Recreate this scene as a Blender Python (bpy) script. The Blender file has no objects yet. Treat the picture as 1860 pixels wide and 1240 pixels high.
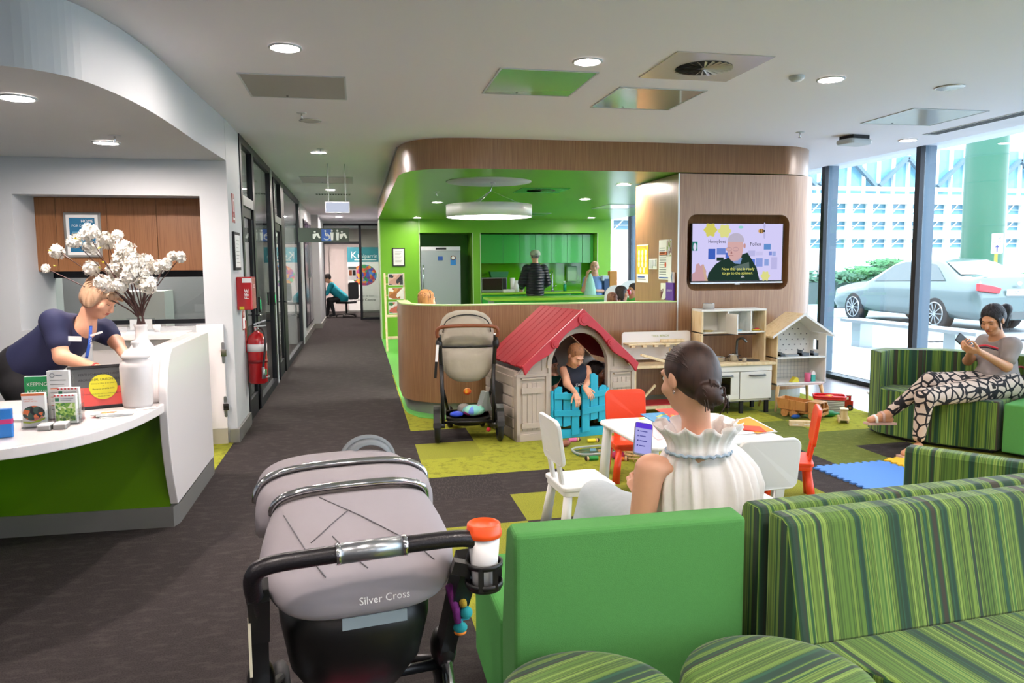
import bpy, math, random
import numpy as np
from mathutils import Vector, Matrix, Euler
random.seed(7)
S = bpy.context.scene
COL = S.collection
PI = math.pi

# ------------------------------------------------------------------ camera
FPX, CH = 1380.0, 1.5                     # focal length in pixels of the 1860 px wide frame, eye height
_y, _p, _r = (math.radians(a) for a in (11.45, 5.77, 0.42))
FW = Vector((math.sin(_y)*math.cos(_p), math.cos(_y)*math.cos(_p), -math.sin(_p)))
_ri = Vector((math.cos(_y), -math.sin(_y), 0)); _dn = FW.cross(_ri)
RI = math.cos(_r)*_ri + math.sin(_r)*_dn
DN = -math.sin(_r)*_ri + math.cos(_r)*_dn
cam = bpy.data.cameras.new('camera'); camo = bpy.data.objects.new('camera', cam); COL.objects.link(camo)
cam.sensor_width = 36; cam.lens = FPX/1860*36; cam.clip_start = .05; cam.clip_end = 400
camo.matrix_world = Matrix(((RI.x, -DN.x, -FW.x, 0), (RI.y, -DN.y, -FW.y, 0), (RI.z, -DN.z, -FW.z, CH), (0, 0, 0, 1)))
S.camera = camo
cam.dof.use_dof = False

# ------------------------------------------------------------------ world, sun, view
S.view_settings.view_transform = 'Standard'; S.view_settings.look = 'None'
S.view_settings.gamma = 1; S.view_settings.use_curve_mapping = False
S.view_settings.exposure = 0.92
cy = S.cycles
cy.max_bounces = 9; cy.diffuse_bounces = 5; cy.glossy_bounces = 3; cy.transmission_bounces = 6
cy.transparent_max_bounces = 12; cy.use_denoising = True; cy.sample_clamp_indirect = 6
cy.caustics_reflective = False; cy.caustics_refractive = False
W = bpy.data.worlds.new('sky'); S.world = W; W.use_nodes = True
wn = W.node_tree; wb = wn.nodes['Background']
wb.inputs['Color'].default_value = (0.90, 0.91, 1.0, 1); wb.inputs['Strength'].default_value = 3.7
sun = bpy.data.lights.new('sun', 'SUN'); suno = bpy.data.objects.new('sun', sun); COL.objects.link(suno)
sun.energy = 3.5; sun.angle = math.radians(1); sun.color = (1, .96, .88)
suno.rotation_euler = (math.radians(30), math.radians(-12), 0)   # high sun: strikes the street and facades, not deep into the room

# ------------------------------------------------------------------ pixel of the photograph -> point of the place
def _ray(x, y): return (x-930)/FPX*RI + (y-620)/FPX*DN + FW
def at(x, y, Y): v = _ray(x, y); return Vector((0, 0, CH)) + v*(Y/v.y)
def atx(x, y, X): v = _ray(x, y); return Vector((0, 0, CH)) + v*(X/v.x)
def atz(x, y, z=0): v = _ray(x, y); return Vector((0, 0, CH)) + v*((z-CH)/v.z)

# ------------------------------------------------------------------ materials
def srgb(h):
    if isinstance(h, str): h = [int(h[i:i+2], 16)/255 for i in (0, 2, 4)]
    return tuple(c/12.92 if c <= .04045 else ((c+.055)/1.055)**2.4 for c in h)
MC = {}
def mat(name, col, rough=.6, metal=0, emit=0, spec=.5, noise=0, nscale=40, bump=0, bscale=200, coat=0, alpha=1):
    if name in MC: return MC[name]
    m = bpy.data.materials.new(name); m.use_nodes = True; MC[name] = m
    nt = m.node_tree; b = nt.nodes['Principled BSDF']
    c = srgb(col) + (1,)
    b.inputs['Base Color'].default_value = c
    b.inputs['Roughness'].default_value = rough; b.inputs['Metallic'].default_value = metal
    b.inputs['Specular IOR Level'].default_value = spec
    b.inputs['Coat Weight'].default_value = coat; b.inputs['Alpha'].default_value = alpha
    if emit: b.inputs['Emission Color'].default_value = c; b.inputs['Emission Strength'].default_value = emit
    tc = nt.nodes.new('ShaderNodeTexCoord')
    if noise:
        n = nt.nodes.new('ShaderNodeTexNoise'); n.inputs['Scale'].default_value = nscale; n.inputs['Detail'].default_value = 3
        nt.links.new(tc.outputs['Object'], n.inputs['Vector'])
        mx = nt.nodes.new('ShaderNodeMix'); mx.data_type = 'RGBA'
        mx.inputs[6].default_value = tuple(min(1, v*(1+noise)) for v in c[:3]) + (1,)
        mx.inputs[7].default_value = tuple(v*(1-noise) for v in c[:3]) + (1,)
        nt.links.new(n.outputs['Fac'], mx.inputs[0]); nt.links.new(mx.outputs[2], b.inputs['Base Color'])
    if bump:
        n = nt.nodes.new('ShaderNodeTexNoise'); n.inputs['Scale'].default_value = bscale; n.inputs['Detail'].default_value = 2
        nt.links.new(tc.outputs['Object'], n.inputs['Vector'])
        bp = nt.nodes.new('ShaderNodeBump'); bp.inputs['Strength'].default_value = bump; bp.inputs['Distance'].default_value = .01
        nt.links.new(n.outputs['Fac'], bp.inputs['Height']); nt.links.new(bp.outputs['Normal'], b.inputs['Normal'])
    return m
def ramp(nt, stops, interp='LINEAR'):
    r = nt.nodes.new('ShaderNodeValToRGB'); r.color_ramp.interpolation = interp
    e = r.color_ramp.elements
    while len(e) < len(stops): e.new(.5)
    for i, (p, c) in enumerate(stops): e[i].position = p; e[i].color = srgb(c) + (1,)
    return r
def wood(name, c1, c2, scale=(60, 60, 1.2), rough=.45, c3=None):
    """veneer: fine grain running along the axis whose scale is small"""
    if name in MC: return MC[name]
    m = bpy.data.materials.new(name); m.use_nodes = True; MC[name] = m
    nt = m.node_tree; b = nt.nodes['Principled BSDF']; b.inputs['Roughness'].default_value = rough
    tc = nt.nodes.new('ShaderNodeTexCoord'); mp = nt.nodes.new('ShaderNodeMapping'); mp.inputs['Scale'].default_value = scale
    nt.links.new(tc.outputs['Object'], mp.inputs['Vector'])
    n = nt.nodes.new('ShaderNodeTexNoise'); n.inputs['Scale'].default_value = 2.2; n.inputs['Detail'].default_value = 5
    nt.links.new(mp.outputs['Vector'], n.inputs['Vector'])
    r = ramp(nt, [(.32, c1), (.5, c3 or c1), (.68, c2)]); nt.links.new(n.outputs['Fac'], r.inputs[0])
    nt.links.new(r.outputs[0], b.inputs['Base Color'])
    return m
def stripes(name, dens=1.0, rot=0.0):
    """upholstery stripes: vary along X, on faces that look along X they vary along Y"""
    if name in MC: return MC[name]
    m = bpy.data.materials.new(name); m.use_nodes = True; MC[name] = m
    nt = m.node_tree; b = nt.nodes['Principled BSDF']; b.inputs['Roughness'].default_value = .85
    b.inputs['Sheen Weight'].default_value = .15; L = nt.links.new; N = nt.nodes.new
    tc = N('ShaderNodeTexCoord'); sp = N('ShaderNodeSeparateXYZ'); mp = N('ShaderNodeMapping'); mp.inputs['Rotation'].default_value = (0, 0, rot)
    L(tc.outputs['Object'], mp.inputs['Vector']); L(mp.outputs['Vector'], sp.inputs[0])
    mn = N('ShaderNodeMapping'); mn.inputs['Rotation'].default_value = (0, 0, rot); mn.vector_type = 'NORMAL'
    L(tc.outputs['Normal'], mn.inputs['Vector'])
    sn = N('ShaderNodeSeparateXYZ'); L(mn.outputs['Vector'], sn.inputs[0])
    ab = N('ShaderNodeMath'); ab.operation = 'ABSOLUTE'; L(sn.outputs['X'], ab.inputs[0])
    gt = N('ShaderNodeMath'); gt.operation = 'GREATER_THAN'; gt.inputs[1].default_value = .72; L(ab.outputs[0], gt.inputs[0])
    mx = N('ShaderNodeMix'); mx.data_type = 'FLOAT'; L(gt.outputs[0], mx.inputs[0]); L(sp.outputs['X'], mx.inputs[2]); L(sp.outputs['Y'], mx.inputs[3])
    n1 = N('ShaderNodeTexNoise'); n1.noise_dimensions = '1D'; n1.inputs['Scale'].default_value = 30*dens; n1.inputs['Detail'].default_value = 2.0; n1.inputs['Roughness'].default_value = .6
    L(mx.outputs[0], n1.inputs['W'])
    r = ramp(nt, [(.0, '142a1c'), (.36, '1a3f2c'), (.405, '24583c'), (.43, '1f3a1a'), (.455, '5f8430'), (.48, '34501e'), (.505, '76963a'), (.53, '2c441a'), (.555, '8aa84a'), (.585, '3c6a2a'), (.62, '1c4230'), (.68, '3a3628')], 'LINEAR')
    L(n1.outputs['Fac'], r.inputs[0]); L(r.outputs[0], b.inputs['Base Color'])
    return m
def glass(name, tint=(.93, .97, .98), refl=.9, rough=0.0):
    if name in MC: return MC[name]
    m = bpy.data.materials.new(name); m.use_nodes = True; MC[name] = m
    nt = m.node_tree; nt.nodes.remove(nt.nodes['Principled BSDF']); o = nt.nodes['Material Output']
    t = nt.nodes.new('ShaderNodeBsdfTransparent'); t.inputs['Color'].default_value = tint + (1,)
    g = nt.nodes.new('ShaderNodeBsdfGlossy'); g.inputs['Roughness'].default_value = rough
    g.inputs['Color'].default_value = (refl, refl, refl, 1)
    f0 = nt.nodes.new('ShaderNodeLayerWeight'); f0.inputs['Blend'].default_value = .5
    f1 = nt.nodes.new('ShaderNodeMath'); f1.operation = 'POWER'; f1.inputs[1].default_value = 4; nt.links.new(f0.outputs['Facing'], f1.inputs[0])
    f = nt.nodes.new('ShaderNodeMath'); f.operation = 'MULTIPLY_ADD'; f.inputs[1].default_value = .7; f.inputs[2].default_value = .045; nt.links.new(f1.outputs[0], f.inputs[0])
    mx = nt.nodes.new('ShaderNodeMixShader')
    nt.links.new(f.outputs[0], mx.inputs[0]); nt.links.new(t.outputs[0], mx.inputs[1]); nt.links.new(g.outputs[0], mx.inputs[2])
    nt.links.new(mx.outputs[0], o.inputs['Surface'])
    return m
def emis(name, col, strength):
    if name in MC: return MC[name]
    m = bpy.data.materials.new(name); m.use_nodes = True; MC[name] = m
    nt = m.node_tree; nt.nodes.remove(nt.nodes['Principled BSDF'])
    e = nt.nodes.new('ShaderNodeEmission'); e.inputs[0].default_value = srgb(col) + (1,); e.inputs[1].default_value = strength
    nt.links.new(e.outputs[0], nt.nodes['Material Output'].inputs['Surface'])
    return m
def carpet(name, a, b_, speck, kind=0):
    if name in MC: return MC[name]
    m = bpy.data.materials.new(name); m.use_nodes = True; MC[name] = m
    nt = m.node_tree; b = nt.nodes['Principled BSDF']; b.inputs['Roughness'].default_value = .95; b.inputs['Specular IOR Level'].default_value = .1
    L = nt.links.new; N = nt.nodes.new
    tc = N('ShaderNodeTexCoord')
    n = N('ShaderNodeTexNoise'); n.inputs['Scale'].default_value = 160; n.inputs['Detail'].default_value = 2
    L(tc.outputs['Object'], n.inputs['Vector'])
    r = ramp(nt, [(.35, a), (.65, b_)]); L(n.outputs['Fac'], r.inputs[0])
    n2 = N('ShaderNodeTexNoise'); n2.inputs['Detail'].default_value = 5; n2.inputs['Roughness'].default_value = .7
    mp = N('ShaderNodeMapping'); L(tc.outputs['Object'], mp.inputs['Vector']); L(mp.outputs['Vector'], n2.inputs['Vector'])
    if kind == 0: mp.inputs['Scale'].default_value = (1, 2.2, 1); n2.inputs['Scale'].default_value = 9
    if kind == 1: mp.inputs['Scale'].default_value = (1, 1, 1); n2.inputs['Scale'].default_value = 14
    if kind == 2: mp.inputs['Scale'].default_value = (7, 1.2, 1); n2.inputs['Scale'].default_value = 16; n2.inputs['Detail'].default_value = 1
    r2 = ramp(nt, [(.50, '000000'), (.62, 'ffffff')]); L(n2.outputs['Fac'], r2.inputs[0])
    mx = N('ShaderNodeMix'); mx.data_type = 'RGBA'; mx.inputs[7].default_value = srgb(speck) + (1,)
    fm = N('ShaderNodeMath'); fm.operation = 'MULTIPLY'; fm.inputs[1].default_value = .55; L(r2.outputs[0], fm.inputs[0])
    L(fm.outputs[0], mx.inputs[0]); L(r.outputs[0], mx.inputs[6]); L(mx.outputs[2], b.inputs['Base Color'])
    bp = N('ShaderNodeBump'); bp.inputs['Strength'].default_value = .5; bp.inputs['Distance'].default_value = .006
    L(n.outputs['Fac'], bp.inputs['Height']); L(bp.outputs['Normal'], b.inputs['Normal'])
    return m
def patch(name, cols, scale=8, rough=.5, kind='voronoi', emit=0):
    """printed picture: blotches of the given colours"""
    if name in MC: return MC[name]
    m = bpy.data.materials.new(name); m.use_nodes = True; MC[name] = m
    nt = m.node_tree; b = nt.nodes['Principled BSDF']; b.inputs['Roughness'].default_value = rough
    tc = nt.nodes.new('ShaderNodeTexCoord')
    if kind == 'voronoi':
        n = nt.nodes.new('ShaderNodeTexVoronoi'); n.inputs['Scale'].default_value = scale; nt.links.new(tc.outputs['Object'], n.inputs['Vector'])
        s = nt.nodes.new('ShaderNodeSeparateColor'); nt.links.new(n.outputs['Color'], s.inputs[0]); out = s.outputs[0]
    else:
        n = nt.nodes.new('ShaderNodeTexNoise'); n.inputs['Scale'].default_value = scale; n.inputs['Detail'].default_value = 3
        nt.links.new(tc.outputs['Object'], n.inputs['Vector']); out = n.outputs['Fac']
    k = len(cols)
    st = [(i/k, c) for i, c in enumerate(cols)] if kind == 'voronoi' else [(.3+.4*i/k, c) for i, c in enumerate(cols)]
    r = ramp(nt, st, 'CONSTANT'); nt.links.new(out, r.inputs[0]); nt.links.new(r.outputs[0], b.inputs['Base Color'])
    return m

M_white = mat('white_paint', 'c2c6c8', .55, noise=.02, nscale=3)
M_ceil = mat('ceiling_paint', 'ebe8ee', .8)
M_laq = mat('white_solid_surface', 'ece6e4', .22, coat=.2)
M_black = mat('black_plastic', '161616', .4)
M_blackm = mat('black_metal', '1b1d20', .35, metal=.3)
M_frame = mat('dark_aluminium', '23262c', .4, metal=.4)
M_chrome = mat('chrome', 'd8d8da', .12, metal=1)
M_steel = mat('brushed_steel', 'a7adb0', .32, metal=.9)
M_alu = mat('aluminium_kick', '9a9a96', .4, metal=.6)
M_vein = wood('oak_veneer', 'a67e58', '875f3e', (70, 70, 1.4), .36, '966f4b')
_b = M_vein.node_tree.nodes['Principled BSDF']; _b.inputs['Coat Weight'].default_value = .7; _b.inputs['Coat Roughness'].default_value = .3
M_veind = wood('walnut_veneer', '8f603a', '7a4e2c', (70, 70, 1.4), .45)
M_green = mat('green_paint', '76b82e', .35, coat=.1)
M_greenc = mat('green_ceiling', '66a00e', .28)
M_glaze = mat('green_cabinet', '42ae4c', .14, coat=.5)
M_lime = mat('lime_laminate', '8ec92f', .3)
M_limed = mat('desk_lime', '5f8c08', .35)
M_glass = glass('window_glass', (.84, .92, .95))
M_glassin = glass('partition_glass', (.80, .86, .84), .9)
M_pine = wood('light_wood', 'd9bb8c', 'c4a06c', (20, 20, 3), .5)
M_birch = wood('birch', 'e3cfa8', 'd3b987', (14, 14, 3), .5)
M_paper = mat('paper_white', 'e8e8e6', .7)
M_ink = mat('ink_black', '1c1c1e', .7)
M_red = mat('red_enamel', 'b5141b', .25, coat=.4)
M_fabg = mat('green_felt', '53984d', .9, noise=.05, nscale=60, bump=.25, bscale=500)
M_fabd = mat('green_felt_dark', '4a9c46', .9, noise=.05, nscale=60, bump=.25, bscale=500)
M_stripe = stripes('striped_upholstery', .5)
M_cw = mat('chair_white', 'e6e6e4', .35)
M_co = mat('chair_orange', 'e5431c', .35)
M_skin = mat('skin_fair', 'dba384', .5, noise=.04, nscale=30)
M_skin2 = mat('skin_tan', 'b5805c', .5, noise=.04, nscale=30)
M_skin3 = mat('skin_brown', '7a4d35', .5)

# ------------------------------------------------------------------ mesh builder
_fontcache = {}
def _text_mesh(txt, bold=False):
    if txt in _fontcache: return _fontcache[txt]
    cu = bpy.data.curves.new('lettering', 'FONT'); cu.body = txt; cu.size = 1; cu.resolution_u = 2
    if bold: cu.offset = .012
    o = bpy.data.objects.new('lettering', cu); COL.objects.link(o)
    dg = bpy.context.evaluated_depsgraph_get()
    me = bpy.data.meshes.new_from_object(o.evaluated_get(dg))
    vs = [tuple(v.co) for v in me.vertices]; fs = [tuple(p.vertices) for p in me.polygons]
    bpy.data.objects.remove(o); bpy.data.curves.remove(cu); bpy.data.meshes.remove(me)
    w = max([v[0] for v in vs], default=0)
    _fontcache[txt] = (vs, fs, w); return _fontcache[txt]
class MB:
    def __init__(s): s.v = []; s.f = []; s.fm = []; s.sm = []; s.mats = []; s.M = Matrix()
    def mi(s, m):
        if m not in s.mats: s.mats.append(m)
        return s.mats.index(m)
    def add(s, vs, fs, m, smooth=False):
        o = len(s.v); M = s.M; s.v += [tuple(M @ Vector(v)) for v in vs]
        k = s.mi(m)
        for f in fs: s.f.append(tuple(i+o for i in f)); s.fm.append(k); s.sm.append(smooth)
        return s
    def box(s, x0, x1, y0, y1, z0, z1, m):
        v = [(x, y, z) for z in (z0, z1) for y in (y0, y1) for x in (x0, x1)]
        return s.add(v, [(0, 2, 3, 1), (4, 5, 7, 6), (0, 1, 5, 4), (2, 6, 7, 3), (0, 4, 6, 2), (1, 3, 7, 5)], m)
    def cbox(s, c, d, m, R=None):
        M0 = s.M
        s.M = M0 @ Matrix.Translation(Vector(c)) @ (R or Matrix())
        s.box(-d[0]/2, d[0]/2, -d[1]/2, d[1]/2, -d[2]/2, d[2]/2, m); s.M = M0; return s
    def beam(s, p0, p1, w, h, m, up=(0, 0, 1)):
        """rectangular bar from p0 to p1, w across, h along up"""
        p0, p1 = Vector(p0), Vector(p1); d = (p1-p0); L = d.length; d.normalize(); u = Vector(up)
        if abs(d.dot(u)) > .99: u = Vector((0, 1, 0))
        r = d.cross(u).normalized(); u = r.cross(d)
        vs = [p + r*(a*w/2) + u*(b*h/2) for p in (p0, p1) for a, b in ((-1, -1), (1, -1), (1, 1), (-1, 1))]
        return s.add(vs, [(3, 2, 1, 0), (4, 5, 6, 7), (0, 1, 5, 4), (1, 2, 6, 5), (2, 3, 7, 6), (3, 0, 4, 7)], m)
    def tube(s, pts, r, m, n=10, closed=False, caps=True, flat=1.0):
        P = [Vector(p) for p in pts]; k = len(P); rs = r if isinstance(r, (list, tuple)) else [r]*k
        T = []
        for i in range(k):
            a = P[(i-1) % k] if (i or closed) else P[0]; b = P[(i+1) % k] if (i < k-1 or closed) else P[-1]
            T.append((b-a).normalized())
        u = Vector((0, 0, 1)) if abs(T[0].z) < .9 else Vector((1, 0, 0))
        u = (u - T[0]*u.dot(T[0])).normalized(); vs = []
        for i in range(k):
            u = (u - T[i]*u.dot(T[i])).normalized(); w = T[i].cross(u)
            vs += [P[i] + (u*math.cos(2*PI*j/n)*flat + w*math.sin(2*PI*j/n))*rs[i] for j in range(n)]
        fs = [(i*n+j, i*n+(j+1) % n, ((i+1) % k)*n+(j+1) % n, ((i+1) % k)*n+j) for i in range(k if closed else k-1) for j in range(n)]
        s.add(vs, fs, m, True)
        if caps and not closed:
            o = len(s.v)-k*n; kk = s.mi(m)
            for f in (tuple(o+j for j in range(n))[::-1], tuple(o+(k-1)*n+j for j in range(n))): s.f.append(f); s.fm.append(kk); s.sm.append(False)
        return s
    def cyl(s, p0, p1, r, m, r1=None, n=20): return s.tube([p0, p1], [r, r if r1 is None else r1], m, n)
    def lathe(s, prof, m, n=28, c=(0, 0, 0), smooth=True):
        vs = [(c[0]+r*math.cos(2*PI*j/n), c[1]+r*math.sin(2*PI*j/n), c[2]+z) for r, z in prof for j in range(n)]
        fs = [(i*n+j, i*n+(j+1) % n, (i+1)*n+(j+1) % n, (i+1)*n+j) for i in range(len(prof)-1) for j in range(n)]
        if prof[0][0] < .006: fs.append(tuple(range(n))[::-1])
        if prof[-1][0] < .006: fs.append(tuple((len(prof)-1)*n+j for j in range(n)))
        return s.add(vs, fs, m, smooth)
    def prism(s, poly, h0, h1, m, axis='z', smooth=False, mtop=None):
        """poly in (x,y) for axis z, (x,z) for axis y, (y,z) for axis x"""
        a = sum(poly[i][0]*poly[(i+1) % len(poly)][1]-poly[(i+1) % len(poly)][0]*poly[i][1] for i in range(len(poly)))
        if (a < 0) != (axis == 'y'): poly = poly[::-1]
        f = {'z': lambda p, h: (p[0], p[1], h), 'y': lambda p, h: (p[0], h, p[1]), 'x': lambda p, h: (h, p[0], p[1])}[axis]
        n = len(poly); vs = [f(p, h0) for p in poly] + [f(p, h1) for p in poly]
        s.add(vs, [(i, (i+1) % n, n+(i+1) % n, n+i) for i in range(n)], m, smooth)
        o = len(s.v)-2*n; k = s.mi(m)
        for g, kk in ((tuple(range(n))[::-1], k), (tuple(range(n, 2*n)), s.mi(mtop) if mtop else k)): s.f.append(tuple(o+i for i in g)); s.fm.append(kk); s.sm.append(False)
        return s
    def ell(s, c, r, m, n=14, R=None):
        r = (r, r, r) if not hasattr(r, '__len__') else r; h = n//2; vs = []
        for i in range(1, h):
            t = PI*i/h
            vs += [(r[0]*math.sin(t)*math.cos(2*PI*j/n), r[1]*math.sin(t)*math.sin(2*PI*j/n), r[2]*math.cos(t)) for j in range(n)]
        vs += [(0, 0, r[2]), (0, 0, -r[2])]; top, bot = len(vs)-2, len(vs)-1
        if R: vs = [R @ Vector(v) for v in vs]
        vs = [(v[0]+c[0], v[1]+c[1], v[2]+c[2]) for v in vs]
        fs = [(i*n+j, (i+1)*n+j, (i+1)*n+(j+1) % n, i*n+(j+1) % n) for i in range(h-2) for j in range(n)]
        fs += [(top, j, (j+1) % n) for j in range(n)] + [(bot, (h-2)*n+(j+1) % n, (h-2)*n+j) for j in range(n)]
        return s.add(vs, fs, m, True)
    def loft(s, rings, m, caps=True, closed=True, smooth=True):
        n = len(rings[0]); vs = [p for r in rings for p in r]; q = n if closed else n-1
        s.add(vs, [(i*n+j, i*n+(j+1) % n, (i+1)*n+(j+1) % n, (i+1)*n+j) for i in range(len(rings)-1) for j in range(q)], m, smooth)
        if caps:
            o = len(s.v)-len(vs); k = s.mi(m)
            for g in (tuple(range(n))[::-1], tuple(range((len(rings)-1)*n, len(rings)*n))): s.f.append(tuple(o+i for i in g)); s.fm.append(k); s.sm.append(False)
        return s
    def quad(s, a, b, c, d, m): return s.add([a, b, c, d], [(0, 1, 2, 3)], m)
    def text(s, txt, o, right, up, size, m, align='c', wmax=None, lift=.001):
        o, right, up = Vector(o), Vector(right).normalized(), Vector(up).normalized()
        vs, fs, w = _text_mesh(txt)
        sx = size if not wmax or w*size <= wmax else wmax/w
        off = {'c': -w*sx/2, 'l': 0, 'r': -w*sx}[align]; nrm = right.cross(up)
        return s.add([o + right*(v[0]*sx+off) + up*(v[1]*size) + nrm*lift for v in vs], fs, m)
    def build(s, name, parent=None, loc=None, rz=0, bev=0, seg=2, kind=None, sub=0, solid=0):
        me = bpy.data.meshes.new(name); me.from_pydata([tuple(v) for v in s.v], [], s.f)
        for m in s.mats: me.materials.append(m)
        me.polygons.foreach_set('material_index', s.fm); me.polygons.foreach_set('use_smooth', s.sm); me.update()
        o = bpy.data.objects.new(name, me); COL.objects.link(o)
        if loc is not None: o.location = loc
        o.rotation_euler.z = rz
        if parent: o.parent = parent
        if kind: o['kind'] = kind
        if bev: b = o.modifiers.new('edge', 'BEVEL'); b.width = bev; b.segments = seg; b.limit_method = 'ANGLE'; b.angle_limit = math.radians(40); b.harden_normals = False
        if solid: b = o.modifiers.new('thick', 'SOLIDIFY'); b.thickness = solid; b.offset = 0
        if sub: b = o.modifiers.new('round', 'SUBSURF'); b.levels = sub; b.render_levels = sub
        return o
def tag(o, label, cat, group=None):
    o['label'] = label; o['category'] = cat
    if group: o['group'] = group
    return o
def thing(name, label, cat, loc=(0, 0, 0), rz=0, group=None):
    o = bpy.data.objects.new(name, None); COL.objects.link(o); o.location = loc; o.rotation_euler = (0, 0, rz)
    o.empty_display_size = .1
    return tag(o, label, cat, group)
def dup(root, loc, rz=None, label=None):
    r = root.copy(); COL.objects.link(r); r.location = loc
    if rz is not None: r.rotation_euler = (0, 0, rz)
    if label: r['label'] = label
    for ch in list(root.children):
        c = ch.copy(); COL.objects.link(c); c.parent = r
        for g in ch.children: d = g.copy(); COL.objects.link(d); d.parent = c
    return r
def rrect(x0, x1, y0, y1, r, n=5):
    rs = r if hasattr(r, '__len__') else [r]*4; out = []
    for (cx, cy_, a0), q in zip(((x1, y1, 0), (x0, y1, 90), (x0, y0, 180), (x1, y0, 270)), rs):
        sx = -1 if cx == x1 else 1; sy = -1 if cy_ == y1 else 1
        if q <= 0: out.append((cx, cy_)); continue
        for i in range(n+1):
            a = math.radians(a0+90*i/n); out.append((cx+sx*q+q*math.cos(a), cy_+sy*q+q*math.sin(a)))
    return out
def arc(cx, cy_, rx, ry, a0, a1, n=12): return [(cx+rx*math.cos(math.radians(a0+(a1-a0)*i/n)), cy_+ry*math.sin(math.radians(a0+(a1-a0)*i/n))) for i in range(n+1)]
def lerp(a, b, t): return a+(b-a)*t
def spline(pts, n=6):
    P = [Vector(p) for p in pts]; out = []
    for i in range(len(P)-1):
        a = P[max(i-1, 0)]; b = P[i]; c = P[i+1]; d = P[min(i+2, len(P)-1)]
        for k in range(n):
            t = k/n; out.append(.5*((2*b)+(c-a)*t+(2*a-5*b+4*c-d)*t*t+(3*b-a-3*c+d)*t**3))
    return out+[P[-1]]
# ================================================================== THE SETTING
HC, HK = 2.72, 2.43           # main ceiling, green kitchen ceiling
XW, XL = 6.03, -1.04          # glass facade, corridor wall
def st(name, mb, **k): return mb.build(name, kind='structure', **k)

# ---- floor: carpet tiles, pale vinyl by the glass
C_char = carpet('carpet_charcoal', '423d3c', '332f2f', '4e4847', 0)
C_chr = carpet('carpet_charcoal_ridged', '403c3c', '2c2929', '504a48', 2)
C_lime = carpet('carpet_lime', 'a3a63a', '909332', '66692a', 1)
C_limr = carpet('carpet_lime_ridged', '9a9d3a', '787b2e', '888b38', 2)
C_oliv = carpet('carpet_olive', '6e7838', '5c6630', '7a8442', 1)
V_pale = wood('vinyl_plank', '948e92', '787378', (2.0, 14, 1), .3)
fl = MB()
GX = lambda i: .945+.505*i
GY = lambda j, x: 4.245+.525*j + .05*(x-.95)
lime = {}
for j in range(-8, 12):
    for i in range(-1, 8):
        lime[(i, j)] = C_lime
for c in [(-1, 0), (-1, 1), (0, 1), (-1, 4), (4, 0), (4, 1), (4, -1), (6, 1), (0, -1), (6, 2+9), (7, 3+9), (2, -1)]: lime[c] = C_char
lime[(-1, 1)] = C_chr
for c in [(0, 0), (-1, 3), (1, 0), (-1, -1), (3, 0), (2, 0), (1, 3), (3, 2)]: lime[c] = C_limr
for c in [(5, 1), (5, 2), (6, 2), (5, 3), (4, 2), (4, 3), (6, 4), (3, 4), (5, 5), (5, 0), (6, 0), (7, 0), (7, 2)]: lime[c] = C_oliv
for j in range(-8, -1):
    for i in range(-1, 8): lime[(i, j)] = C_char if (i*3+j*5) % 4 == 0 else (C_lime if (i+j) % 2 else C_limr)
lime[(-5, 3)] = lime[(-5, 4)] = lime[(-6, 3)] = lime[(-6, 4)] = C_lime
lime[(7, 2)] = C_char
for j in range(-20, 48):
    for i in range(-14, 11):
        x0, x1 = GX(i), min(GX(i+1), XW+.01)
        if x0 >= XW: continue
        m = V_pale if i >= 8 else lime.get((i, j), C_char)
        fl.add([(x0, GY(j, x0), 0), (x1, GY(j, x1), 0), (x1, GY(j+1, x1), 0), (x0, GY(j+1, x0), 0)], [(0, 1, 2, 3)], m)
st('floor', fl)

# ---- kitchen floor: green vinyl slab, unseen grey slab added for neutral bounce
KV = mat('vinyl_green', '62b850', .3)
kf = MB(); kf.box(.9, 5.3, 8.2, 15.7, .004, .009, mat('vinyl_grey_bounce', '9c9a96', .4)); kf.prism([(.46, 15.7)] + [(.45, 7.95), (.47, 7.72), (.56, 7.46), (.72, 7.33), (.95, 7.26), (2.2, 7.30), (2.6, 7.46), (3.3, 7.46), (5.0, 9.3)] + [(5.3, 12), (5.3, 15.7)], 0, .006, KV)
st('floor_kitchen', kf)

# ---- ceilings
c = MB(); c.box(-6, XW-.13, -6, 30, HC, HC+.1, M_ceil); c.box(XW-.13, XW+.4, -6, 30, HC+.03, HC+.1, M_ceil); st('ceiling', c)
so = [(-6, 3.6), (-1.9, 3.66), (-1.49, 3.77), (-1.34, 3.86), (-1.24, 4.0), (-1.17, 4.27), (-1.125, 4.6), (-1.10, 5.0), (-1.08, 5.75), (-1.04, 6.75), (-6, 6.75)]
so = [tuple(p)[:2] for p in spline([(x, y, 0) for x, y in so[1:9]], 5)]
c = MB(); c.prism([(-6, 3.6)] + so + [(-1.04, 6.75), (-6, 6.75)], 2.375, HC-.002, M_white); st('ceiling_reception', c)

# ---- walls
w = MB()
w.box(-6, -2.66, 6.76, 6.9, 0, HC, M_white); w.box(-2.66, -1.26, 6.76, 6.9, 2.085, HC, M_white)
w.box(-2.66, -1.26, 6.76, 6.9, 0, 1.0, M_white); w.box(-1.26, XL, 6.76, 7.5, 0, HC, M_white)
w.box(-2.9, -2.66, 6.9, 7.7, 0, HC, M_white); w.box(-2.9, -1.26, 6.9, 7.2, 2.1, 2.2, M_white)
st('wall_reception', w)
tk = MB(); tk.box(-1.05, -1.02, 6.74, 7.5, 0, .12, M_alu); tk.box(-1.10, -1.02, 6.735, 6.76, 0, .12, M_alu); st('baseboard_reception', tk, bev=.003)
w = MB(); w.box(XL-.12, XL, 15.35, 21.6, 0, HC, M_white); w.box(XL-.12, XL, 10.2, 10.35, 0, HC, M_frame)
w.box(XL-.01, XL+.16, 18.9, 21.6, 0, HC, M_white)
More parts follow.
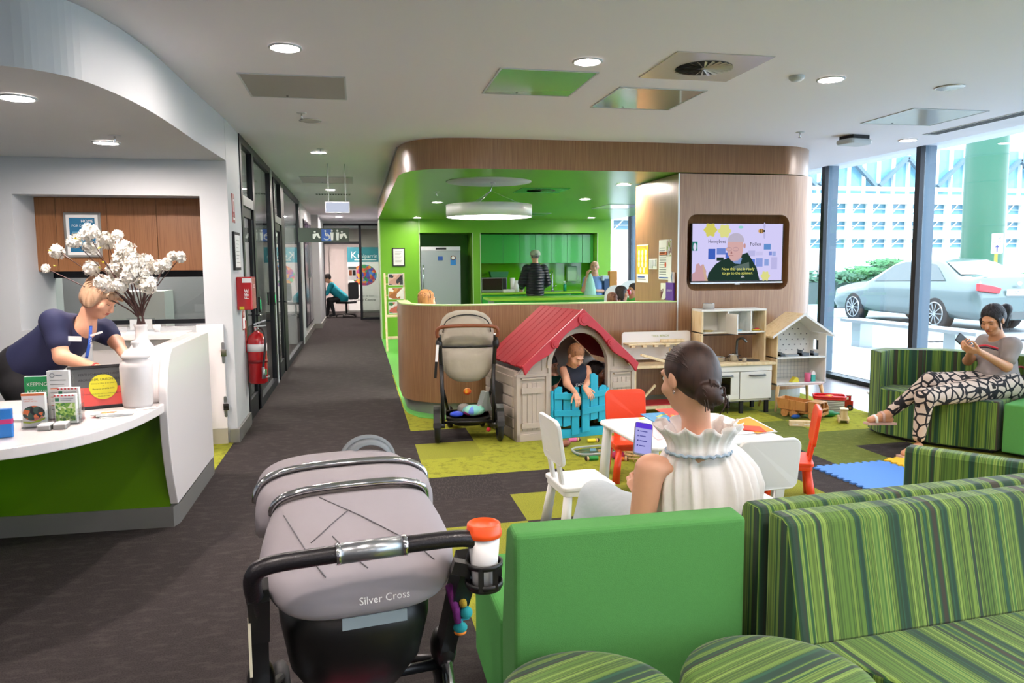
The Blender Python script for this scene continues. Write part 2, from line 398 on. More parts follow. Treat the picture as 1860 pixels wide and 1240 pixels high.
st('wall_left', w)
w = MB(); w.box(XL, XL+.02, 15.3, 18.9, 0, .12, M_alu); w.box(XL+.16, XL+.18, 18.9, 21.5, 0, .12, M_alu); w.box(XL, XL+.18, 18.88, 18.9, 0, .12, M_alu); st('baseboard_left', w)
w = MB(); w.box(-6.1, -6, -6, 30, 0, HC, M_white); st('wall_far_left', w)
w = MB(); w.box(-6, XW, -6.1, -6, 0, HC, M_white); st('wall_back', w)

# ---- corridor glazing at X = XL
g = MB()
def rail(y0, y1, z0, z1, m=M_frame, t=.05): g.box(XL-t, XL+.01, y0, y1, z0, z1, m)
rail(7.5, 15.35, HC-.07, HC)
for a, b in ((7.5, 7.6), (8.32, 8.46), (9.98, 10.12), (10.42, 10.5), (11.32, 11.78), (14.78, 15.0)): rail(a, b, 0, HC-.07)
rail(8.46, 9.98, 0, .09); rail(11.78, 14.78, 0, .09)
rail(7.6, 8.32, 2.08, 2.17, M_steel); rail(10.5, 11.32, 2.08, 2.17, M_steel)
g.box(XL-.05, XL+.012, 10.12, 10.2, 0, HC, M_white); g.box(XL-.05, XL+.012, 15.0, 15.35, 0, HC, M_white)
st('trim_corridor', g)
for k, (a, b, z0) in enumerate(((8.46, 9.98, .09), (11.78, 14.78, .09), (7.6, 8.32, 2.17), (10.5, 11.32, 2.17))):
    q = MB(); q.box(XL-.03, XL-.018, a, b, z0, HC-.07, M_glassin); st('window_%d' % (k+10), q)
for k, (a, b) in enumerate(((7.6, 8.32), (10.5, 11.32))):
    q = MB()
    for y0, y1, z0, z1 in ((a, a+.09, 0, 2.08), (b-.09, b, 0, 2.08), (a, b, 1.98, 2.08), (a, b, 0, .2)): q.box(XL-.045, XL-.005, y0, y1, z0, z1, M_frame)
    d = st('door_%d' % (k+1), q)
    q = MB(); q.box(XL-.03, XL-.02, a+.09, b-.09, .2, 1.98, M_glassin); q.build('door_glass', d)
    q = MB(); q.tube([(XL-.005, b-.05, 1.0), (XL+.05, b-.05, 1.0), (XL+.05, b-.17, 1.0)], .01, M_chrome); q.build('door_handle', d)
# ---- office beyond the corridor glass
w = MB(); w.box(-4.2, -4.1, 7.7, 21, 0, HC, M_white); w.box(-4.1, XL-.12, 10.25, 10.3, 0, HC, M_white); w.box(-4.1, XL-.12, 15.2, 15.3, 0, HC, M_white)
w.box(-4.1, -1.3, 7.72, 7.78, 2.2, HC, M_white)
st('wall_office', w)

# ---- end of the corridor: glazed frame, room behind
YE = 21.6
g = MB()
for x0, x1, z0, z1 in ((-.94, -.86, 0, 2.66), (.07, .14, 0, 2.66), (-.94, 1.0, 2.6, 2.66), (-.86, .07, 2.1, 2.17), (.14, 1.0, 0, .06)): g.box(x0, x1, YE, YE+.08, z0, z1, M_frame)
g.box(-1.2, -.94, YE, YE+.1, 0, HC, M_white); g.box(-.94, 1.2, YE, YE+.1, 2.66, HC, M_white)
st('trim_corridor_end', g)
q = MB(); q.box(.14, 1.0, YE+.03, YE+.04, .06, 2.6, glass('frosted_glass', (.72, .78, .74), .5, .1)); q.box(-.86, .07, YE+.03, YE+.04, 2.17, 2.6, M_glassin); st('window_20', q)
w = MB(); w.box(-3.5, 2.5, 26, 26.1, 0, HC, mat('room_pinkish', 'd9cfcb', .7)); w.box(-3.6, -3.5, 21.6, 26, 0, HC, M_white); w.box(2.5, 2.6, 21.6, 26, 0, HC, M_white)
w.box(-.88, -.4, 25.9, 26, 0, 2.05, mat('door_offwhite', 'e6d9d4', .5)); st('wall_corridor_end', w)
w = MB(); w.box(.60, 1.0, 16.2, 21.6, 0, HC, M_white); w.box(.585, .60, 16.6, 17.6, 0, 2.1, wood('door_timber', '9a6236', '875128')); st('wall_corridor_right', w)

# ---- low curved wall, bulkhead, television pillar
YF = 7.42
def ushape(off, r=.62, x1=3.27, yb=8.65):
    """outer line of the kitchen screen: from the left end round the corner to the pillar"""
    rr = r-off
    return [(.435+off, yb)] + arc(.435+r, YF+r, rr, rr, 180, 270, 16) + [(x1, YF+off)]
def band(mb, outer, inner, z0, z1, m, mt=None):
    o = outer; i = inner[::-1]; mb.prism(o+i, z0, z1, m, mtop=mt)
b = MB(); o = ushape(0); i = ushape(.11); n = len(o)
vs = [(x, y, z) for z in (.13, 1.10) for x, y in o]; b.add(vs, [(k, k+1, n+k+1, n+k) for k in range(n-1)], M_vein, True)
vs = [(x, y, z) for z in (.13, 1.10) for x, y in i]; b.add(vs, [(k+1, k, n+k, n+k+1) for k in range(n-1)], M_green, True)
b.add([(o[0][0], o[0][1], .13), (i[0][0], i[0][1], .13), (i[0][0], i[0][1], 1.1), (o[0][0], o[0][1], 1.1)], [(0, 1, 2, 3)], M_green)
band(b, ushape(-.004), ushape(.114), 1.10, 1.112, mat('screen_cap', 'b9d98c', .35))
st('wall_kitchen_screen', b)
b = MB(); band(b, ushape(.05), ushape(.09), 0, .13, M_alu); st('baseboard_kitchen_screen', b)
# bulkhead in veneer over the kitchen, with the pillar's rounded corner
def bout(off):
    return [(.445+off, 15.7), (.445+off, 8.15)] + [tuple(p)[:2] for p in spline([(.445+off, 8.15, 0), (.49+off, 7.86, 0), (.60+off*.8, 7.64, 0), (.80+off*.5, 7.485+off, 0), (1.10, YF+off, 0), (1.4, YF+off-.0, 0)], 6)][1:] + [(4.45, YF+off)] + arc(4.45, YF+.62, .55-off, .62-off, -90, 0, 12) + [(5.0-off, 9.2), (5.3, 12), (5.3, 15.7)]
b = MB(); o = bout(0); n = len(o)
vs = [(x, y, z) for z in (HK+.0, HC) for x, y in o]; b.add(vs, [(k, k+1, n+k+1, n+k) for k in range(n-1)], M_vein, True)
b.box(.43, .445, 8.1, 15.7, HC-.012, HC-.002, M_white)
st('wall_bulkhead', b)
c = MB(); c.prism(bout(.004), HK, HK+.02, M_greenc); st('ceiling_kitchen', c)
# pillar carrying the television: veneered, recess with rounded corners
b = MB(); PX0, PX1 = 3.265, 5.0
rx0, rx1, rz0, rz1 = 3.365, 4.525, 1.215, 2.005
zt = HK-.012
hole = rrect(rx0, rx1, rz0, rz1, .1, 6)
# front face around the recess, as strips
L_ = [(PX0, zt), (PX0, .13)]
b.add([(PX0, YF, .13), (rx0, YF, .13), (rx0, YF, zt), (PX0, YF, zt)], [(0, 1, 2, 3)], M_vein)
b.add([(rx1, YF, .13), (4.45, YF, .13), (4.45, YF, zt), (rx1, YF, zt)], [(0, 3, 2, 1)] if False else [(0, 1, 2, 3)], M_vein) if rx1 < 4.45 else None
top = [p for p in hole if p[1] > (rz0+rz1)/2]; bot = [p for p in hole if p[1] <= (rz0+rz1)/2]
top.sort(key=lambda p: p[0]); bot.sort(key=lambda p: p[0])
def strips(pts, zc):
    vs = [(x, YF, z) for x, z in pts] + [(x, YF, zc) for x, z in pts]; n = len(pts)
    b.add(vs, [(k, k+1, n+k+1, n+k) if zc > pts[0][1] else (k+1, k, n+k, n+k+1) for k in range(n-1)], M_vein)
strips(top, zt); strips(bot, .13)
cr = [(rx1, YF)] + arc(rx1+.02, YF+.5, .455, .5, -90, 0, 12) + [(PX1, 9.2)]
n = len(cr); b.add([(x, y, z) for z in (.13, zt) for x, y in cr], [(k, k+1, n+k+1, n+k) for k in range(n-1)], M_vein, True)
n = len(hole); b.add([(x, YF, z) for x, z in hole] + [(x, YF+.13, z) for x, z in hole], [(k, (k+1) % n, n+(k+1) % n, n+k) for k in range(n)] + [tuple(range(n, 2*n))], M_vein, True)
b.add([(PX0, YF, .13), (PX0, 8.66, .13), (PX0, 8.66, zt), (PX0, YF, zt)], [(0, 3, 2, 1)], M_vein)
b.add([(PX0, 8.66, .13), (PX1, 9.2, .13), (PX1, 9.2, zt), (PX0, 8.66, zt)], [(0, 3, 2, 1)], M_vein)
b.add([(x, y, zt) for x, y in [(PX0, YF), (4.5, YF), (PX1, 7.9), (PX1, 9.2), (PX0, 8.66)]], [(0, 1, 2, 3, 4)], M_black)
b.box(PX0-.008, PX0+.006, YF-.01, YF+.004, .13, zt, mat('edge_aluminium', 'd5d6d2', .3, metal=.5))
st('wall_television', b)
b = MB(); band(b, [(PX0, YF+.04), (4.5, YF+.04)] + arc(4.5, YF+.5, .44, .46, -90, 0, 8) + [(4.94, 9.2)], [(PX0, YF+.06), (4.5, YF+.06)] + arc(4.5, YF+.5, .42, .44, -90, 0, 8) + [(4.92, 9.2)], 0, .13, M_alu); st('baseboard_television', b)

# ---- kitchen back wall with two alcoves
YK = 15.7
b = MB()
def gb(x0, x1, z0, z1, y0=YK, y1=YK+.75): b.box(x0, x1, y0, y1, z0, z1, M_green)
gb(.47, 1.27, 0, HK+.02); gb(1.27, 2.36, 2.16, HK+.02); gb(2.36, 2.53, 0, HK+.02); gb(2.53, 5.06, 2.16, HK+.02); gb(5.06, 5.36, 0, HK+.02)
b.box(.47, 5.36, YK+.72, YK+.8, 0, HK, mat('green_deep', '2f7a14', .3))
b.box(2.53, 5.06, YK+.6, YK+.72, .9, 1.54, mat('splashback', '64b418', .08, coat=.6))
for x in (1.265, 2.365, 2.525, 5.065): b.box(x-.008, x+.008, YK-.006, YK+.004, 0, 2.16 if x != 1.265 else HK, mat('edge_pale', 'c6dcb0', .4))
b.box(.462, .48, YK-.006, YK+.75, 0, HK, mat('edge_pale', 'c6dcb0', .4))
st('wall_kitchen', b)

# ---- glass facade
g = MB(); MY = [20.0, 18.2, 16.35, 14.55, 12.7, 10.85, 9.07, 7.35, 5.6, 3.85, 2.1, .35, -1.4, -3.2, -5.0]
M_mull = mat('mullion_grey', '5a6c7c', .45, metal=.3)
for y in MY:
    g.box(XW-.03, XW+.03, y-.035, y+.035, 0, HC+.05, M_frame); g.box(XW+.03, XW+.17, y-.033, y+.033, 0, HC+.05, M_mull)
g.box(XW-.04, XW+.1, -6, 30, 0, .055, M_frame); g.box(XW+.1, XW+.3, -6, 30, 0, .06, mat('sill_white', 'dcdcd8', .5))
st('trim_facade', g)
for k, y in enumerate(MY[:-1]):
    q = MB(); q.box(XW+.02, XW+.03, MY[k+1]+.07, y-.04, .055, HC+.04, M_glass); st('window_%d' % (k+1), q)
w = MB(); w.box(XW-.1, XW+.3, 20.1, 30, 0, HC, M_white); st('wall_right', w)
LAMP = 12.5       # radiance of the downlights per watt
# ================================================================== CEILING FITTINGS
def downlight(x, y, z, label, power=22, r=.075):
    t = thing('downlight', label, 'ceiling light', (x, y, z), group='recessed downlights')
    q = MB(); q.lathe([(r, -.001), (r+.018, -.001), (r+.018, -.008), (r+.004, -.01), (r, -.006)], M_white, 28); q.build('rim', t)
    q = MB(); q.lathe([(.002, -.004), (r-.001, -.004), (r-.001, -.002), (.002, -.002)], emis('lamp_glow_%d' % power, 'ffefe8', power*LAMP), 24); q.build('diffuser', t)
    return t
for x, y, lb, pw in [(-.36, 4.56, 'round white downlight above the corridor mouth, nearest the reception bulkhead', 26), (1.40, 4.55, 'round white downlight between two square ceiling panels over the play area', 26),
                 (3.14, 4.70, 'round white downlight beside the swirl air vent and smoke detector', 26), (-.37, 8.58, 'round white downlight with a sprinkler just below it, in the corridor ceiling', 34),
                 (5.47, 6.86, 'round white downlight close to the glass facade and wifi box', 22), (-.38, 12.69, 'round white downlight between corridor access panel and small vent', 46),
                 (-.40, 16.9, 'round white downlight far down the corridor past the exit sign', 44), (-.4, 19.6, 'round white downlight at the glazed end of the corridor', 40)]:
    downlight(x, y, HC, lb, pw)
for k, (x, y) in enumerate(((-.4, .8), (1.4, .8), (3.2, .8), (5, .8), (-2.4, .8), (-.4, -2.6), (1.4, -2.6), (3.2, -2.6), (-2.4, -2.6), (-4.4, -.8))):  # extra unseen lamps behind the camera, added to raise the room's brightness
    downlight(x, y, HC, 'added unseen downlight %s, %s' % (('overhead just behind the sofas', 'further back in the lounge')[y < 0], ('above the aisle', 'above the plain green seat', 'above the striped sofas', 'by the windows', 'before the reception desk', 'above the aisle', 'mid room', 'toward the windows', 'toward the desk side', 'at the far wall')[k]), 26)
for x, y, lb in [(-1.69, 4.44, 'round downlight in the low reception soffit, the one nearer the viewer'), (-1.70, 5.90, 'round downlight in the low reception soffit below a sprinkler')]:
    downlight(x, y, 2.375, lb, 34)
for x, y, lb, pw in [(1.19, 11.4, 'downlight in the green ceiling between pendant and corridor side', 13), (1.18, 15.1, 'downlight in the green ceiling just above the fridge wall', 15), (3.23, 10.6, 'downlight in the green ceiling between pendant and oak pillar', 13),
                     (3.1, 8.62, 'downlight in the green ceiling at the corner of the oak pillar', 34), (4.64, 14.81, 'downlight in the green ceiling in front of the green cabinets', 16)]:
    downlight(x, y, HK, lb, pw)
downlight(-.3, 23.6, HC, 'downlight in the room behind the corridor glass', 130)
downlight(-2.2, 8.3, HC, 'added fill downlight in the office seen through the reception window', 30); downlight(-2.4, 9.6, HC, 'added fill downlight inside the office behind the corridor glass', 40); downlight(-2.4, 12.9, HC, 'added fill downlight inside the farther glazed office', 110)  # unseen office lamps added to lighten the reception window, offices and corridor ceiling
# pendant and its white ceiling disc
t = thing('pendant_light', 'large white drum pendant lamp glowing underneath, hung below the green ceiling', 'pendant lamp', (1.48, 8.56, 0))
q = MB(); q.lathe([(.475, 2.035), (.485, 2.03), (.485, 2.17), (.02, 2.175), (.02, 2.17), (.475, 2.16), (.475, 2.035)], mat('lamp_shell', 'dde0e0', .25), 64); q.build('lamp_shade', t)
q = MB(); q.lathe([(.002, 2.045), (.474, 2.045), (.474, 2.05), (.002, 2.05)], emis('pendant_glow', 'fff9ee', 15), 64); q.build('diffuser', t)
q = MB(); q.tube([(.05, 0, 2.43), (.02, 0, 2.33), (-.14, 0, 2.175)], .006, M_chrome, 6)
for a in (0, 120, 240): q.tube([(.02, 0, 2.33), (.4*math.cos(math.radians(a)), .4*math.sin(math.radians(a)), 2.175)], .0015, M_chrome, 4)
q.cyl((.05, 0, 2.40), (.05, 0, 2.43), .03, M_white); q.build('suspension_cable', t)
q = MB(); q.lathe([(.002, 2.43), (.48, 2.43), (.48, 2.424), (.002, 2.424)], M_white, 64, (1.48, 8.56, 0)); tag(q.build('ceiling_rose'), 'flat white disc on the green ceiling above the drum pendant', 'ceiling rose')
# access panels
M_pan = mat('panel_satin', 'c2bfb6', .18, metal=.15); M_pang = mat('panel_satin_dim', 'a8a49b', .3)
def access(x0, x1, y0, y1, z, lb, m=M_pan, name='access_panel'):
    t = thing(name, lb, 'access panel', ((x0+x1)/2, (y0+y1)/2, z), group='square ceiling access panels'); a, b_ = (x1-x0)/2, (y1-y0)/2
    q = MB(); q.box(-a, a, -b_, b_, -.004, 0, m); q.build('panel', t)
    q = MB()
    for e in ((-a-.012, a+.012, -b_-.012, -b_), (-a-.012, a+.012, b_, b_+.012), (-a-.012, -a, -b_, b_), (a, a+.012, -b_, b_)): q.box(*e, -.006, 0, M_white)
    q.build('frame', t)
    q = MB(); q.lathe([(.001, -.006), (.009, -.006), (.009, -.004), (.001, -.004)], M_ink, 10, (-.08, b_-.05, 0)); q.build('lock', t)
access(-.70, -.05, 5.2, 5.86, HC, 'grey square ceiling panel above the corridor near the reception bulkhead', M_pang)
access(.92, 1.54, 4.8, 5.49, HC, 'square ceiling panel mirroring the green of the kitchen, left of the swirl vent', mat('panel_gloss', 'b8b8a8', .1, metal=.5))
access(1.83, 2.46, 5.16, 5.83, HC, 'square ceiling panel mirroring the oak bulkhead, behind the swirl vent', mat('panel_gloss', 'b8b8a8', .1, metal=.5))
access(4.40, 5.08, 5.46, 6.1, HC, 'square ceiling panel next to the long slot diffuser at the windows')
access(-.73, -.03, 10.9, 11.7, HC, 'grey ceiling panel deep in the corridor before the small vent', M_pang)
access(3.9, 4.5, 11.5, 12.4, HK, 'white panel reflecting light in the green kitchen ceiling')
def swirl(x, y, z, lb, m, mb_, s=.31):
    t = thing('swirl_diffuser', lb, 'air vent', (x, y, z))
    q = MB(); q.box(-s, s, -s, s, -.006, 0, m); q.build('plate', t)
    q = MB(); q.lathe([(.03, -.008), (.175, -.008), (.175, -.006), (.03, -.006)], mb_, 36); q.build('throat', t)
    q = MB(); q.lathe([(.002, -.012), (.022, -.012), (.022, -.008), (.002, -.008)], m, 16)
    for k in range(24):
        a = 2*PI*k/24; u = Vector((math.cos(a), math.sin(a), 0)); v = Vector((-math.sin(a), math.cos(a), 0))
        p = u*.02+v*.006; r_ = u*.178+v*.03; h = Vector((0, 0, -.010))
        q.add([p-v*.003+h, r_-v*.010+h, r_+v*.006+h*1.6, p+v*.003+h*1.4], [(0, 1, 2, 3)], m)
    q.build('blades', t)
swirl(2.16, 4.56, HC, 'white square ceiling vent with a round swirl of dark slots', M_pan, M_ink)
swirl(2.3, 9.45, HK, 'green square swirl vent in the green ceiling right of the pendant', mat('vent_green', '2f8a34', .2), M_ink, .3)
access(2.9, 3.5, 13.6, 14.2, HK, 'small green square grille in the far part of the green ceiling', mat('vent_green', '2f8a34', .2), 'ceiling_grille')
# slot diffuser
t = thing('slot_diffuser', 'long white slot diffuser with dark slots along the top of the glass facade', 'air vent', (5.45, 0, HC))
q = MB(); q.box(-.07, .07, 3.4, 6.55, -.005, 0, M_white); q.build('frame', t)
q = MB()
for x in (-.045, -.015, .015, .045): q.box(x-.008, x+.008, 3.42, 6.5, -.007, -.004, M_ink)
q.build('slots', t)
t = thing('corridor_vent', 'small slotted air vent in the corridor ceiling before the exit sign', 'air vent', (-.36, 13.5, HC))
q = MB(); q.box(-.3, .3, -.12, .12, -.006, 0, M_white)
for k in range(13): q.box(-.28+.045*k, -.262+.045*k, -.09, .09, -.009, -.006, M_ink)
q.build('grille', t)
def rosette(name, x, y, z, lb, cat, prof, m=M_white, grp=None):
    q = MB(); q.lathe([(r, zz) for r, zz in prof], m, 24); o = q.build(name, loc=(x, y, z)); tag(o, lb, cat, grp); return o
rosette('ceiling_speaker', 4.12, 4.77, HC, 'flat round white ceiling speaker near the windows', 'speaker', [(.095, 0), (.1, -.004), (.085, -.008), (.002, -.006)], M_pan)
rosette('ceiling_speaker', -.35, 6.76, HC, 'flat round white ceiling speaker behind a sprinkler in the corridor ceiling', 'speaker', [(.09, 0), (.095, -.004), (.08, -.008), (.002, -.006)], M_pan)
rosette('smoke_detector', 2.87, 4.67, HC, 'small white smoke detector between swirl vent and downlight', 'smoke detector', [(.05, 0), (.05, -.015), (.035, -.03), (.002, -.032)])
rosette('smoke_detector', -.36, 18.2, HC, 'small white smoke detector far along the corridor ceiling', 'smoke detector', [(.05, 0), (.05, -.015), (.035, -.03), (.002, -.032)])
def sprinkler(x, y, z, lb):
    t = thing('sprinkler', lb, 'sprinkler', (x, y, z), group='fire sprinklers')
    q = MB(); q.lathe([(.002, -.004), (.038, -.004), (.04, 0), (.002, 0)], M_white, 18); q.build('escutcheon', t)
    q = MB(); q.cyl((0, 0, -.05), (0, 0, 0), .006, M_chrome, n=8); q.lathe([(.002, -.05), (.016, -.05), (.016, -.047), (.002, -.047)], M_chrome, 12); q.build('nozzle', t)
sprinkler(-.40, 6.44, HC, 'sprinkler head in front of the round corridor ceiling speaker')
sprinkler(4.12, 6.62, HC, 'sprinkler head just before the oak bulkhead, left of the wifi box')
sprinkler(-1.56, 5.6, 2.375, 'sprinkler head in the low reception soffit')
sprinkler(-.34, 8.35, HC, 'sprinkler head hanging at the corridor downlight')
sprinkler(1.02, 9.8, HK, 'sprinkler head in the green ceiling left of the pendant')
t = thing('wifi_access_point', 'white rounded wifi box on a dark bracket under the ceiling near the glass', 'wifi box', (4.78, 6.74, HC), math.radians(10))
q = MB(); q.box(-.1, .1, -.09, .09, -.035, 0, M_ink); q.build('bracket', t)
q = MB(); q.prism(rrect(-.15, .15, -.11, .11, .06), -.085, -.035, M_white); q.build('case', t, bev=.02, seg=3)
# blank exit sign lit white
t = thing('exit_sign', 'rectangular white illuminated sign box hanging in the corridor', 'exit sign', (-.21, 9.5, 0))
q = MB(); q.box(-.145, .145, 0, .05, 2.135, 2.27, mat('sign_white', 'd9dce8', .4)); q.build('body', t, bev=.004)
q = MB(); q.box(-.135, .135, -.004, 0, 2.145, 2.26, emis('sign_face', 'd5dcf0', .45)); q.build('face', t)
q = MB(); q.cyl((-.1, .025, 2.27), (-.1, .025, HC), .006, M_white, n=8); q.cyl((.1, .025, 2.27), (.1, .025, HC), .006, M_white, n=8); q.build('hanger', t)

for x, y, lb, pw in ((-2.0, 8.9, 'added fill downlight close behind the nearest corridor glass', 60), (-2.0, 11.6, 'added fill downlight behind the second corridor door', 70), (-2.0, 14.0, 'added fill downlight behind the far corridor glass', 70)): downlight(x, y, HC, lb, pw)  # more unseen office lamps, added so light spills onto the corridor ceiling
# ================================================================== RECEPTION
def slab(mb, poly, z0, z1, m): return mb.prism(poly, z0, z1, m)
t = thing('reception_desk', 'white reception desk with a lime front, curved counter and tall white end panel', 'reception desk', (0, 0, 0))
q = MB(); q.prism([(-4, 4.64), (-1.10, 4.60), (-1.10, 4.68), (-1.2, 4.72), (-4, 4.72)], .12, .70, M_limed); q.box(-2.03, -2.0, 4.2, 4.64, .12, .70, mat('desk_lime_bright', '8cc414', .35)); q.build('front_panel', t)
q = MB(); q.prism([(-4, 4.63), (-1.08, 4.59), (-1.06, 4.66), (-1.06, 5.76), (-1.1, 5.76), (-1.12, 4.7), (-4, 4.73)], 0, .12, M_alu); q.build('kick_plate', t)
top = [tuple(p)[:2] for p in spline([(-4, 3.42, 0), (-2.4, 3.40, 0), (-1.75, 3.44, 0), (-1.45, 3.52, 0), (-1.24, 3.72, 0), (-1.13, 4.02, 0), (-1.08, 4.35, 0), (-1.07, 4.62, 0)], 6)]
q = MB(); q.prism(top+[(-1.07, 4.8), (-4, 4.8)], .695, .745, M_laq); q.build('counter_top', t, bev=.006)
q = MB(); q.prism([(-4, 4.8), (-1.1, 4.8), (-1.1, 5.7), (-2.0, 5.1), (-4, 5.1)], .69, .74, M_laq) if False else None
q = MB(); pf = [tuple(p)[:2] for p in spline([(4.61, .13, 0), (4.53, .32, 0), (4.485, .50, 0), (4.47, .66, 0), (4.485, .80, 0), (4.53, .92, 0), (4.59, 1.0, 0), (4.66, 1.04, 0)], 4)]
q.prism([(5.74, .13)] + pf + [(5.74, 1.04)], -1.10, -1.055, M_laq, axis='x'); q.build('end_panel', t, bev=.006)
q = MB(); pf = [tuple(p)[:2] for p in spline([(4.50, .745, 0), (4.53, .86, 0), (4.58, .96, 0), (4.66, 1.03, 0)], 4)]
q.prism(pf + [(4.70, 1.038), (5.74, 1.038), (5.74, .745)], -1.195, -1.10, M_laq, axis='x'); q.build('ledge', t, bev=.02, seg=4)
# low back partition under the window and the gate
q = MB(); q.box(-2.0, -1.30, 6.3, 6.36, 0, .98, M_laq); q.box(-2.02, -1.3, 6.2, 6.42, .95, 1.0, M_laq); tag(q.build('counter_partition', bev=.004), 'low white partition behind the receptionist under the office window', 'partition')
t = thing('staff_gate', 'white half-height gate with metal hinges between desk and extinguisher wall', 'gate', (-1.17, 6.72, 0))
q = MB(); q.box(-.16, .055, 0, .035, .13, 1.02, M_laq); q.build('panel', t, bev=.003)
q = MB(); q.box(-.16, .055, .002, .03, .0, .13, mat('kick_beige', 'b5ae98', .5)); q.build('kick_plate', t)
for z in (.78, .32):
    q = MB(); q.prism(rrect(.035, .062, z-.09, z+.09, .013), -.006, .0, M_steel, axis='y'); q.box(.03, .075, -.016, -.004, z-.03, z+.03, M_chrome); q.build('hinge', t, bev=.002)
# wall cupboards in the recess
t = thing('wall_cupboard', 'brown wood wall cupboards with four doors in the reception recess', 'cupboard', (0, 0, 0))
q = MB(); q.box(-2.87, -1.27, 7.2, 7.55, 1.47, 2.10, M_veind); q.build('body', t)
xs = [-2.87, -2.50, -2.10, -1.70, -1.27]
for a, b_ in zip(xs, xs[1:]):
    q = MB(); q.box(a+.002, b_-.002, 7.18, 7.2, 1.472, 2.095, M_veind); q.build('door', t, bev=.001)
w = MB()
for a in ((-2.9, -2.76, 1.0, 1.47), (-2.9, -1.26, 1.41, 1.47), (-2.9, -1.26, .98, 1.02)): w.box(a[0], a[1], 7.5, 7.56, a[2], a[3], M_frame)
st('trim_recess', w)
q = MB(); q.box(-2.76, -1.26, 7.52, 7.53, 1.02, 1.41, M_glassin); st('window_30', q)
w = MB(); w.box(-4.1, XL-.12, 9.0, 9.05, 0, HC, mat('office_grey', '9a9aa0', .6)); st('wall_office_inner', w)
q = MB(); q.box(-2.62, -2.0, 8.6, 9.0, 0, 1.25, M_paper); tag(q.build('office_shelf'), 'pale shelf block inside the office behind the reception window', 'shelf')
# framed poster stuck on the cupboards
t = thing('framed_poster', 'silver framed blue poster leaning on the brown cupboards', 'poster', (-2.29, 7.17, 1.78), 0)
q = MB(); q.box(-.145, .145, -.012, .008, -.19, .19, M_alu); q.build('frame', t, bev=.003)
q = MB(); q.box(-.125, .125, -.014, -.012, -.17, .17, M_paper); q.box(-.1, .1, -.0155, -.014, -.145, .145, mat('poster_blue', '1f6f97', .6))
q.text('HOME', (.09, -.016, .105), (1, 0, 0), (0, 0, 1), .035, M_paper, 'r'); q.text('FOR DINNER?', (.09, -.016, .068), (1, 0, 0), (0, 0, 1), .028, M_paper, 'r')
for k in range(5): q.box(-.08, .06-.02*(k % 2), -.0165, -.0155, .02-.025*k, .026-.025*k, mat('poster_line', '7fb4cc', .6))
q.build('print', t)
# wall items on the pier
def wall_sign(name, y0, y1, z0, z1, lb, cat, m_face, m_frame=None, t_=.012):
    t = thing(name, lb, cat, (XL, (y0+y1)/2, (z0+z1)/2)); a, h = (y1-y0)/2, (z1-z0)/2
    q = MB(); q.box(0, t_, -a, a, -h, h, m_frame or m_face); q.build('frame', t, bev=.002)
    return t, a, h
t, a, h = wall_sign('extinguisher_sign', 6.97, 7.10, 1.88, 2.13, 'narrow red extinguisher sign high on the white pier', 'sign', M_red, t_=.004)
q = MB(); q.box(.004, .006, -.03, .03, -.03, .08, M_paper); q.box(.006, .007, -.01, .012, -.02, .06, M_red); q.box(.004, .006, -.045, .045, -.1, -.08, M_paper); q.build('pictogram', t)
t, a, h = wall_sign('framed_notice', 6.90, 7.22, 1.47, 1.80, 'black framed notice on the white pier above the red alarm box', 'notice', M_ink, t_=.02)
q = MB(); q.box(.02, .022, -a+.025, a-.025, -h+.025, h-.025, M_paper)
for k in range(7): q.box(.022, .0225, -.09, .09-.03*(k % 3), .09-.032*k, .096-.032*k, M_alu)
q.build('sheet', t)
t = thing('fire_alarm_box', 'red box with white lettering on the pier above the extinguisher', 'alarm box', (XL, 7.15, 1.26))
q = MB(); q.box(0, .13, -.13, .13, -.14, .15, M_red); q.build('body', t, bev=.008)
q = MB(); q.box(.05, .13, -.1315, -.13, .10, .14, M_paper); q.box(.02, .06, -.1315, -.13, -.135, -.11, mat('label_yellow', 'd8c22a', .5)); q.text('FIRE', (.1, -.132, 0), (0, 0, 1), (-1, 0, 0), .05, M_paper); q.text('HOSE', (.131, .0, .05), (0, 1, 0), (0, 0, 1), .05, M_paper); q.build('label', t)
t = thing('fire_extinguisher', 'red fire extinguisher with black hose hung on the white pier', 'fire extinguisher', (XL+.1, 7.45, .40))
q = MB(); q.lathe([(.002, 0), (.075, .005), (.088, .02), (.088, .40), (.075, .45), (.04, .48), (.03, .49), (.002, .5)], M_red, 28); q.lathe([(.0885, .2), (.091, .2), (.091, .23), (.0885, .23)], mat('band_dark_red', '7d0d12', .4), 28); q.build('cylinder', t)
q = MB(); q.cyl((0, 0, .49), (0, 0, .54), .022, M_chrome); q.beam((-.02, 0, .56), (.09, -.01, .60), .025, .014, M_chrome); q.beam((-.02, 0, .54), (.09, -.01, .55), .025, .012, M_chrome); q.build('valve', t)
q = MB(); q.tube(spline([(.03, -.02, .53), (.07, -.07, .50), (.085, -.09, .40), (.07, -.10, .25), (.06, -.11, .17)], 5), .011, M_black, 8); q.cyl((.06, -.11, .17), (.065, -.115, .06), .012, M_steel, .02); q.build('hose', t)
q = MB(); q.lathe([(.0885, .31), (.0892, .31), (.0892, .38), (.0885, .38)], M_paper, 28); q.box(.05, .083, -.06, .0, .09, .14, mat('label_green', '1f8a4a', .5)); q.text('wormald', (.075, -.055, .06), (.6, .8, 0), (0, 0, 1), .03, M_paper); q.build('label', t)
q = MB(); q.box(-.1, -.088, -.02, .02, .3, .6, M_red); q.build('bracket', t)
t, a, h = wall_sign('extinguisher_tag', 7.28, 7.42, .92, 1.10, 'small red and white tag hanging between alarm box and extinguisher', 'tag', M_red, t_=.004)
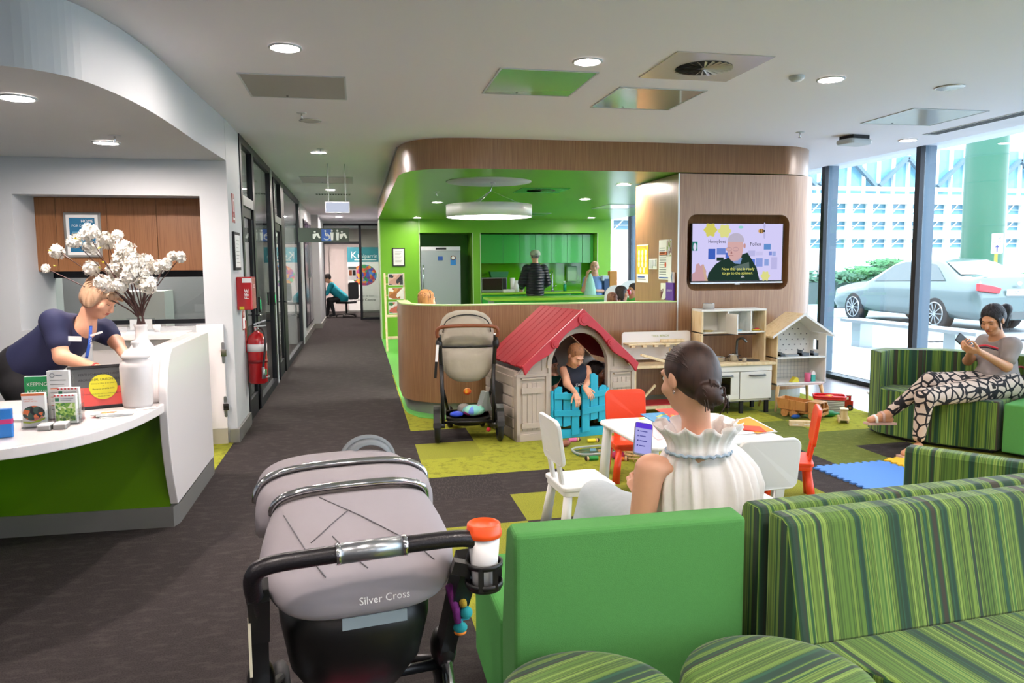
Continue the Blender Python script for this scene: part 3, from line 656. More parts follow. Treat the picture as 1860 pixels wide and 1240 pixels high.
q = MB(); q.box(.004, .006, -.06, .06, -.08, .02, M_paper); q.text('FIRE', (.0062, 0, .04), (0, 1, 0), (0, 0, 1), .045, M_paper); q.build('label', t)
# corridor pieces
t = thing('toilet_sign', 'dark green sign with toilet pictograms jutting out across the corridor', 'sign', (0, 0, 0))
zc = at(600, 427, 14.6).z; x0, x1 = XL, at(634, 427, 14.6).x
q = MB(); q.box(x0, x1, 14.58, 14.62, zc-.13, zc+.13, mat('sign_green_dark', '2c3a30', .5)); q.build('board', t)
q = MB(); Ms = mat('sign_grey', 'c8cec8', .5)
for k, px in enumerate((575, 593, 608, 624)):
    c_ = at(px, 427, 14.58); x, z, y = c_.x, c_.z, 14.578
    if k == 1:
        q.prism([(x-.09, z-.11), (x+.09, z-.11), (x+.09, z+.11), (x-.09, z+.11)], y, y+.001, mat('sign_blue', '1f4f9a', .5), axis='y'); y -= .003
        q.tube([(x+.055*math.cos(a), y, z-.03+.055*math.sin(a)) for a in [i*.35-2.6 for i in range(13)]], .009, Ms, 5); q.tube([(x-.02, y, z+.05), (x-.01, y, z-.01), (x+.04, y, z-.01), (x+.06, y, z-.06)], .01, Ms, 5); q.ell((x-.02, y, z+.075), .017, Ms, 8)
    elif k == 2:
        for dx in (-.05, .05): q.ell((x+dx, y, z+.08), .02, Ms, 8); q.prism([(x+dx-.03, z+.05), (x+dx+.03, z+.05), (x+dx+.02, z-.09), (x+dx-.02, z-.09)], y-.002, y, Ms, axis='y')
    else:
        q.ell((x-.03, y, z+.06), .02, Ms, 8); q.prism([(x-.07, z+.02), (x+.03, z+.04), (x+.07, z-.05), (x+.04, z-.06), (x, z), (x-.04, z-.07), (x-.07, z-.06)], y-.002, y, Ms, axis='y')
q.build('pictograms', t)
for k, (a, b_) in enumerate(((15.95, 16.95), (17.1, 18.3))):
    t = thing('corridor_display', 'tall dark glossy picture panel on the corridor wall, %s' % ('the nearer of the pair' if k == 0 else 'the farther of the pair'), 'picture panel', (XL, (a+b_)/2, 0), group='corridor picture panels')
    q = MB(); q.box(0, .02, -(b_-a)/2, (b_-a)/2, .25, 2.45, M_frame); q.build('frame', t)
    q = MB(); q.box(.02, .024, -(b_-a)/2+.04, (b_-a)/2-.04, .29, 2.41, patch('picture_dark', ['1d1a26', '2c2440', '5a3a5a', '20323f', '3a5a6a'], 3, .12, 'noise')); q.build('print', t)
q = MB(); q.box(XL+.0, XL+.06, 17.0, 17.06, 1.25, 1.95, M_steel); tag(q.build('door_pull'), 'long pale vertical bar beside the dark picture panels', 'bar')
for y, lb in ((9.9, 'small green lit reader on the first corridor door frame'), (8.4, 'small green lit reader on the nearest corridor door frame')):
    q = MB(); q.box(XL+.01, XL+.03, y, y+.05, 1.02, 1.18, M_black); q.box(XL+.03, XL+.032, y+.01, y+.04, 1.05, 1.15, emis('led_green', '2fe07a', 1.2)); tag(q.build('card_reader'), lb, 'card reader')
# room at the end
t = thing('pull_up_banner', 'teal and white banner with a picture of coloured balls in the far room', 'banner', (.33, 25.2, 0))
q = MB(); q.box(-.62, .42, 0, .03, .05, 2.1, M_paper); q.box(-.62, .42, -.004, 0, 1.62, 2.1, mat('banner_teal', '13808f', .5))
q.text('K', (-.42, -.006, 1.74), (1, 0, 0), (0, 0, 1), .32, M_paper); q.text('Kalparrin', (-.3, -.006, 1.76), (1, 0, 0), (0, 0, 1), .17, M_paper, 'l'); q.box(-.4, .3, -.006, -.004, 1.68, 1.71, M_paper)
q.text('Children & their', (-.1, -.006, .5), (1, 0, 0), (0, 0, 1), .09, M_steel); q.text('Family Centre', (-.1, -.006, .36), (1, 0, 0), (0, 0, 1), .12, M_ink); q.build('panel', t)
q = MB(); q.lathe([(.002, 0), (.4, 0)], M_ink, 30); q.v = [(v[0]-.1, -.006, 1.2+v[1]*.85) for v in q.v]; q.mats = [patch('ball_picture', ['c8452c', '3a4fb0', '6a3a8a', '2f9a5a', 'd86a2a', 'b03a6a', '4a8ad0', 'e09a3a'], 11)]; q.build('picture', t)
q = MB(); q.box(-.7, .5, -.1, .12, 0, .06, M_alu); q.build('foot', t)
# brochure on the frosted pane
t = thing('door_notice', 'small white notice with two people taped to the frosted corridor pane', 'notice', (at(640, 495, YE).x, YE, at(640, 495, YE).z-.03))
q = MB(); q.box(-.11, .11, -.004, .02, -.17, .13, M_paper); q.box(-.11, .11, -.006, -.004, .12, .2, mat('notice_grey', '5a6a66', .5)); q.box(-.09, -.01, -.006, -.004, -.05, .1, mat('notice_rust', 'b0603a', .6)); q.box(.01, .09, -.006, -.004, -.05, .1, M_ink); q.build('sheet', t)

# ---- counter items
def sheetbox(mb, x0, x1, z0, z1, y, m): mb.box(x0, x1, y-.002, y, z0, z1, m)
def brochure_holder(px, py, w, h, n, lb, face, lift=.0, rz=0.0, bot=None, dark=False, dz=0):
    p = bot if bot is not None else atz(px, py, .745); t = thing('brochure_holder', lb, 'brochure holder', (p[0], p[1], .746+dz), rz)
    q = MB(); Mc = glass('clear_acrylic', (.94, .95, .95), .8)
    q.box(-w/2-.006, w/2+.006, .0, .06, 0, .004, Mc); q.box(-w/2-.006, w/2+.006, .05, .054, 0, h*.95, M_ink if dark else Mc)
    q.box(-w/2-.006, w/2+.006, -.004, 0, 0, h*.3, Mc)
    for x in (-w/2-.006, w/2+.003): q.box(x, x+.003, 0, .05, 0, h*.5, Mc)
    q.build('holder', t)
    q = MB(); q.box(-w/2, w/2, .004, .03, .006, h, M_paper); face(q, w, h); q.build('brochures', t)
    return t
def f_keep(q, w, h):
    q.box(-w/2, w/2, .001, .004, h*.52, h, mat('card_green', '0f8f4f', .5)); q.text('KEEPING', (0, .0005, h*.78), (1, 0, 0), (0, 0, 1), .026, M_paper, wmax=w*.8); q.text('KIDS SAFE', (0, .0005, h*.60), (1, 0, 0), (0, 0, 1), .026, M_paper, wmax=w*.8)
    q.box(-w/2, w/2, .001, .004, h*.1, h*.52, patch('photo_children', ['4a4e56', 'b59a86', '2c3038', '8c8f98', '6a4c3c'], 60))
def f_list(q, w, h):
    for k, cc in enumerate(('M_g', 'M_g', 'o', 'M_g', 'o', 'M_g', 'o', 'M_g')):
        q.box(-w*.36, w*(.36-.08*(k % 3)), .002, .004, h*(.80-.085*k), h*(.815-.085*k), mat('print_orange', 'd8794a', .6) if cc == 'o' else M_alu)
    q.lathe([(.008, 0), (.012, 0)], M_steel, 12, (0, 0, 0)); k0 = len(q.v)-24
    for i in range(k0, len(q.v)): v = q.v[i]; q.v[i] = (v[0]-w*.25, .002, h*.91+v[1])
    q.box(-w*.1, w*.2, .002, .004, h*.90, h*.92, M_steel)
def f_orange(q, w, h):
    q.box(-w/2, w/2, .001, .004, h*.93, h, mat('print_orange', 'e0632a', .5)); q.text('Aboriginal', (-w*.4, .001, h*.82), (1, 0, 0), (0, 0, 1), .010, mat('print_orange', 'e0632a', .5), 'l', w*.6); q.text('Liaison Service', (-w*.4, .001, h*.76), (1, 0, 0), (0, 0, 1), .010, mat('print_orange', 'e0632a', .5), 'l', w*.6)
    q.prism(arc(0, h*.42, w*.48, h*.22, 0, 360, 24)[:-1], .001, .004, patch('photo_women', ['1d2c28', 'cf6a3a', '2f4a3f', 'c98f6a', '12191a'], 45), axis='y')
    q.prism([(-w*.48, h*.2), (-w*.1, h*.17), (w*.3, h*.25), (w*.48, h*.3), (w*.48, h*.25), (w*.2, h*.16), (-w*.2, h*.13), (-w*.46, h*.15)], 0, .003, mat('print_lime', 'a8b82a', .5), axis='y')
def f_leaf(q, w, h):
    for k in range(6): q.box(-w/2+w*k/6, -w/2+w*(k+.5)/6, .001, .004, h*.95, h, mat('print_red', 'c8434a', .5))
    q.box(-w*.45, -w*.27, .001, .004, h*.78, h*.9, mat('print_dkgreen', '1f6a4a', .5)); q.box(-w*.2, w*.4, .001, .004, h*.86, h*.88, M_steel); q.box(-w*.2, w*.3, .001, .004, h*.80, h*.82, M_steel)
    q.box(-w*.45, w*.45, .001, .004, h*.12, h*.73, patch('photo_leaves', ['6a9a3a', 'a8c86a', '3f7a3a', 'd8e0b8', '8ab04a'], 90))
brochure_holder(52, 765, .115, .215, 1, 'brochure stand with a green card reading KEEPING KIDS SAFE, at the back of the counter', f_keep, bot=(-1.585, 4.16), dark=True)
brochure_holder(100, 765, .10, .245, 1, 'tall white text leaflet standing behind the leafy green brochures', f_list, bot=(-1.475, 4.12))
brochure_holder(62, 780, .10, .165, 1, 'brochure with orange top edge and a round photo of two women', f_orange, bot=(-1.52, 3.93))
brochure_holder(115, 770, .095, .145, 1, 'leafy green brochure in an acrylic holder, front of the two', f_leaf, bot=(-1.40, 3.98))
brochure_holder(112, 745, .095, .165, 1, 'leafy green brochure with red striped edge, rear of the two', f_leaf, bot=(-1.415, 4.07))
for k, (x, y) in enumerate(((-1.455, 3.885), (-1.392, 3.90))):
    q = MB(); rr_ = random.Random(k)
    q.prism(rrect(-.028, .028, -.04, .04, .004), 0, .02, M_alu); q.prism(rrect(-.027, .027, -.039, .039, .004), .02, .026, M_paper); tag(q.build('card_stack', loc=(x, y, .746), rz=.1, bev=.001), 'small stack of grey cards at the counter front, %s' % ('under the orange topped brochure' if k == 0 else 'under the leafy brochure'), 'card stack', 'card stacks')
# framed sign: black over red with a yellow circle
t = thing('framed_sign', 'black framed sign, grey and red halves with a yellow circle, propped against the lidded jar', 'sign', (-1.352, 4.40, .746), .37)
tiltR = Matrix.Rotation(math.radians(-14), 4, 'X')
def tilted(q): q.v = [tuple(tiltR @ Vector(v)) for v in q.v]; return q
a, h = .162, .235
q = MB()
for e in ((-a, a, 0, .016), (-a, a, h-.016, h), (-a, -a+.016, .016, h-.016), (a-.016, a, .016, h-.016)): q.box(e[0], e[1], -.01, .012, e[2], e[3], M_ink)
tilted(q).build('frame', t, bev=.002)
q = MB(); q.box(-a+.016, a-.016, -.002, .006, .016, h*.5, mat('sign_coral', 'e8574f', .4)); q.box(-a+.016, a-.016, -.002, .006, h*.5, h-.016, mat('sign_charcoal', '55585a', .4))
q.prism(arc(0.0, h*.5, .068, .068, 0, 360, 40)[:-1], -.004, -.002, mat('sign_yellow', 'e9e12c', .4), axis='y')
for k, (s_, sz, z) in enumerate((("PERTH CHILDREN'S HOSPITAL", .017, .182), ('ABORIGINAL LIAISON SERVICE', .017, .152), ('Visit us at Clinic J, on Level 1', .010, .133), ('or', .010, .119), ('Phone us on 6456 0473', .011, .103), ('Aboriginal Liaison Service staff are available to support families', .008, .078), ('Monday to Friday', .008, .064))):
    q.text(s_, (0, -.0045, z), (1, 0, 0), (0, 0, 1), sz, M_ink, wmax=.27)
tilted(q).build('print', t)
# magazines and a booklet
t = thing('magazine_pile', 'fanned white magazines lying on the counter before the framed sign', 'magazines', (-1.24, 4.17, .746), .35)
for k, (dx, dy, r_) in enumerate(((0, 0, .2), (.01, .01, .05), (-.005, .0, -.1), (-.02, .01, -.3))):
    q = MB(); q.box(-.075, .075, -.05, .05, .004*k, .004*k+.0035, M_paper)
    if k == 3: q.box(-.04, .03, -.02, .03, .0155, .016, patch('photo_food', ['7a9a3a', 'c88a4a', 'a85a3a', 'd8d0b8'], 60))
    q.v = [tuple(Matrix.Rotation(r_, 4, 'Z') @ Vector(v)) for v in q.v]; q.build('magazine', t, loc=(dx, dy, 0))
q = MB(); q.box(-.1, .1, -.07, .07, 0, .012, M_paper); tag(q.build('paper_stack', loc=(-1.72, 4.18, .746), rz=-.2), 'low pile of white paper left of the brochure stands', 'papers')
q = MB(); q.box(-.03, .03, -.015, .015, 0, .13, mat('pack_blue', '2a7ac8', .4)); q.box(-.031, .031, -.016, .016, .06, .085, mat('pack_magenta', 'c83a7a', .4)); tag(q.build('blue_packet', loc=(-1.565, 3.74, .746), rz=.2, bev=.004), 'blue packet with a pink band cut off at the left picture edge', 'packet')
q = MB(); q.box(-.05, .05, -.035, .035, 0, .002, M_paper); tag(q.build('booklet', loc=(-1.13, 4.34, .746), rz=.3), 'thin white leaflet lying right of the magazines', 'leaflet')
q = MB(); q.box(-.04, .04, -.06, .06, 0, .002, mat('sticky_green', '4fb82c', .6)); tag(q.build('green_note', loc=(-1.36, 5.2, .745), rz=.6), 'bright green note behind the big vase on the desk', 'note')
# back work surface behind the counter, carrying vase
q = MB(); q.prism([(-1.45, 4.8), (-1.2, 4.8), (-1.2, 5.7), (-1.48, 5.7)], .69, .742, M_laq); q.build('back_top', bpy.data.objects['reception_desk'], bev=.004)
# lidded jar
t = thing('lidded_jar', 'white ceramic ginger jar with a knobbed lid on the counter', 'jar', (-1.19, 4.42, .745))
q = MB(); q.lathe([(.002, 0), (.07, 0), (.076, .02), (.082, .13), (.083, .22), (.078, .245), (.062, .258), (.058, .27), (.002, .27)], mat('ceramic_white', 'e6e0de', .25, bump=.05, bscale=8), 40); q.build('body', t)
q = MB(); q.lathe([(.070, .268), (.074, .275), (.070, .285), (.055, .305), (.035, .318), (.016, .322), (.012, .332), (.022, .345), (.018, .36), (.002, .363)], mat('ceramic_white', 'e6e0de', .25), 40); q.lathe([(.002, .266), (.070, .268)], mat('ceramic_white', 'e6e0de', .25), 40); q.build('lid', t)
# bottle vase with blossom
VX, VY = -1.285, 4.92
t = thing('blossom_vase', 'round white bottle vase holding tall white cherry blossom branches', 'vase', (VX, VY, .743))
zt_ = .42
q = MB(); q.lathe([(.002, 0), (.06, 0), (.09, .04), (.105, .12), (.10, .20), (.075, .27), (.045, .31), (.035, .34), (.036, .40), (.042, .415), (.034, .417), (.030, .38), (.030, .33)], mat('ceramic_vase', 'e3dfdc', .2), 40); q.build('body', t)
bl = [(105, 455, .07, .045), (83, 487, .03, .05), (133, 437, .06, .0), (160, 425, .09, -.05), (165, 447, .06, 0), (193, 437, .075, .05), (213, 425, .05, .04), (228, 455, .10, 0), (245, 478, .10, -.05), (215, 475, .09, .04), (262, 478, .09, .04), (235, 495, .09, -.08), (262, 500, .09, 0), (165, 485, .085, .03), (190, 515, .085, -.06), (220, 518, .08, -.07), (265, 518, .10, -.05), (285, 485, .06, .03), (300, 480, .055, .0), (328, 467, .05, .02), (205, 490, .07, .03), (312, 466, .04, .02)]
M_pet = mat('petal_white', 'f1ece2', .7); M_stem = mat('stem_brown', '4a2f2a', .6); M_leafy = mat('leaf_yellow', 'b9b12c', .6)
q = MB()
base = Vector((0, 0, .40)); tips = []
for k, (px, py, s_, dy) in enumerate(bl):
    p = at(px, py, VY+dy) - Vector((VX, VY, .743)); tips.append(p)
    mid = base.lerp(p, .45) + Vector(((-1) ** k*.012, 0, .05)); q.tube(spline([Vector(((-1) ** k*.008, 0, .30)), base+Vector(((-1) ** k*.012, 0, .06)), mid, p], 4), [.005]*5+[.004]*4+[.0025]*4, M_stem, 5)
q.build('branches', t)
q = MB(); rr_ = random.Random(3)
for (px, py, s_, dy), p in zip(bl, tips):
    R_ = s_*.54
    subs = [p+Vector((rr_.uniform(-1, 1), rr_.uniform(-1, 1), rr_.uniform(-1, 1)))*R_*.45 for _ in range(4)]
    for sp_ in subs: q.ell(sp_, R_*.42, M_pet, 8)
    for i in range(int(60+s_*1300)):
        d = Vector((rr_.gauss(0, 1), rr_.gauss(0, 1), rr_.gauss(0, 1))).normalized(); c_ = subs[i % 4]+d*R_*rr_.uniform(.55, .95)
        u = d.orthogonal().normalized(); v = d.cross(u); a0 = rr_.uniform(0, 6.28); L_ = rr_.uniform(.010, .017)
        for m_ in range(4):
            a = a0+m_*PI/2; e = u*math.cos(a)+v*math.sin(a); f_ = -u*math.sin(a)+v*math.cos(a)
            q.add([c_, c_+e*L_*.6+f_*L_*.45+d*.002, c_+e*L_*1.15+d*.005, c_+e*L_*.6-f_*L_*.45+d*.002], [(0, 1, 2, 3)], M_pet)
q.build('blossoms', t)
q = MB()
for px, py in ((92, 456), (100, 483), (138, 434), (181, 451), (188, 477), (182, 487), (249, 512)):
    p = at(px, py, VY-.06)-Vector((VX, VY, .743))
    for i in range(5):
        d = Vector((rr_.uniform(-1, 1), rr_.uniform(-1, 1), rr_.uniform(-.3, 1))).normalized()*.014; w_ = d.orthogonal().normalized()*.004
        q.add([p, p+d*.5+w_, p+d, p+d*.5-w_], [(0, 1, 2, 3)], M_leafy)
q.build('leaves', t)
q = MB(); q.cyl((0, 0, 0), (0, 0, .055), .022, M_paper, .028); tag(q.build('paper_cup', loc=(at(284, 582, 6.32).x, 6.32, 1.0)), 'small white paper cup on the partition behind the vase', 'cup')
q = MB(); q.box(-.1, .1, -.004, .004, 0, .11, glass('clear_acrylic', (.94, .95, .95), .8)); q.box(-.08, .08, .004, .005, .02, .1, M_paper); q.box(-.1, .1, -.03, .03, 0, .004, M_paper); tag(q.build('acrylic_stand', loc=(at(256, 590, 6.32).x, 6.32, 1.0)), 'clear acrylic sign stand on the partition behind the vase', 'sign stand')
# ================================================================== GREEN KITCHEN
t = thing('tall_fridge', 'tall stainless steel upright fridge in a green alcove', 'fridge', (1.70, 15.72, 0))
q = MB(); q.box(-.41, .41, .04, .72, .06, 1.86, M_steel); q.box(-.41, .41, .02, .05, 1.80, 1.88, mat('fridge_panel', 'c9cdd0', .4)); q.box(-.1, .12, .015, .02, 1.82, 1.86, M_ink); q.build('body', t, bev=.008)
q = MB(); q.box(-.405, .405, 0, .04, .1, 1.79, mat('fridge_door', 'aab2b8', .35, metal=.55)); q.build('door', t, bev=.006)
q = MB(); q.tube([(-.37, -.0, .95), (-.37, -.05, .95), (-.37, -.05, 1.50), (-.37, 0, 1.5)], .012, M_chrome); q.build('handle', t)
q = MB(); q.box(-.06, .04, -.004, 0, 1.60, 1.68, mat('sticker_blue', '2a4f9a', .5)); q.box(.20, .31, -.004, 0, 1.50, 1.66, mat('sticker_sea', '2a7ac0', .5)); q.prism(arc(.255, 1.65, .055, .05, 0, 360, 20)[:-1], -.006, -.002, mat('sticker_brown', '6a4030', .5), axis='y'); q.prism(arc(.255, 1.65, .035, .032, 0, 360, 20)[:-1], -.008, -.005, M_paper, axis='y'); q.build('stickers', t)
q = MB(); q.box(-.4, .4, .06, .7, 0, .06, M_ink); q.build('feet', t)
t = thing('green_wall_cabinets', 'glossy green wall cabinets above the sink counter', 'kitchen cabinet', (0, 15.95, 0))
q = MB(); q.box(2.54, 5.05, .03, .5, 1.53, 2.14, M_glaze); q.build('body', t)
cabx = [2.54, 3.05, 3.41, 3.76, 4.12, 4.46, 4.80, 5.05]
for a, b_ in zip(cabx, cabx[1:]): q = MB(); q.box(a+.003, b_-.003, 0, .03, 1.532, 2.14, M_glaze); q.build('door', t, bev=.002)
t = thing('sink_counter', 'green kitchen base cabinets with a lime worktop along the back wall', 'kitchen counter', (0, 15.6, 0))
q = MB(); q.box(2.54, 5.05, .05, .7, .1, .88, M_glaze); q.build('body', t)
q = MB(); q.box(2.53, 5.06, 0, .72, .88, .92, M_lime); q.build('worktop', t, bev=.004)
for a, b_ in zip(cabx, cabx[1:]): q = MB(); q.box(a+.003, b_-.003, .03, .05, .12, .87, M_glaze); q.build('door', t, bev=.002)
q = MB(); q.box(3.9, 4.3, .15, .55, .915, .924, M_steel); q.build('sink', t)
t = thing('island_bench', 'green island bench with a lime worktop behind the low oak screen', 'kitchen island', (0, 12.8, 0))
q = MB(); q.box(2.3, 5.0, .06, .7, 0, .88, M_glaze); q.build('body', t)
q = MB(); q.box(2.22, 5.02, 0, .76, .88, .925, M_lime); q.build('worktop', t, bev=.004)
t = thing('microwave_oven', 'silver and black microwave on the kitchen worktop left of the man in the cap', 'microwave', (2.82, 15.75, .925))
q = MB(); q.box(-.27, .27, 0, .38, 0, .31, M_steel); q.build('body', t, bev=.006)
q = MB(); q.box(-.255, .16, -.012, 0, .05, .29, mat('microwave_door', '26201e', .12)); q.build('door', t, bev=.003)
q = MB(); q.box(.17, .26, -.006, 0, .05, .29, M_ink); q.build('control_panel', t)
def cupk(name, px, py, Y, prof, m, lb, cat, grp=None, z=.925):
    p = at(px, py, Y); q = MB(); q.lathe(prof, m, 18); o = q.build(name, loc=(p.x, Y, z)); tag(o, lb, cat, grp); return o
q = MB(); q.prism([(-.17, .0), (.17, .0), (.2, .12), (-.2, .12)], -.1, .1, mat('basket_green', '2f7a4a', .5), axis='y'); tag(q.build('fruit_basket', loc=(2.95, 15.95, 1.236)), 'dark green basket standing on top of the microwave', 'basket')
for k in range(3):
    cupk('cup_stack', 931+k*8, 520, 15.8, [(.002, 0), (.045, 0), (.055, .30-.06*k), (.002, .30-.06*k)], M_paper, 'stack of white paper cups left of the man in the cap, %s' % ('the tallest', 'the middle height', 'the shortest')[k], 'cups', 'paper cup stacks')
q = MB(); q.box(-.12, .12, -.1, .1, 0, .06, M_paper); tag(q.build('napkin_tray', loc=(3.12, 15.75, .925)), 'white napkin tray right of the microwave', 'tray')
cupk('sugar_canister', 944, 515, 14.9, [(.002, 0), (.05, 0), (.05, .17), (.03, .2), (.002, .2)], M_paper, 'white canister at the left elbow of the man in the cap', 'canister', z=.925).location = (3.28, 15.68, .925)
t = thing('kitchen_tap', 'tall chrome kitchen tap over the sink right of the man in the cap', 'tap', (4.13, 15.95, .925))
q = MB(); q.tube(spline([(0, 0, 0), (0, 0, .3), (0, -.02, .40), (-.04, -.1, .42), (-.12, -.2, .36)], 5), .018, M_chrome, 10); q.cyl((0, 0, 0), (0, 0, .06), .03, M_chrome); q.build('spout', t)
q = MB(); q.cyl((.02, 0, .1), (.09, -.02, .12), .012, M_chrome); q.build('lever', t)
t = thing('soap_bottle', 'teal pump bottle beside the kitchen tap', 'soap bottle', (4.38, 15.85, .925))
q = MB(); q.lathe([(.002, 0), (.035, 0), (.035, .13), (.015, .16), (.002, .16)], mat('soap_teal', '1f8a6a', .2), 16); q.build('bottle', t)
q = MB(); q.cyl((0, 0, .16), (0, 0, .21), .006, M_paper, n=8); q.box(-.03, .01, -.008, .008, .2, .215, M_paper); q.build('pump', t)
p = at(1037, 497, 16.28); q = MB(); q.box(-.115, .115, -.12, 0, -.17, .17, mat('dispenser_grey', '9ec0a0', .25)); tag(q.build('towel_dispenser', loc=(p.x, 16.29, p.z), bev=.02), 'grey green paper towel dispenser on the splashback', 'towel dispenser')
# framed notice and magazine ladder at the green wall
c_ = at(724, 467, YK)
t = thing('framed_notice', 'black framed white notice on the bright green wall', 'notice', (c_.x, YK-.02, c_.z))
q = MB(); q.box(-.125, .125, 0, .02, -.185, .185, M_ink); q.build('frame', t)
q = MB(); q.box(-.105, .105, -.003, 0, -.165, .165, M_paper)
for k in range(8): q.box(-.07, .07-.02*(k % 3), -.004, -.003, .11-.03*k, .117-.03*k, M_alu)
q.build('sheet', t)
t = thing('magazine_rack', 'light wooden ladder rack holding magazines against the green wall', 'magazine rack', (0, 0, 0))
YR = 13.6; a_ = at(700, 494, YR+.6); b0 = at(704, 640, YR)
xl, xr = at(701, 560, YR).x, at(736, 560, YR).x
q = MB()
for x in (xl, xr): q.beam((x, YR, 0), (x+.02, YR+.55, 1.36), .03, .03, M_birch, (0, 1, 0)) if False else q.beam((x, YR-.2, 0), (x, YR+.35, 1.36), .035, .03, M_birch)
for z in (.22, .60): q.box(xl, xr, YR-.22+.4*z, YR+.1+.4*z, z-.012, z+.012, M_birch)
for z in (.98, 1.18, 1.32): q.box(xl, xr, YR-.2+.4*z, YR-.17+.4*z, z-.02, z, M_birch)
q.build('frame', t)
for k, (py, c1) in enumerate(((508, ['2c2430', 'd8b0a0', '3a3a44', 'c89a8a', 'e6e2de']), (533, ['ece8e0', 'c88a4a', 'e8e4da', 'a86a3a', 'f0ece6']), (558, ['e8e6e2', 'd8d0c8', '3a7a4a', 'c86a5a', 'f2f0ec']))):
    c_ = at(719, py, YR+.2); q = MB(); q.box(-.135, .135, 0, .012, -.10, .11, M_paper); q.box(-.125, .125, -.003, 0, -.09, .10, patch('magazine_cover_%d' % k, c1, 14)); tag(q.build('magazine', loc=(c_.x, YR+.12+.4*(c_.z-1), c_.z)), 'magazine on the wooden ladder rack, %s' % ('top one with a portrait cover', 'middle one with a food cover', 'lowest one partly behind the oak screen')[k], 'magazine', 'magazines on the ladder rack')
# window ledge items behind the kids
for px, py, w_, h_, c1, lb in ((1103, 522, .16, .34, '2f4a7a', 'dark blue box standing near the kitchen window'), (1113, 508, .16, .34, 'c8802a', 'amber orange box near the kitchen window'), (1099, 505, .14, .1, 'c0c8dc', 'pale box on top near the kitchen window')):
    p = at(px, py, 13.9); q = MB(); q.box(-w_/2, w_/2, -.05, .05, -h_/2, h_/2, mat('box_'+c1, c1, .5)); tag(q.build('storage_box', loc=(p.x, 13.9+w_*.1, p.z), rz=.1, bev=.01), lb, 'box')
p = at(1112, 540, 13.9); q = MB(); q.box(-.3, .5, -.25, .25, 0, 1.0, M_glaze); q.box(-.32, .52, -.27, .27, 1.0, 1.03, M_paper); tag(q.build('side_counter', loc=(p.x+.35, 14.6, 0)), 'green side cupboard with a pale top near the kitchen window', 'cupboard')
# chairs of the dining corner (white shell backs)
for px, py, lb in ((1127, 520, 'white shell chair behind the dark haired girl'), (1141, 513, 'white shell chair at the oak pillar edge')):
    t = thing('shell_chair', lb, 'chair', (at(px, py, 12.0).x+(.25 if 'pillar' in lb else -.05), 12.0+(.5 if 'pillar' in lb else 0), 0))
    q = MB(); q.prism(rrect(-.22, .22, .55, at(px, py, 12).z+.02, [.18, .18, .03, .03]), 0, .03, M_cw, axis='y'); q.build('backrest', t)
    q = MB(); q.prism(rrect(-.22, .22, -.4, .02, .05), .46, .49, M_cw); q.build('seat', t)
    for x in (-.18, .18):
        for y in (-.36, 0): q = MB(); q.cyl((x, y, 0), (x*.9, y, .46), .012, M_chrome); q.build('leg', t)

# ================================================================== TELEVISION WALL
t = thing('television', 'wall television showing an elderly man in a dark coat before honeybee posters', 'television', (3.945, YF-.0, 1.61))
q = MB(); q.box(-.525, .525, .02, .07, -.305, .305, M_black); q.box(-.53, .53, .015, .03, -.325, -.308, mat('bezel_silver', 'c6c8cc', .3, metal=.6)); q.box(-.03, .03, .012, .02, -.338, -.322, M_white); q.build('case', t, bev=.003)
q = MB(); TE = lambda n, c: emis('screen_'+n, c, .55)
def sc(poly, m, d): q.prism(poly, .018-d*.0006, .0184-d*.0006, m, axis='y')
def sr(x0, x1, z0, z1, m, d): sc([(x0, z0), (x1, z0), (x1, z1), (x0, z1)], m, d)
sr(-.515, .515, -.295, .300, TE('lilac', 'cfc9f2'), 0)
def blob2(cx, cz, r, m, d, k=6): sc([(cx+r*(1+.14*math.cos(k*a))*math.cos(a), cz+r*(1+.14*math.cos(k*a))*math.sin(a)) for a in [2*PI*i/48 for i in range(48)]], m, d)
blob2(-.315, .235, .068, TE('comb', 'cfc860'), 1); blob2(-.155, .225, .068, TE('comb2', 'd8d688'), 1); blob2(.325, -.25, .05, TE('comb2', 'd8d688'), 1)
sc(arc(.265, .225, .035, .024, 0, 360, 16)[:-1], TE('bee', 'c89a5a'), 1); sr(.255, .262, .203, .247, TE('dark', '1c2426'), 2); sr(.275, .282, .206, .244, TE('dark', '1c2426'), 2); sc(arc(.298, .225, .012, .012, 0, 360, 10)[:-1], TE('dark', '1c2426'), 2)
for dz in (.055, -.045): sc(arc(.302, .225+dz, .012, .035, 0, 360, 14)[:-1], TE('wing', 'b8b4dc'), 1)
sc(arc(0.03, .265, .03, .014, 0, 360, 10)[:-1], TE('mint', '8fd0c8'), 1)
q.text('Honeybees', (-.24, .0165, .10), (1, 0, 0), (0, 0, 1), .055, TE('dark', '1c2426'), wmax=.2); q.text('Pollen', (.2, .0165, .072), (1, 0, 0), (0, 0, 1), .052, TE('dark', '1c2426'), wmax=.13)
for i, (x0, x1, z0, z1, cc) in enumerate(((-.515, -.455, .02, .115, '2f7a70'), (-.335, -.255, -.07, .04, '3f5fb8'), (-.24, -.14, -.02, .045, '6a82c8'), (-.14, -.08, -.06, .0, '4f6ac0'), (.12, .20, -.04, .02, 'b6b4e0'), (.21, .29, -.03, .01, 'c4c0e8'), (.14, .20, -.14, -.07, '5a78d0'), (.21, .29, -.15, -.06, '8a9ad8'), (.31, .36, -.14, -.07, '8aa0d8'), (.30, .38, .03, .09, '5f8cc8'), (.36, .395, -.03, .01, '7a8ad0'), (.40, .44, -.04, .01, '9aa8dc'), (.39, .46, -.18, -.05, 'b8b4e0'))): sr(x0, x1, z0, z1, TE('p%d' % i, cc), 1)
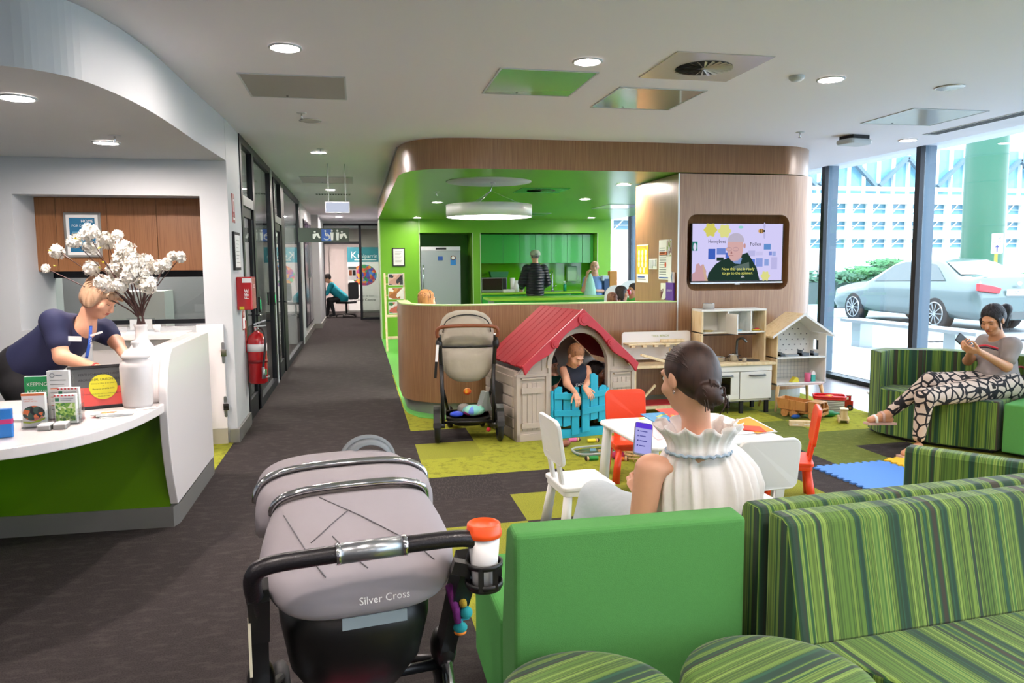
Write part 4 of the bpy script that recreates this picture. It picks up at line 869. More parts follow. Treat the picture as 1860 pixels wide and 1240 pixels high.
sr(-.46, -.455, .02, .115, TE('mint', '8fd0c8'), 2); sc(arc(-.487, .06, .018, .04, 0, 360, 12)[:-1], TE('pale', 'dcd8f0'), 2)
coat = [(-.345, -.295), (-.33, -.215), (-.25, -.12), (-.2, -.09), (-.11, -.055), (.0, -.08), (.05, -.02), (.11, 0), (.16, -.07), (.22, -.16), (.245, -.25), (.26, -.295)]
sc(coat, TE('coat', '22372f'), 3)
sr(-.24, -.16, -.085, -.05, TE('coat', '22372f'), 3)
head = arc(-.03, .085, .09, .105, 0, 180, 12) + [(-.12, .04), (-.115, -.02), (-.08, -.08), (-.04, -.10), (0, -.085), (.04, -.05), (.06, .02)]
sc(head, TE('face', 'cfa6a4'), 4); sc(arc(-.025, .12, .095, .085, -5, 185, 14), TE('hair', 'b8b0c4'), 5)
sc(arc(.075, .07, .014, .028, 0, 360, 10)[:-1], TE('face2', 'c0908e'), 5); sc([(-.075, -.08), (-.03, -.115), (.03, -.12), (.05, -.06), (.02, -.05), (-.04, -.09)], TE('shirtb', '7f96c8'), 4)
for cx in (-.105, -.025): sc([(cx+.034*math.cos(a), .035+.022*math.sin(a)) for a in [2*PI*i/20 for i in range(20)]], TE('lens', 'a88890'), 6); sc([(cx+.029*math.cos(a), .035+.017*math.sin(a)) for a in [2*PI*i/20 for i in range(20)]], TE('face', 'cfa6a4'), 7)
sr(-.105, -.05, -.035, -.028, TE('mouth', '9a6a6a'), 6); sc([(-.075, .02), (-.062, -.01), (-.085, -.012)], TE('mouth', '9a6a6a'), 6)
sc([(-.515, -.295), (-.515, -.22), (-.48, -.20), (-.47, -.12), (-.44, -.11), (-.42, -.14), (-.40, -.12), (-.37, -.16), (-.355, -.19), (-.36, -.295)], TE('hand', 'c49aa0'), 4)
sc([(-.40, -.13), (-.385, -.12), (-.335, -.295), (-.37, -.295)], TE('stick', 'c8a890'), 5)
sc([(-.06, -.15), (.13, -.10), (.14, -.18), (.0, -.19)], TE('sheen', '5a6a64'), 4)
ye = TE('caption', 'f2f07a')
q.text('Now this one is ready', (.005, .0125, -.185), (1, 0, 0), (0, 0, 1), .042, ye, wmax=.43); q.text('to go to the spinner.', (-.0, .0125, -.228), (1, 0, 0), (0, 0, 1), .042, ye, wmax=.43)
q.text('abc', (.06, .0125, -.262), (1, 0, 0), (0, 0, 1), .03, TE('pale2', 'f0f0f4'), wmax=.05)
q.build('screen', t)
q = MB(); q.box(-.2, .2, .07, .13, -.15, .15, M_black); q.build('wall_bracket', t)
# posters and leaflets on the pillar's side (plane X = 3.265)
def side(px, py): return atx(px, py, PX0-.004)
def side_sheet(name, corners, lb, cat, painter, grp=None):
    y = [side(*c_) for c_ in corners]; y0, y1 = max(p.y for p in y), min(p.y for p in y); z0, z1 = min(p.z for p in y), max(p.z for p in y)
    t = thing(name, lb, cat, (PX0, (y0+y1)/2, (z0+z1)/2)); w, h = abs(y0-y1), z1-z0
    q = MB(); q.box(-.004, 0, -w/2, w/2, -h/2, h/2, M_paper); painter(q, w, h); q.build('sheet', t); return t
def pb(q, w, h, u0, u1, v0, v1, m, k=1): q.box(-.004-.001*k, -.004, w/2-u1*w, w/2-u0*w, v0*h-h/2, v1*h-h/2, m)
def pa_yellow(q, w, h):
    pb(q, w, h, .0, 1, .22, .97, mat('poster_yellow', 'ecc41c', .6))
    for r_ in range(4):
        for c2 in range(3):
            if r_ == 0 and c2 == 2: continue
            cy2, cz2 = w/2-w*(.2+.3*c2+(.15 if r_ == 0 else 0)), -h/2+h*(.32+.155*r_)
            q.prism([(cy2+.03*math.cos(a), cz2+.035*math.sin(a)) for a in [2*PI*i/12 for i in range(12)]], -.0065, -.005, mat('poster_icon', 'e6d8c8', .6), axis='x')
    q.text('HAND HYGIENE', (-.0055, 0, h*.40), (0, -1, 0), (0, 0, 1), .035, M_alu, wmax=w*.7)
    pb(q, w, h, .1, .7, .12, .16, mat('print_blue', '3a5fa8', .6)); pb(q, w, h, .1, .8, .07, .09, M_alu)
side_sheet('wall_poster', [(1157, 445), (1177, 513)], 'yellow poster with rows of round icons on the oak pillar', 'poster', pa_yellow)
def pa_long(q, w, h):
    for k in range(12): pb(q, w, h, .06, .6 if k < 9 else .5, .12+.06*k, .14+.06*k, M_steel)
    pb(q, w, h, .05, .7, .62, .70, mat('print_orange', 'd8794a', .6)); pb(q, w, h, .62, 1, .58, 1, patch('photo_kitchenware', ['b8a8a0', '7a9a3a', 'e0d8d0', '8a6a6a', 'c8c8d0'], 30)); pb(q, w, h, .05, .95, .03, .06, mat('print_blue', '3a5fa8', .6), 2)
    q.prism([(-w*.05+.022*math.cos(a), -h*.13+.03*math.sin(a)) for a in [2*PI*i/14 for i in range(14)]], -.0065, -.005, mat('print_orange2', 'd8552a', .6), axis='x')
side_sheet('wall_poster', [(1197, 436), (1219, 508)], 'long white poster with an orange band and small photos beside the light switch', 'poster', pa_long)
def pa_sw(q, w, h): pb(q, w, h, .1, .48, .1, .9, M_white, 8); pb(q, w, h, .52, .9, .3, .9, M_white, 8)
side_sheet('light_switch', [(1179, 470), (1193, 489)], 'white double light switch between the two posters on the oak pillar', 'light switch', pa_sw)
for nm, lb, y0, y1, z0, z1, m1 in (('leaflet', 'purple leaflet standing on the screen against the oak pillar', 7.66, 7.47, 1.113, 1.30, mat('leaflet_purple', '5a2f96', .5)), ('leaflet', 'white leaflet with a picture edge, left of the purple one', 7.80, 7.66, 1.113, 1.29, patch('leaflet_print', ['eeeae4', 'd8d0c8', 'e6e0da', '6a3a3a', 'f0eeea'], 9)), ('leaflet', 'small white card with a blue diamond above the purple leaflet', 7.60, 7.47, 1.30, 1.41, M_paper)):
    q = MB(); q.box(PX0-.03, PX0-.012, y1, y0, z0, z1, m1)
    if 'purple' in lb: q.text('LOOK AT ME', (PX0-.031, (y0+y1)/2, (z0+z1)/2), (0, -1, 0), (0, 0, 1), .03, M_paper, wmax=.13)
    if 'diamond' in lb: q.prism([(y1+.02, z0+.06), (y1-.02+.04, z0+.0), (y1+.05, z0+.06), (y1+.02, z0+.12)], PX0-.034, PX0-.03, mat('diamond_blue', '6a86a8', .4), axis='x')
    tag(q.build(nm), lb, 'leaflet')
# ================================================================== SEATING
def sofa_profile(front, back, hz, sz, lean=.1, base=.03): return None
# plain green armchair module, back towards the viewer
t = thing('green_lounge_seat', 'plain green upholstered seat seen from behind with a woman sitting on it', 'sofa', (0, 0, 0))
q = MB(); q.prism([(1.985, .04), (1.985, .76), (2.065, .765), (2.11, .74), (2.19, .42), (2.2, .04)], .405, 1.10, M_fabg, axis='x'); q.build('backrest', t, bev=.014, seg=3)
q = MB(); q.box(.405, 1.10, 2.2, 2.74, .04, .415, M_fabd); q.build('seat', t, bev=.016, seg=3)
q = MB(); q.box(.44, 1.07, 2.02, 2.70, 0, .04, M_ink); q.build('plinth', t)
# striped sofa facing the viewer: tall back, seat with a curved left front corner
t = thing('striped_sofa', 'striped green sofa facing the viewer with a rounded seat corner', 'sofa', (1.20, 1.93, 0), math.radians(4))
q = MB(); q.prism([(.02, .04), (-.075, .42), (0, .745), (.03, .76), (.09, .76), (.10, .74), (.10, .04)], 0, 1.12, M_stripe, axis='x'); q.build('backrest', t, bev=.012, seg=3)
q = MB(); seat = [(1.35, -.075), (0.03, -.075)] + [(.07, -.22), (.14, -.40), (.26, -.56), (.45, -.68), (.7, -.74), (1.35, -.76)]
seat = [(1.12, -.076), (0.02, -.076)] + [tuple(p)[:2] for p in spline([(.02, -.09, 0), (.08, -.22, 0), (.16, -.38, 0), (.30, -.54, 0), (.5, -.66, 0), (.8, -.72, 0), (1.12, -.73, 0)], 4)]
q.prism(seat, .04, .42, M_stripe); q.build('seat', t, bev=.012, seg=3)
q = MB(); q.box(.08, 1.1, -.5, .05, 0, .04, M_ink); q.build('plinth', t)
# its back-to-back partner
t = thing('striped_sofa', 'striped green sofa turned away, its back against the sofa facing the viewer', 'sofa', (1.18, 2.05, 0), math.radians(4))
q = MB(); q.prism([(0, .04), (0, .74), (.01, .76), (.08, .76), (.10, .74), (.17, .42), (.08, .04)], 0, 1.14, M_stripe, axis='x'); q.build('backrest', t, bev=.012, seg=3)
q = MB(); q.box(.0, .88, .172, .70, .04, .42, M_stripe); q.build('seat', t, bev=.012, seg=3)
# third striped sofa, cornerwise
t = thing('striped_sofa', 'dark striped sofa set cornerwise beside the blue foam mat, mostly hidden', 'sofa', (2.135, 2.62, 0), math.radians(-53))
q = MB(); q.prism([(0, .04), (0, .74), (.012, .76), (.08, .76), (.10, .74), (.2, .42), (.1, .04)], 0, .46, M_stripe, axis='x'); q.build('backrest', t, bev=.012, seg=3)
q = MB(); q.box(0, .46, .202, .7, .04, .42, M_stripe); q.build('seat', t, bev=.012, seg=3)
# round ottomans
M_str2 = stripes('striped_ottoman', .7, math.radians(76))
for cx, cy_, r_, lb in ((.53, 1.685, .235, 'round striped ottoman at the bottom edge, left of the pair'), (1.02, 1.655, .25, 'round striped ottoman nudging the striped sofa, right of the pair')):
    t = thing('round_ottoman', lb, 'ottoman', (cx, cy_, 0), math.radians(8), group='round striped ottomans')
    q = MB(); q.lathe([(.002, .462), (r_*.5, .462), (r_*.85, .458), (r_*.95, .45), (r_*.985, .43), (r_, .40)], M_str2, 56); q.build('cushion', t)
    q = MB(); q.lathe([(r_, .40), (r_-.002, .39), (r_, .38), (r_, .05), (r_-.01, .04), (.002, .04)], M_str2, 56); q.build('side', t)
    q = MB(); q.lathe([(r_-.03, .04), (r_-.03, 0), (.002, 0)], M_ink, 30); q.build('plinth', t)
# window seat: wedge shaped striped module and plain neighbours
t = thing('striped_window_seat', 'striped green wedge seat by the windows where a woman looks at her phone', 'sofa', (0, 0, 0))
F_ = [(4.385, 5.70), (4.47, 5.41), (4.62, 5.16), (4.83, 4.92)]
B_ = [(4.44, 5.78), (4.62, 5.86), (4.98, 5.70), (5.20, 5.44), (5.30, 5.18)]
q = MB(); q.prism([tuple(p)[:2] for p in spline([(x, y, 0) for x, y in F_], 5)] + [(5.30, 5.18)] + B_[::-1][1:], .03, .42, M_stripe); q.build('seat', t, bev=.012, seg=3)
q = MB(); O_ = [(4.385, 5.72), (4.44, 5.92), (4.66, 6.02), (5.06, 5.86), (5.36, 5.52), (5.46, 5.26)]
q.prism([(4.385, 5.70), (4.44, 5.775)]+B_[1:]+O_[::-1], .03, .73, M_stripe); q.build('backrest', t, bev=.014, seg=3)
q = MB(); q.prism([(4.45, 5.7), (4.5, 5.45), (4.85, 4.98), (5.25, 5.2), (4.65, 5.8)], 0, .03, M_ink); q.build('plinth', t)
t = thing('green_window_seat', 'plain green seat module at the right picture edge beside the striped wedge seat', 'sofa', (4.845, 4.90, 0), math.radians(28))
q = MB(); q.box(0, .52, -.62, -.004, .03, .41, M_fabg); q.build('seat', t, bev=.014, seg=3)
q = MB(); q.box(.525, .70, -.62, -.004, .03, .74, M_fabg); q.build('backrest', t, bev=.014, seg=3)
# foam mats
def foam(cx, cy_, s, m, lb, rz):
    n = 9; d = s/n*.5; pts = []
    for side_ in range(4):
        for k in range(n):
            for (u, v) in ((k*s/n, 0), (k*s/n+d*.25, d*.8), (k*s/n+d*1.15, d*.8), (k*s/n+d*1.4, 0)):
                x, y = u-s/2, -s/2-v
                a = side_*PI/2; pts.append((x*math.cos(a)-y*math.sin(a), x*math.sin(a)+y*math.cos(a)))
    q = MB(); q.prism(pts, 0, .012, m); o = q.build('foam_mat', loc=(cx, cy_, .001), rz=rz); tag(o, lb, 'foam mat', 'interlocking foam mats'); return o
foam(3.56, 4.62, .58, mat('foam_blue', '4f86d0', .75, bump=.1, bscale=300), 'blue interlocking foam mat between the white chair and dark striped sofa', .05)
foam(4.205, 4.70, .58, mat('foam_yellow', 'e8b820', .75, bump=.1, bscale=300), 'yellow interlocking foam mat joined behind the blue one', .05)
# children's chairs and table
def kids_chair(x, y, rz, m, lb, s=1.0):
    """origin on the floor under the seat centre, back on local -Y"""
    t = thing('childs_chair', lb, 'chair', (x, y, 0), rz, group="children's plastic chairs"); t.scale = (s, s, s)
    q = MB(); q.prism(rrect(-.17, .17, -.16, .15, .03), .275, .30, m); q.prism(rrect(-.162, .162, -.152, .142, .03), .245, .275, m); q.build('seat', t, bev=.006, seg=3)
    for sx in (-1, 1):
        for sy in (-1, 1): q = MB(); q.tube([(sx*.13, sy*.12, .26), (sx*.165, sy*.155, 0)], [.024, .031], m, 14); q.build('leg', t)
        q = MB(); q.beam((sx*.075, -.135, .29), (sx*.075, -.165, .46), .05, .018, m, (0, 1, 0)); q.build('back_slat', t, bev=.004)
    q = MB(); q.prism(rrect(-.165, .165, .41, .67, [.05, .05, .04, .04], 6), -.024, 0, m, axis='y')
    R_ = Matrix.Translation((0, -.15, .41)) @ Matrix.Rotation(math.radians(8), 4, 'X') @ Matrix.Translation((0, 0, -.41)); q.v = [tuple(R_ @ Vector((v[0], v[1]+.35*v[0]*v[0], v[2]))) for v in q.v]
    q.build('backrest', t, bev=.006, seg=3); return t
kids_chair(1.205, 4.03, math.radians(-86), M_cw, "white child's chair with an empty seat left of the small table")
kids_chair(1.90, 3.42, math.radians(2), M_cw, "white child's chair seen from behind, right of the seated woman")
kids_chair(1.86, 4.98, math.radians(176), M_co, "orange child's chair on the far side of the small table", .9)
kids_chair(2.66, 4.30, math.radians(62), M_co, "orange child's chair at the right end of the small table", .9)
t = thing('childs_table', "small white plastic children's table covered with craft papers", 'table', (1.985, 4.34, 0), math.radians(3))
q = MB(); q.prism(rrect(-.44, .44, -.41, .41, .07, 6), .455, .48, M_cw); q.build('tabletop', t, bev=.012, seg=4)
for sx in (-1, 1):
    for sy in (-1, 1): q = MB(); q.tube([(sx*.385, sy*.35, .46), (sx*.41, sy*.375, 0)], [.028, .036], M_cw, 16); q.build('leg', t)
# things on the table
def flat(name, pts, z, h, m, lb, cat, extra=None, grp=None):
    q = MB(); cx = sum(p[0] for p in pts)/len(pts); cy_ = sum(p[1] for p in pts)/len(pts)
    q.prism([(p[0]-cx, p[1]-cy_) for p in pts], 0, h, m)
    if extra: extra(q)
    o = q.build(name, loc=(cx, cy_, z)); tag(o, lb, cat, grp); return o
def tz(px, py, z=.48): p = atz(px, py, z); return (p.x, p.y)
rr_ = random.Random(5)
def ex(q):
    for i in range(9):
        a, b_ = rr_.uniform(-.13, .13), rr_.uniform(-.07, .07); q.prism([(a+.018*math.cos(t_)*(1+.5*math.sin(2*t_+i)), b_+.014*math.sin(t_)) for t_ in [k*.9 for k in range(7)]], .006, .0065, mat('stencil_yellow', 'd8d040', .5))
flat('stencil_board', [tz(1163, 753), tz(1205, 750), tz(1222, 764), tz(1190, 768)], .481, .006, mat('stencil_blue', '1f86b8', .4), 'blue stencil board with yellow cut-outs on the small white table', 'stencil', ex)
flat('craft_paper', [tz(1190, 744), tz(1228, 742), tz(1235, 760), tz(1215, 758)], .482, .003, mat('paper_coral', 'e0483c', .6), 'red paper sheet at the far edge of the small table', 'paper')
flat('craft_paper', [tz(1330, 765), tz(1362, 758), tz(1412, 785), tz(1340, 790)], .482, .004, M_paper, 'white drawing paper under the orange sheet on the small table', 'paper')
flat('craft_paper', [tz(1332, 768), tz(1360, 760), tz(1405, 784), tz(1375, 789)], .487, .003, mat('paper_orange', 'f0962a', .6), 'orange sheet lying on white paper at the right of the small table', 'paper')
flat('craft_paper', [tz(1340, 775), tz(1380, 778), tz(1392, 788), tz(1350, 784)], .491, .003, mat('paper_red', 'e8452c', .6), 'red cut paper lying over the orange sheet', 'paper')
flat('craft_paper', [tz(1165, 775), tz(1212, 770), tz(1225, 792), tz(1195, 800)], .482, .002, mat('paper_pink', 'e6bcc0', .6), 'pink paper with purple scribbles near the held phone', 'paper')
q = MB(); q.tube([(0, 0, 0), (.13, .02, 0)], .005, mat('pencil_purple', '4a3a8a', .5), 6); p_ = tz(1185, 770); tag(q.build('pencil', loc=(p_[0], p_[1], .487)), 'purple pencil lying in front of the blue stencil board', 'pencil')
# ================================================================== PLAYHOUSE
M_beige = mat('playhouse_beige', 'b3a79a', .6, bump=.05, bscale=60); M_beiged = mat('playhouse_beige_groove', '857a6f', .7)
M_roof = mat('playhouse_roof', 'a82a34', .75, spec=.15, noise=.06, nscale=12); M_teal = mat('playhouse_gate', '1fa6c4', .45)
PW, PD = 1.13, .80
t = thing('playhouse', 'beige plastic playhouse with a red plank roof and turquoise half gates', 'playhouse', (1.29, 6.21, 0), math.radians(9))
ph = t
door = [(.32, 0), (.32, .62)] + arc(.59, .62, .27, .29, 180, 0, 14)[1:-1] + [(.86, .62), (.86, 0)]
front = [(0, 0)] + door + [(PW, 0), (PW, .56), (.59, 1.06), (0, .56)]
q = MB(); q.prism(front, 0, .045, M_beige, axis='y')
q.prism(arc(.59, .62, .31, .33, 180, 0, 16) + arc(.59, .62, .27, .29, 0, 180, 16), -.012, 0, M_beige, axis='y')
for x0, x1 in ((.29, .32), (.86, .89)): q.box(x0, x1, -.012, 0, .05, .62, M_beige)
for x0, x1 in ((.0, .30), (.88, PW)):
    q.box(x0, x0+.03, -.012, 0, 0, .56, M_beige); q.box(x1-.03, x1, -.012, 0, .05, .56, M_beige); q.box(x0, x1, -.012, 0, .55, .575, M_beige); q.box(x0, x1, -.012, 0, 0, .06, M_beige); q.box(x0+.05, x1-.05, -.018, -.006, .53, .545, M_beige)
for cx0 in (.055, .915):
    for k in range(4): q.box(cx0+.044*k, cx0+.044*k+.04, -.008, 0, .09, .50, M_beige)
    q.box(cx0-.01, cx0+.17, -.02, -.006, .41, .46, M_beige) ; q.box(cx0-.01, cx0+.17, -.02, -.006, .11, .155, M_beige)
q.cbox((.99, -.013, .315), (.17, .012, .05), M_beige, Matrix.Rotation(math.radians(8), 4, 'Y'))
for k in range(9):
    x = .12+.115*k; zt2 = .56+.5*(1-abs(x-.59)/.59) if x < .59 else .56+.5*(1-abs(x-.59)/(PW-.59))
    z0 = max(.60, (.64+math.sqrt(max(0, 1-((x-.59)/.31)**2))*.33) if abs(x-.59) < .31 else .60)
    if zt2-.05 > z0: q.box(x-.003, x+.003, -.0015, 0, z0, zt2-.04, M_beiged)
q.build('front_wall', t, bev=.004)
q = MB()
for x0, x1 in ((0, .04), (PW-.04, PW)): q.box(x0, x1, .045, PD, 0, .60 if x0 == 0 else .56, M_beige)
for k in range(6):
    q.box(-.012, 0, .06, PD-.02, .02+.09*k, .10+.09*k, M_beige)
q.prism([(0, 0), (PW, 0), (PW, .56), (.59, 1.06), (0, .56)], PD-.04, PD, M_beige, axis='y')
q.build('side_walls', t, bev=.004)
q = MB(); q.box(-.02, -.01, .3, .62, .20, .46, mat('playhouse_window_dark', '4a423c', .7)); q.build('side_window', t)
sl = math.atan2(.50, .59)
def roof(mb, side_):
    L_ = .80; ax = .59
    for k in range(7):
        a0, a1 = .02+k*L_/7, .02+(k+1)*L_/7-.006
        s_ = -1 if side_ == 'l' else 1; R_ = .49/.59 if side_ == 'l' else .49/.54
        c_, sn = math.cos(math.atan(R_)), math.sin(math.atan(R_))
        p = [(ax+s_*a*c_, 1.10-a*sn) for a in (a0, a1)]
        n_ = (s_*sn, c_); th = .022+.004*(k % 2)
        mb.prism([(p[0][0], p[0][1]), (p[1][0], p[1][1]), (p[1][0]+n_[0]*th, p[1][1]+n_[1]*th), (p[0][0]+n_[0]*th, p[0][1]+n_[1]*th)], -.06, PD+.03, M_roof, axis='y')
def roofplanks(side_):
    s_ = -1 if side_ == 'l' else 1; R_ = .49/.59 if side_ == 'l' else .49/.54; an = math.atan(R_); c_, sn = math.cos(an), math.sin(an); L_ = .715
    mb = MB(); n_ = Vector((s_*sn, 0, c_)); d_ = Vector((s_*c_, 0, -sn)); a0 = Vector((.59, 0, 1.085))
    vs = []
    for y in (-.06, PD+.03):
        for l_ in (0, L_):
            for h in (0, .02): p = a0+d_*l_+n_*h; vs.append((p.x, y, p.z))
    mb.add(vs, [(0, 1, 3, 2), (4, 6, 7, 5), (0, 4, 5, 1), (2, 3, 7, 6), (1, 5, 7, 3), (0, 2, 6, 4)], M_roof)
    n = 7; w_ = (PD+.09)/n
    for k in range(n):
        y0 = -.06+k*w_; vs = []
        for y in (y0+.003, y0+w_-.003):
            for l_ in (0, L_+.008*(k % 2)):
                for h in (.018, .03): p = a0+d_*l_+n_*h; vs.append((p.x, y, p.z))
        mb.add(vs, [(0, 1, 3, 2), (4, 6, 7, 5), (0, 4, 5, 1), (2, 3, 7, 6), (1, 5, 7, 3), (0, 2, 6, 4)], M_roof)
    return mb
q = roofplanks('l'); q2 = roofplanks('r'); q.add(q2.v, q2.f, M_roof); q.build('roof', t, bev=.003)
# wavy barge boards with round bosses
M_barge = mat('playhouse_barge', 'b02a36', .45)
for s_, nm in ((-1, 'l'), (1, 'r')):
    R_ = .49/.59 if s_ < 0 else .49/.54; an = math.atan(R_); c_, sn = math.cos(an), math.sin(an); L_ = .73
    up, lo = [], []
    for i in range(25):
        l_ = L_*i/24; w_ = .068+.014*math.sin(l_*16+1)
        up.append((.59+s_*l_*c_, 1.12-l_*sn)); lo.append((.59+s_*l_*c_-s_*sn*w_*.55, 1.12-l_*sn-w_*1.1))
    q = MB(); q.prism(up+lo[::-1], -.085, -.05, M_barge, axis='y'); q.build('barge_board', t, bev=.004)
for x, z, r_ in ((.59, 1.03, .055), (.32, .83, .036), (.85, .82, .036)): q = MB(); q.tube([(x, -.085, z), (x, -.10, z)], r_, M_barge, 24); q.tube([(x, -.10, z), (x, -.106, z)], r_*.6, M_barge, 20); q.build('boss', t, bev=.004)
# turquoise half gates
def gate(x0, x1, tops, lb, rz, pivot, rails):
    q = MB(); n = len(tops); w_ = (x1-x0)/n
    for k, (z0, z1) in enumerate(tops):
        a, b_ = x0+k*w_+.005, x0+(k+1)*w_-.005; q.prism([(a, z0), (b_, z0+.01), (b_, z1-.02*(k % 2)), ((a+b_)/2, z1+.006), (a, z1-.02*((k+1) % 2))], -.03, -.008, M_teal, axis='y')
    for (za, zb) in rails: q.prism([(x0-.0, za), (x1+.0, zb), (x1+.0, zb+.055), (x0, za+.055)], -.042, -.03, M_teal, axis='y')
    R_ = Matrix.Translation((pivot, 0, 0)) @ Matrix.Rotation(rz, 4, 'Z') @ Matrix.Translation((-pivot, 0, 0)); q.v = [tuple(R_ @ Vector(v)) for v in q.v]
    return q.build('gate', ph, bev=.003)
gate(.34, .575, ((.10, .45), (.10, .40), (.02, .44)), '', math.radians(-5), .34, ((.35, .33), (.20, .19)))
gate(.585, .84, ((.04, .47), (.14, .55), (.12, .44)), '', math.radians(5), .84, ((.34, .35), (.20, .22)))
q = MB()
for x in (.325, .855): q.cyl((x, -.012, .06), (x, -.012, .42), .016, M_teal, n=12)
q.box(.32, .86, -.03, .02, 0, .075, M_teal); q.build('gate_frame', t, bev=.003)

# ================================================================== STROLLERS
M_rub = mat('tyre_rubber', '17171a', .6); M_fb = mat('fabric_beige', 'aaa291', .9, noise=.05, nscale=9, bump=.3, bscale=14); M_lea = mat('leather_brown', '7a4326', .45)
def wheel(t, x, y, r_, w_=.05, spokes=5):
    q = MB(); q.tube([(x, y+(r_-.025)*math.cos(a), r_+(r_-.025)*math.sin(a)) for a in [2*PI*i/32 for i in range(32)]], .026, M_rub, 10, closed=True); o = q.build('wheel', t)
    q = MB(); q.cyl((x-.012, y, r_), (x+.012, y, r_), r_-.045, M_blackm, n=24); q.cyl((x-.03, y, r_), (x+.03, y, r_), .03, M_black); q.build('rim', o); return o
t = thing('beige_stroller', 'beige stroller with a brown leather handlebar parked by the oak screen and playhouse', 'stroller', (.895, 6.30, 0), math.radians(-6))
for x in (-.265, .265): wheel(t, x, .02, .145)
for x in (-.15, .15): wheel(t, x, .62, .10)
q = MB()
for x in (-1, 1):
    q.tube(spline([(x*.235, 0.0, .92), (x*.23, .03, .78), (x*.22, .10, .55), (x*.22, .2, .40)], 4), .017, M_black, 8)
    q.tube([(x*.22, .05, .66), (x*.215, .02, .16)], .016, M_black, 8); q.cyl((x*.20, .02, .145), (x*.30, .02, .145), .022, M_black); q.tube([(x*.21, .2, .42), (x*.16, .62, .12)], .014, M_black, 8)
    q.ell((x*.24, .02, .84), (.03, .03, .05), M_black); q.prism(arc(.02, .145, .175, .175, 60, 175, 8)+arc(.02, .145, .16, .16, 175, 60, 8), x*.265-.03, x*.265+.03, M_black, axis='x')
q.cyl((-.21, .02, .17), (.21, .02, .17), .012, M_black); q.build('chassis', t)
q = MB(); q.tube(spline([(-.25, -.01, .90), (-.255, -.02, .95), (-.22, -.03, .985), (-.1, -.035, .995), (.1, -.035, .995), (.22, -.03, .985), (.255, -.02, .95), (.25, -.01, .90)], 5), .016, M_lea, 10); q.build('handlebar', t)
def ringz(z, w_, d_, yc, n=28, p=.8):
    out = []
    for i in range(n):
        a = 2*PI*i/n; c_, s_ = math.cos(a), math.sin(a)
        out.append((w_*math.copysign(abs(c_)**p, c_), yc+d_*math.copysign(abs(s_)**p, s_), z))
    return out
q = MB(); rings = [ringz(z, w_, d_, yc) for z, w_, d_, yc in ((.495, .03, .02, .16), (.505, .10, .04, .155), (.54, .16, .06, .15), (.60, .205, .075, .15), (.69, .232, .085, .155), (.80, .24, .09, .165))]
q.loft(rings, M_fb); q.build('seat_back', t)
q = MB(); rings = [ringz(z, w_, d_, yc) for z, w_, d_, yc in ((.815, .238, .09, .17), (.90, .238, .11, .19), (.98, .23, .14, .23), (1.04, .205, .17, .28), (1.075, .165, .18, .32), (1.095, .10, .15, .36), (1.10, .02, .06, .38))]
q.loft(rings, M_fb); q.build('hood', t)
q = MB(); q.loft([ringz(.80, .242, .094, .165), ringz(.816, .242, .094, .168)], M_black)
q.tube([(p[0]*1.0, p[1]-.002, p[2]) for p in spline([(-.205, .12, .93), (-.18, .10, 1.02), (-.1, .12, 1.066), (0, .135, 1.078), (.1, .12, 1.066), (.18, .10, 1.02), (.205, .12, .93)], 4)], .005, M_black, 6); q.build('piping', t)
q = MB(); q.prism(rrect(-.19, .19, .03, .45, .06), .18, .20, M_black); q.loft([ringz(.12, .13, .15, .24), ringz(.2, .19, .2, .24)], M_black); q.build('basket', t)
q = MB(); q.box(-.262, -.240, -.045, -.04, .70, .84, M_paper); q.box(-.262, -.240, -.046, -.041, .56, .70, M_black); R_ = Matrix.Translation((-.25, -.04, .84)) @ Matrix.Rotation(math.radians(5), 4, 'Y') @ Matrix.Translation((.25, .04, -.84)); q.v = [tuple(R_ @ Vector(v)) for v in q.v]; q.build('wrist_strap', t)
q = MB(); q.ell((.04, .02, .13), (.02, .02, .02), mat('brake_red', 'c8283a', .4)); q.v = [(v[0]+.13, v[1], v[2]-.03) for v in q.v]; q.build('brake_pedal', t)
def world_in(t, p): return t.matrix_basis @ Vector(p)
def basket_item(t, name, lb, cat, p, r_, m, rz=0, bevel=None):
    w_ = world_in(t, p); q = MB(); q.ell((0, 0, 0), r_, m, 16); o = q.build(name, loc=w_, rz=rz); return tag(o, lb, cat)
basket_item(t, 'lunch_bag', 'mint and pink quilted lunch bag in the beige stroller basket', 'bag', (.05, .12, .25), (.10, .07, .05), patch('bag_pattern', ['8ad0b8', '7ac8c0', '6a8ae0', 'b03a8a', '9ad8c0'], 16))
basket_item(t, 'nappy_pack', 'small blue and clear pack at the left of the beige stroller basket', 'packet', (-.10, .10, .225), (.06, .05, .025), mat('pack_blue2', '2a48c8', .4))
basket_item(t, 'grey_cloth', 'crumpled grey cloth behind the blue pack in the beige stroller', 'cloth', (-.03, .2, .25), (.06, .06, .05), mat('cloth_grey', '8a857c', .9, bump=.4, bscale=30))
basket_item(t, 'orange_toy', 'small orange and yellow toy hanging above the beige stroller basket', 'toy', (.0, .22, .40), (.035, .03, .03), patch('toy_orange', ['f07a1a', 'f0b01a', 'e04a1a'], 40))
w_ = world_in(t, (.14, .2, .30)); q = MB(); q.prism([(-.06, -.07), (.06, -.07), (.03, .10), (-.0, .10)], -.04, .04, mat('carton_grey', '8f9a94', .5), axis='y'); tag(q.build('small_carton', loc=w_, rz=.4), 'small grey carton standing in the beige stroller basket', 'carton')

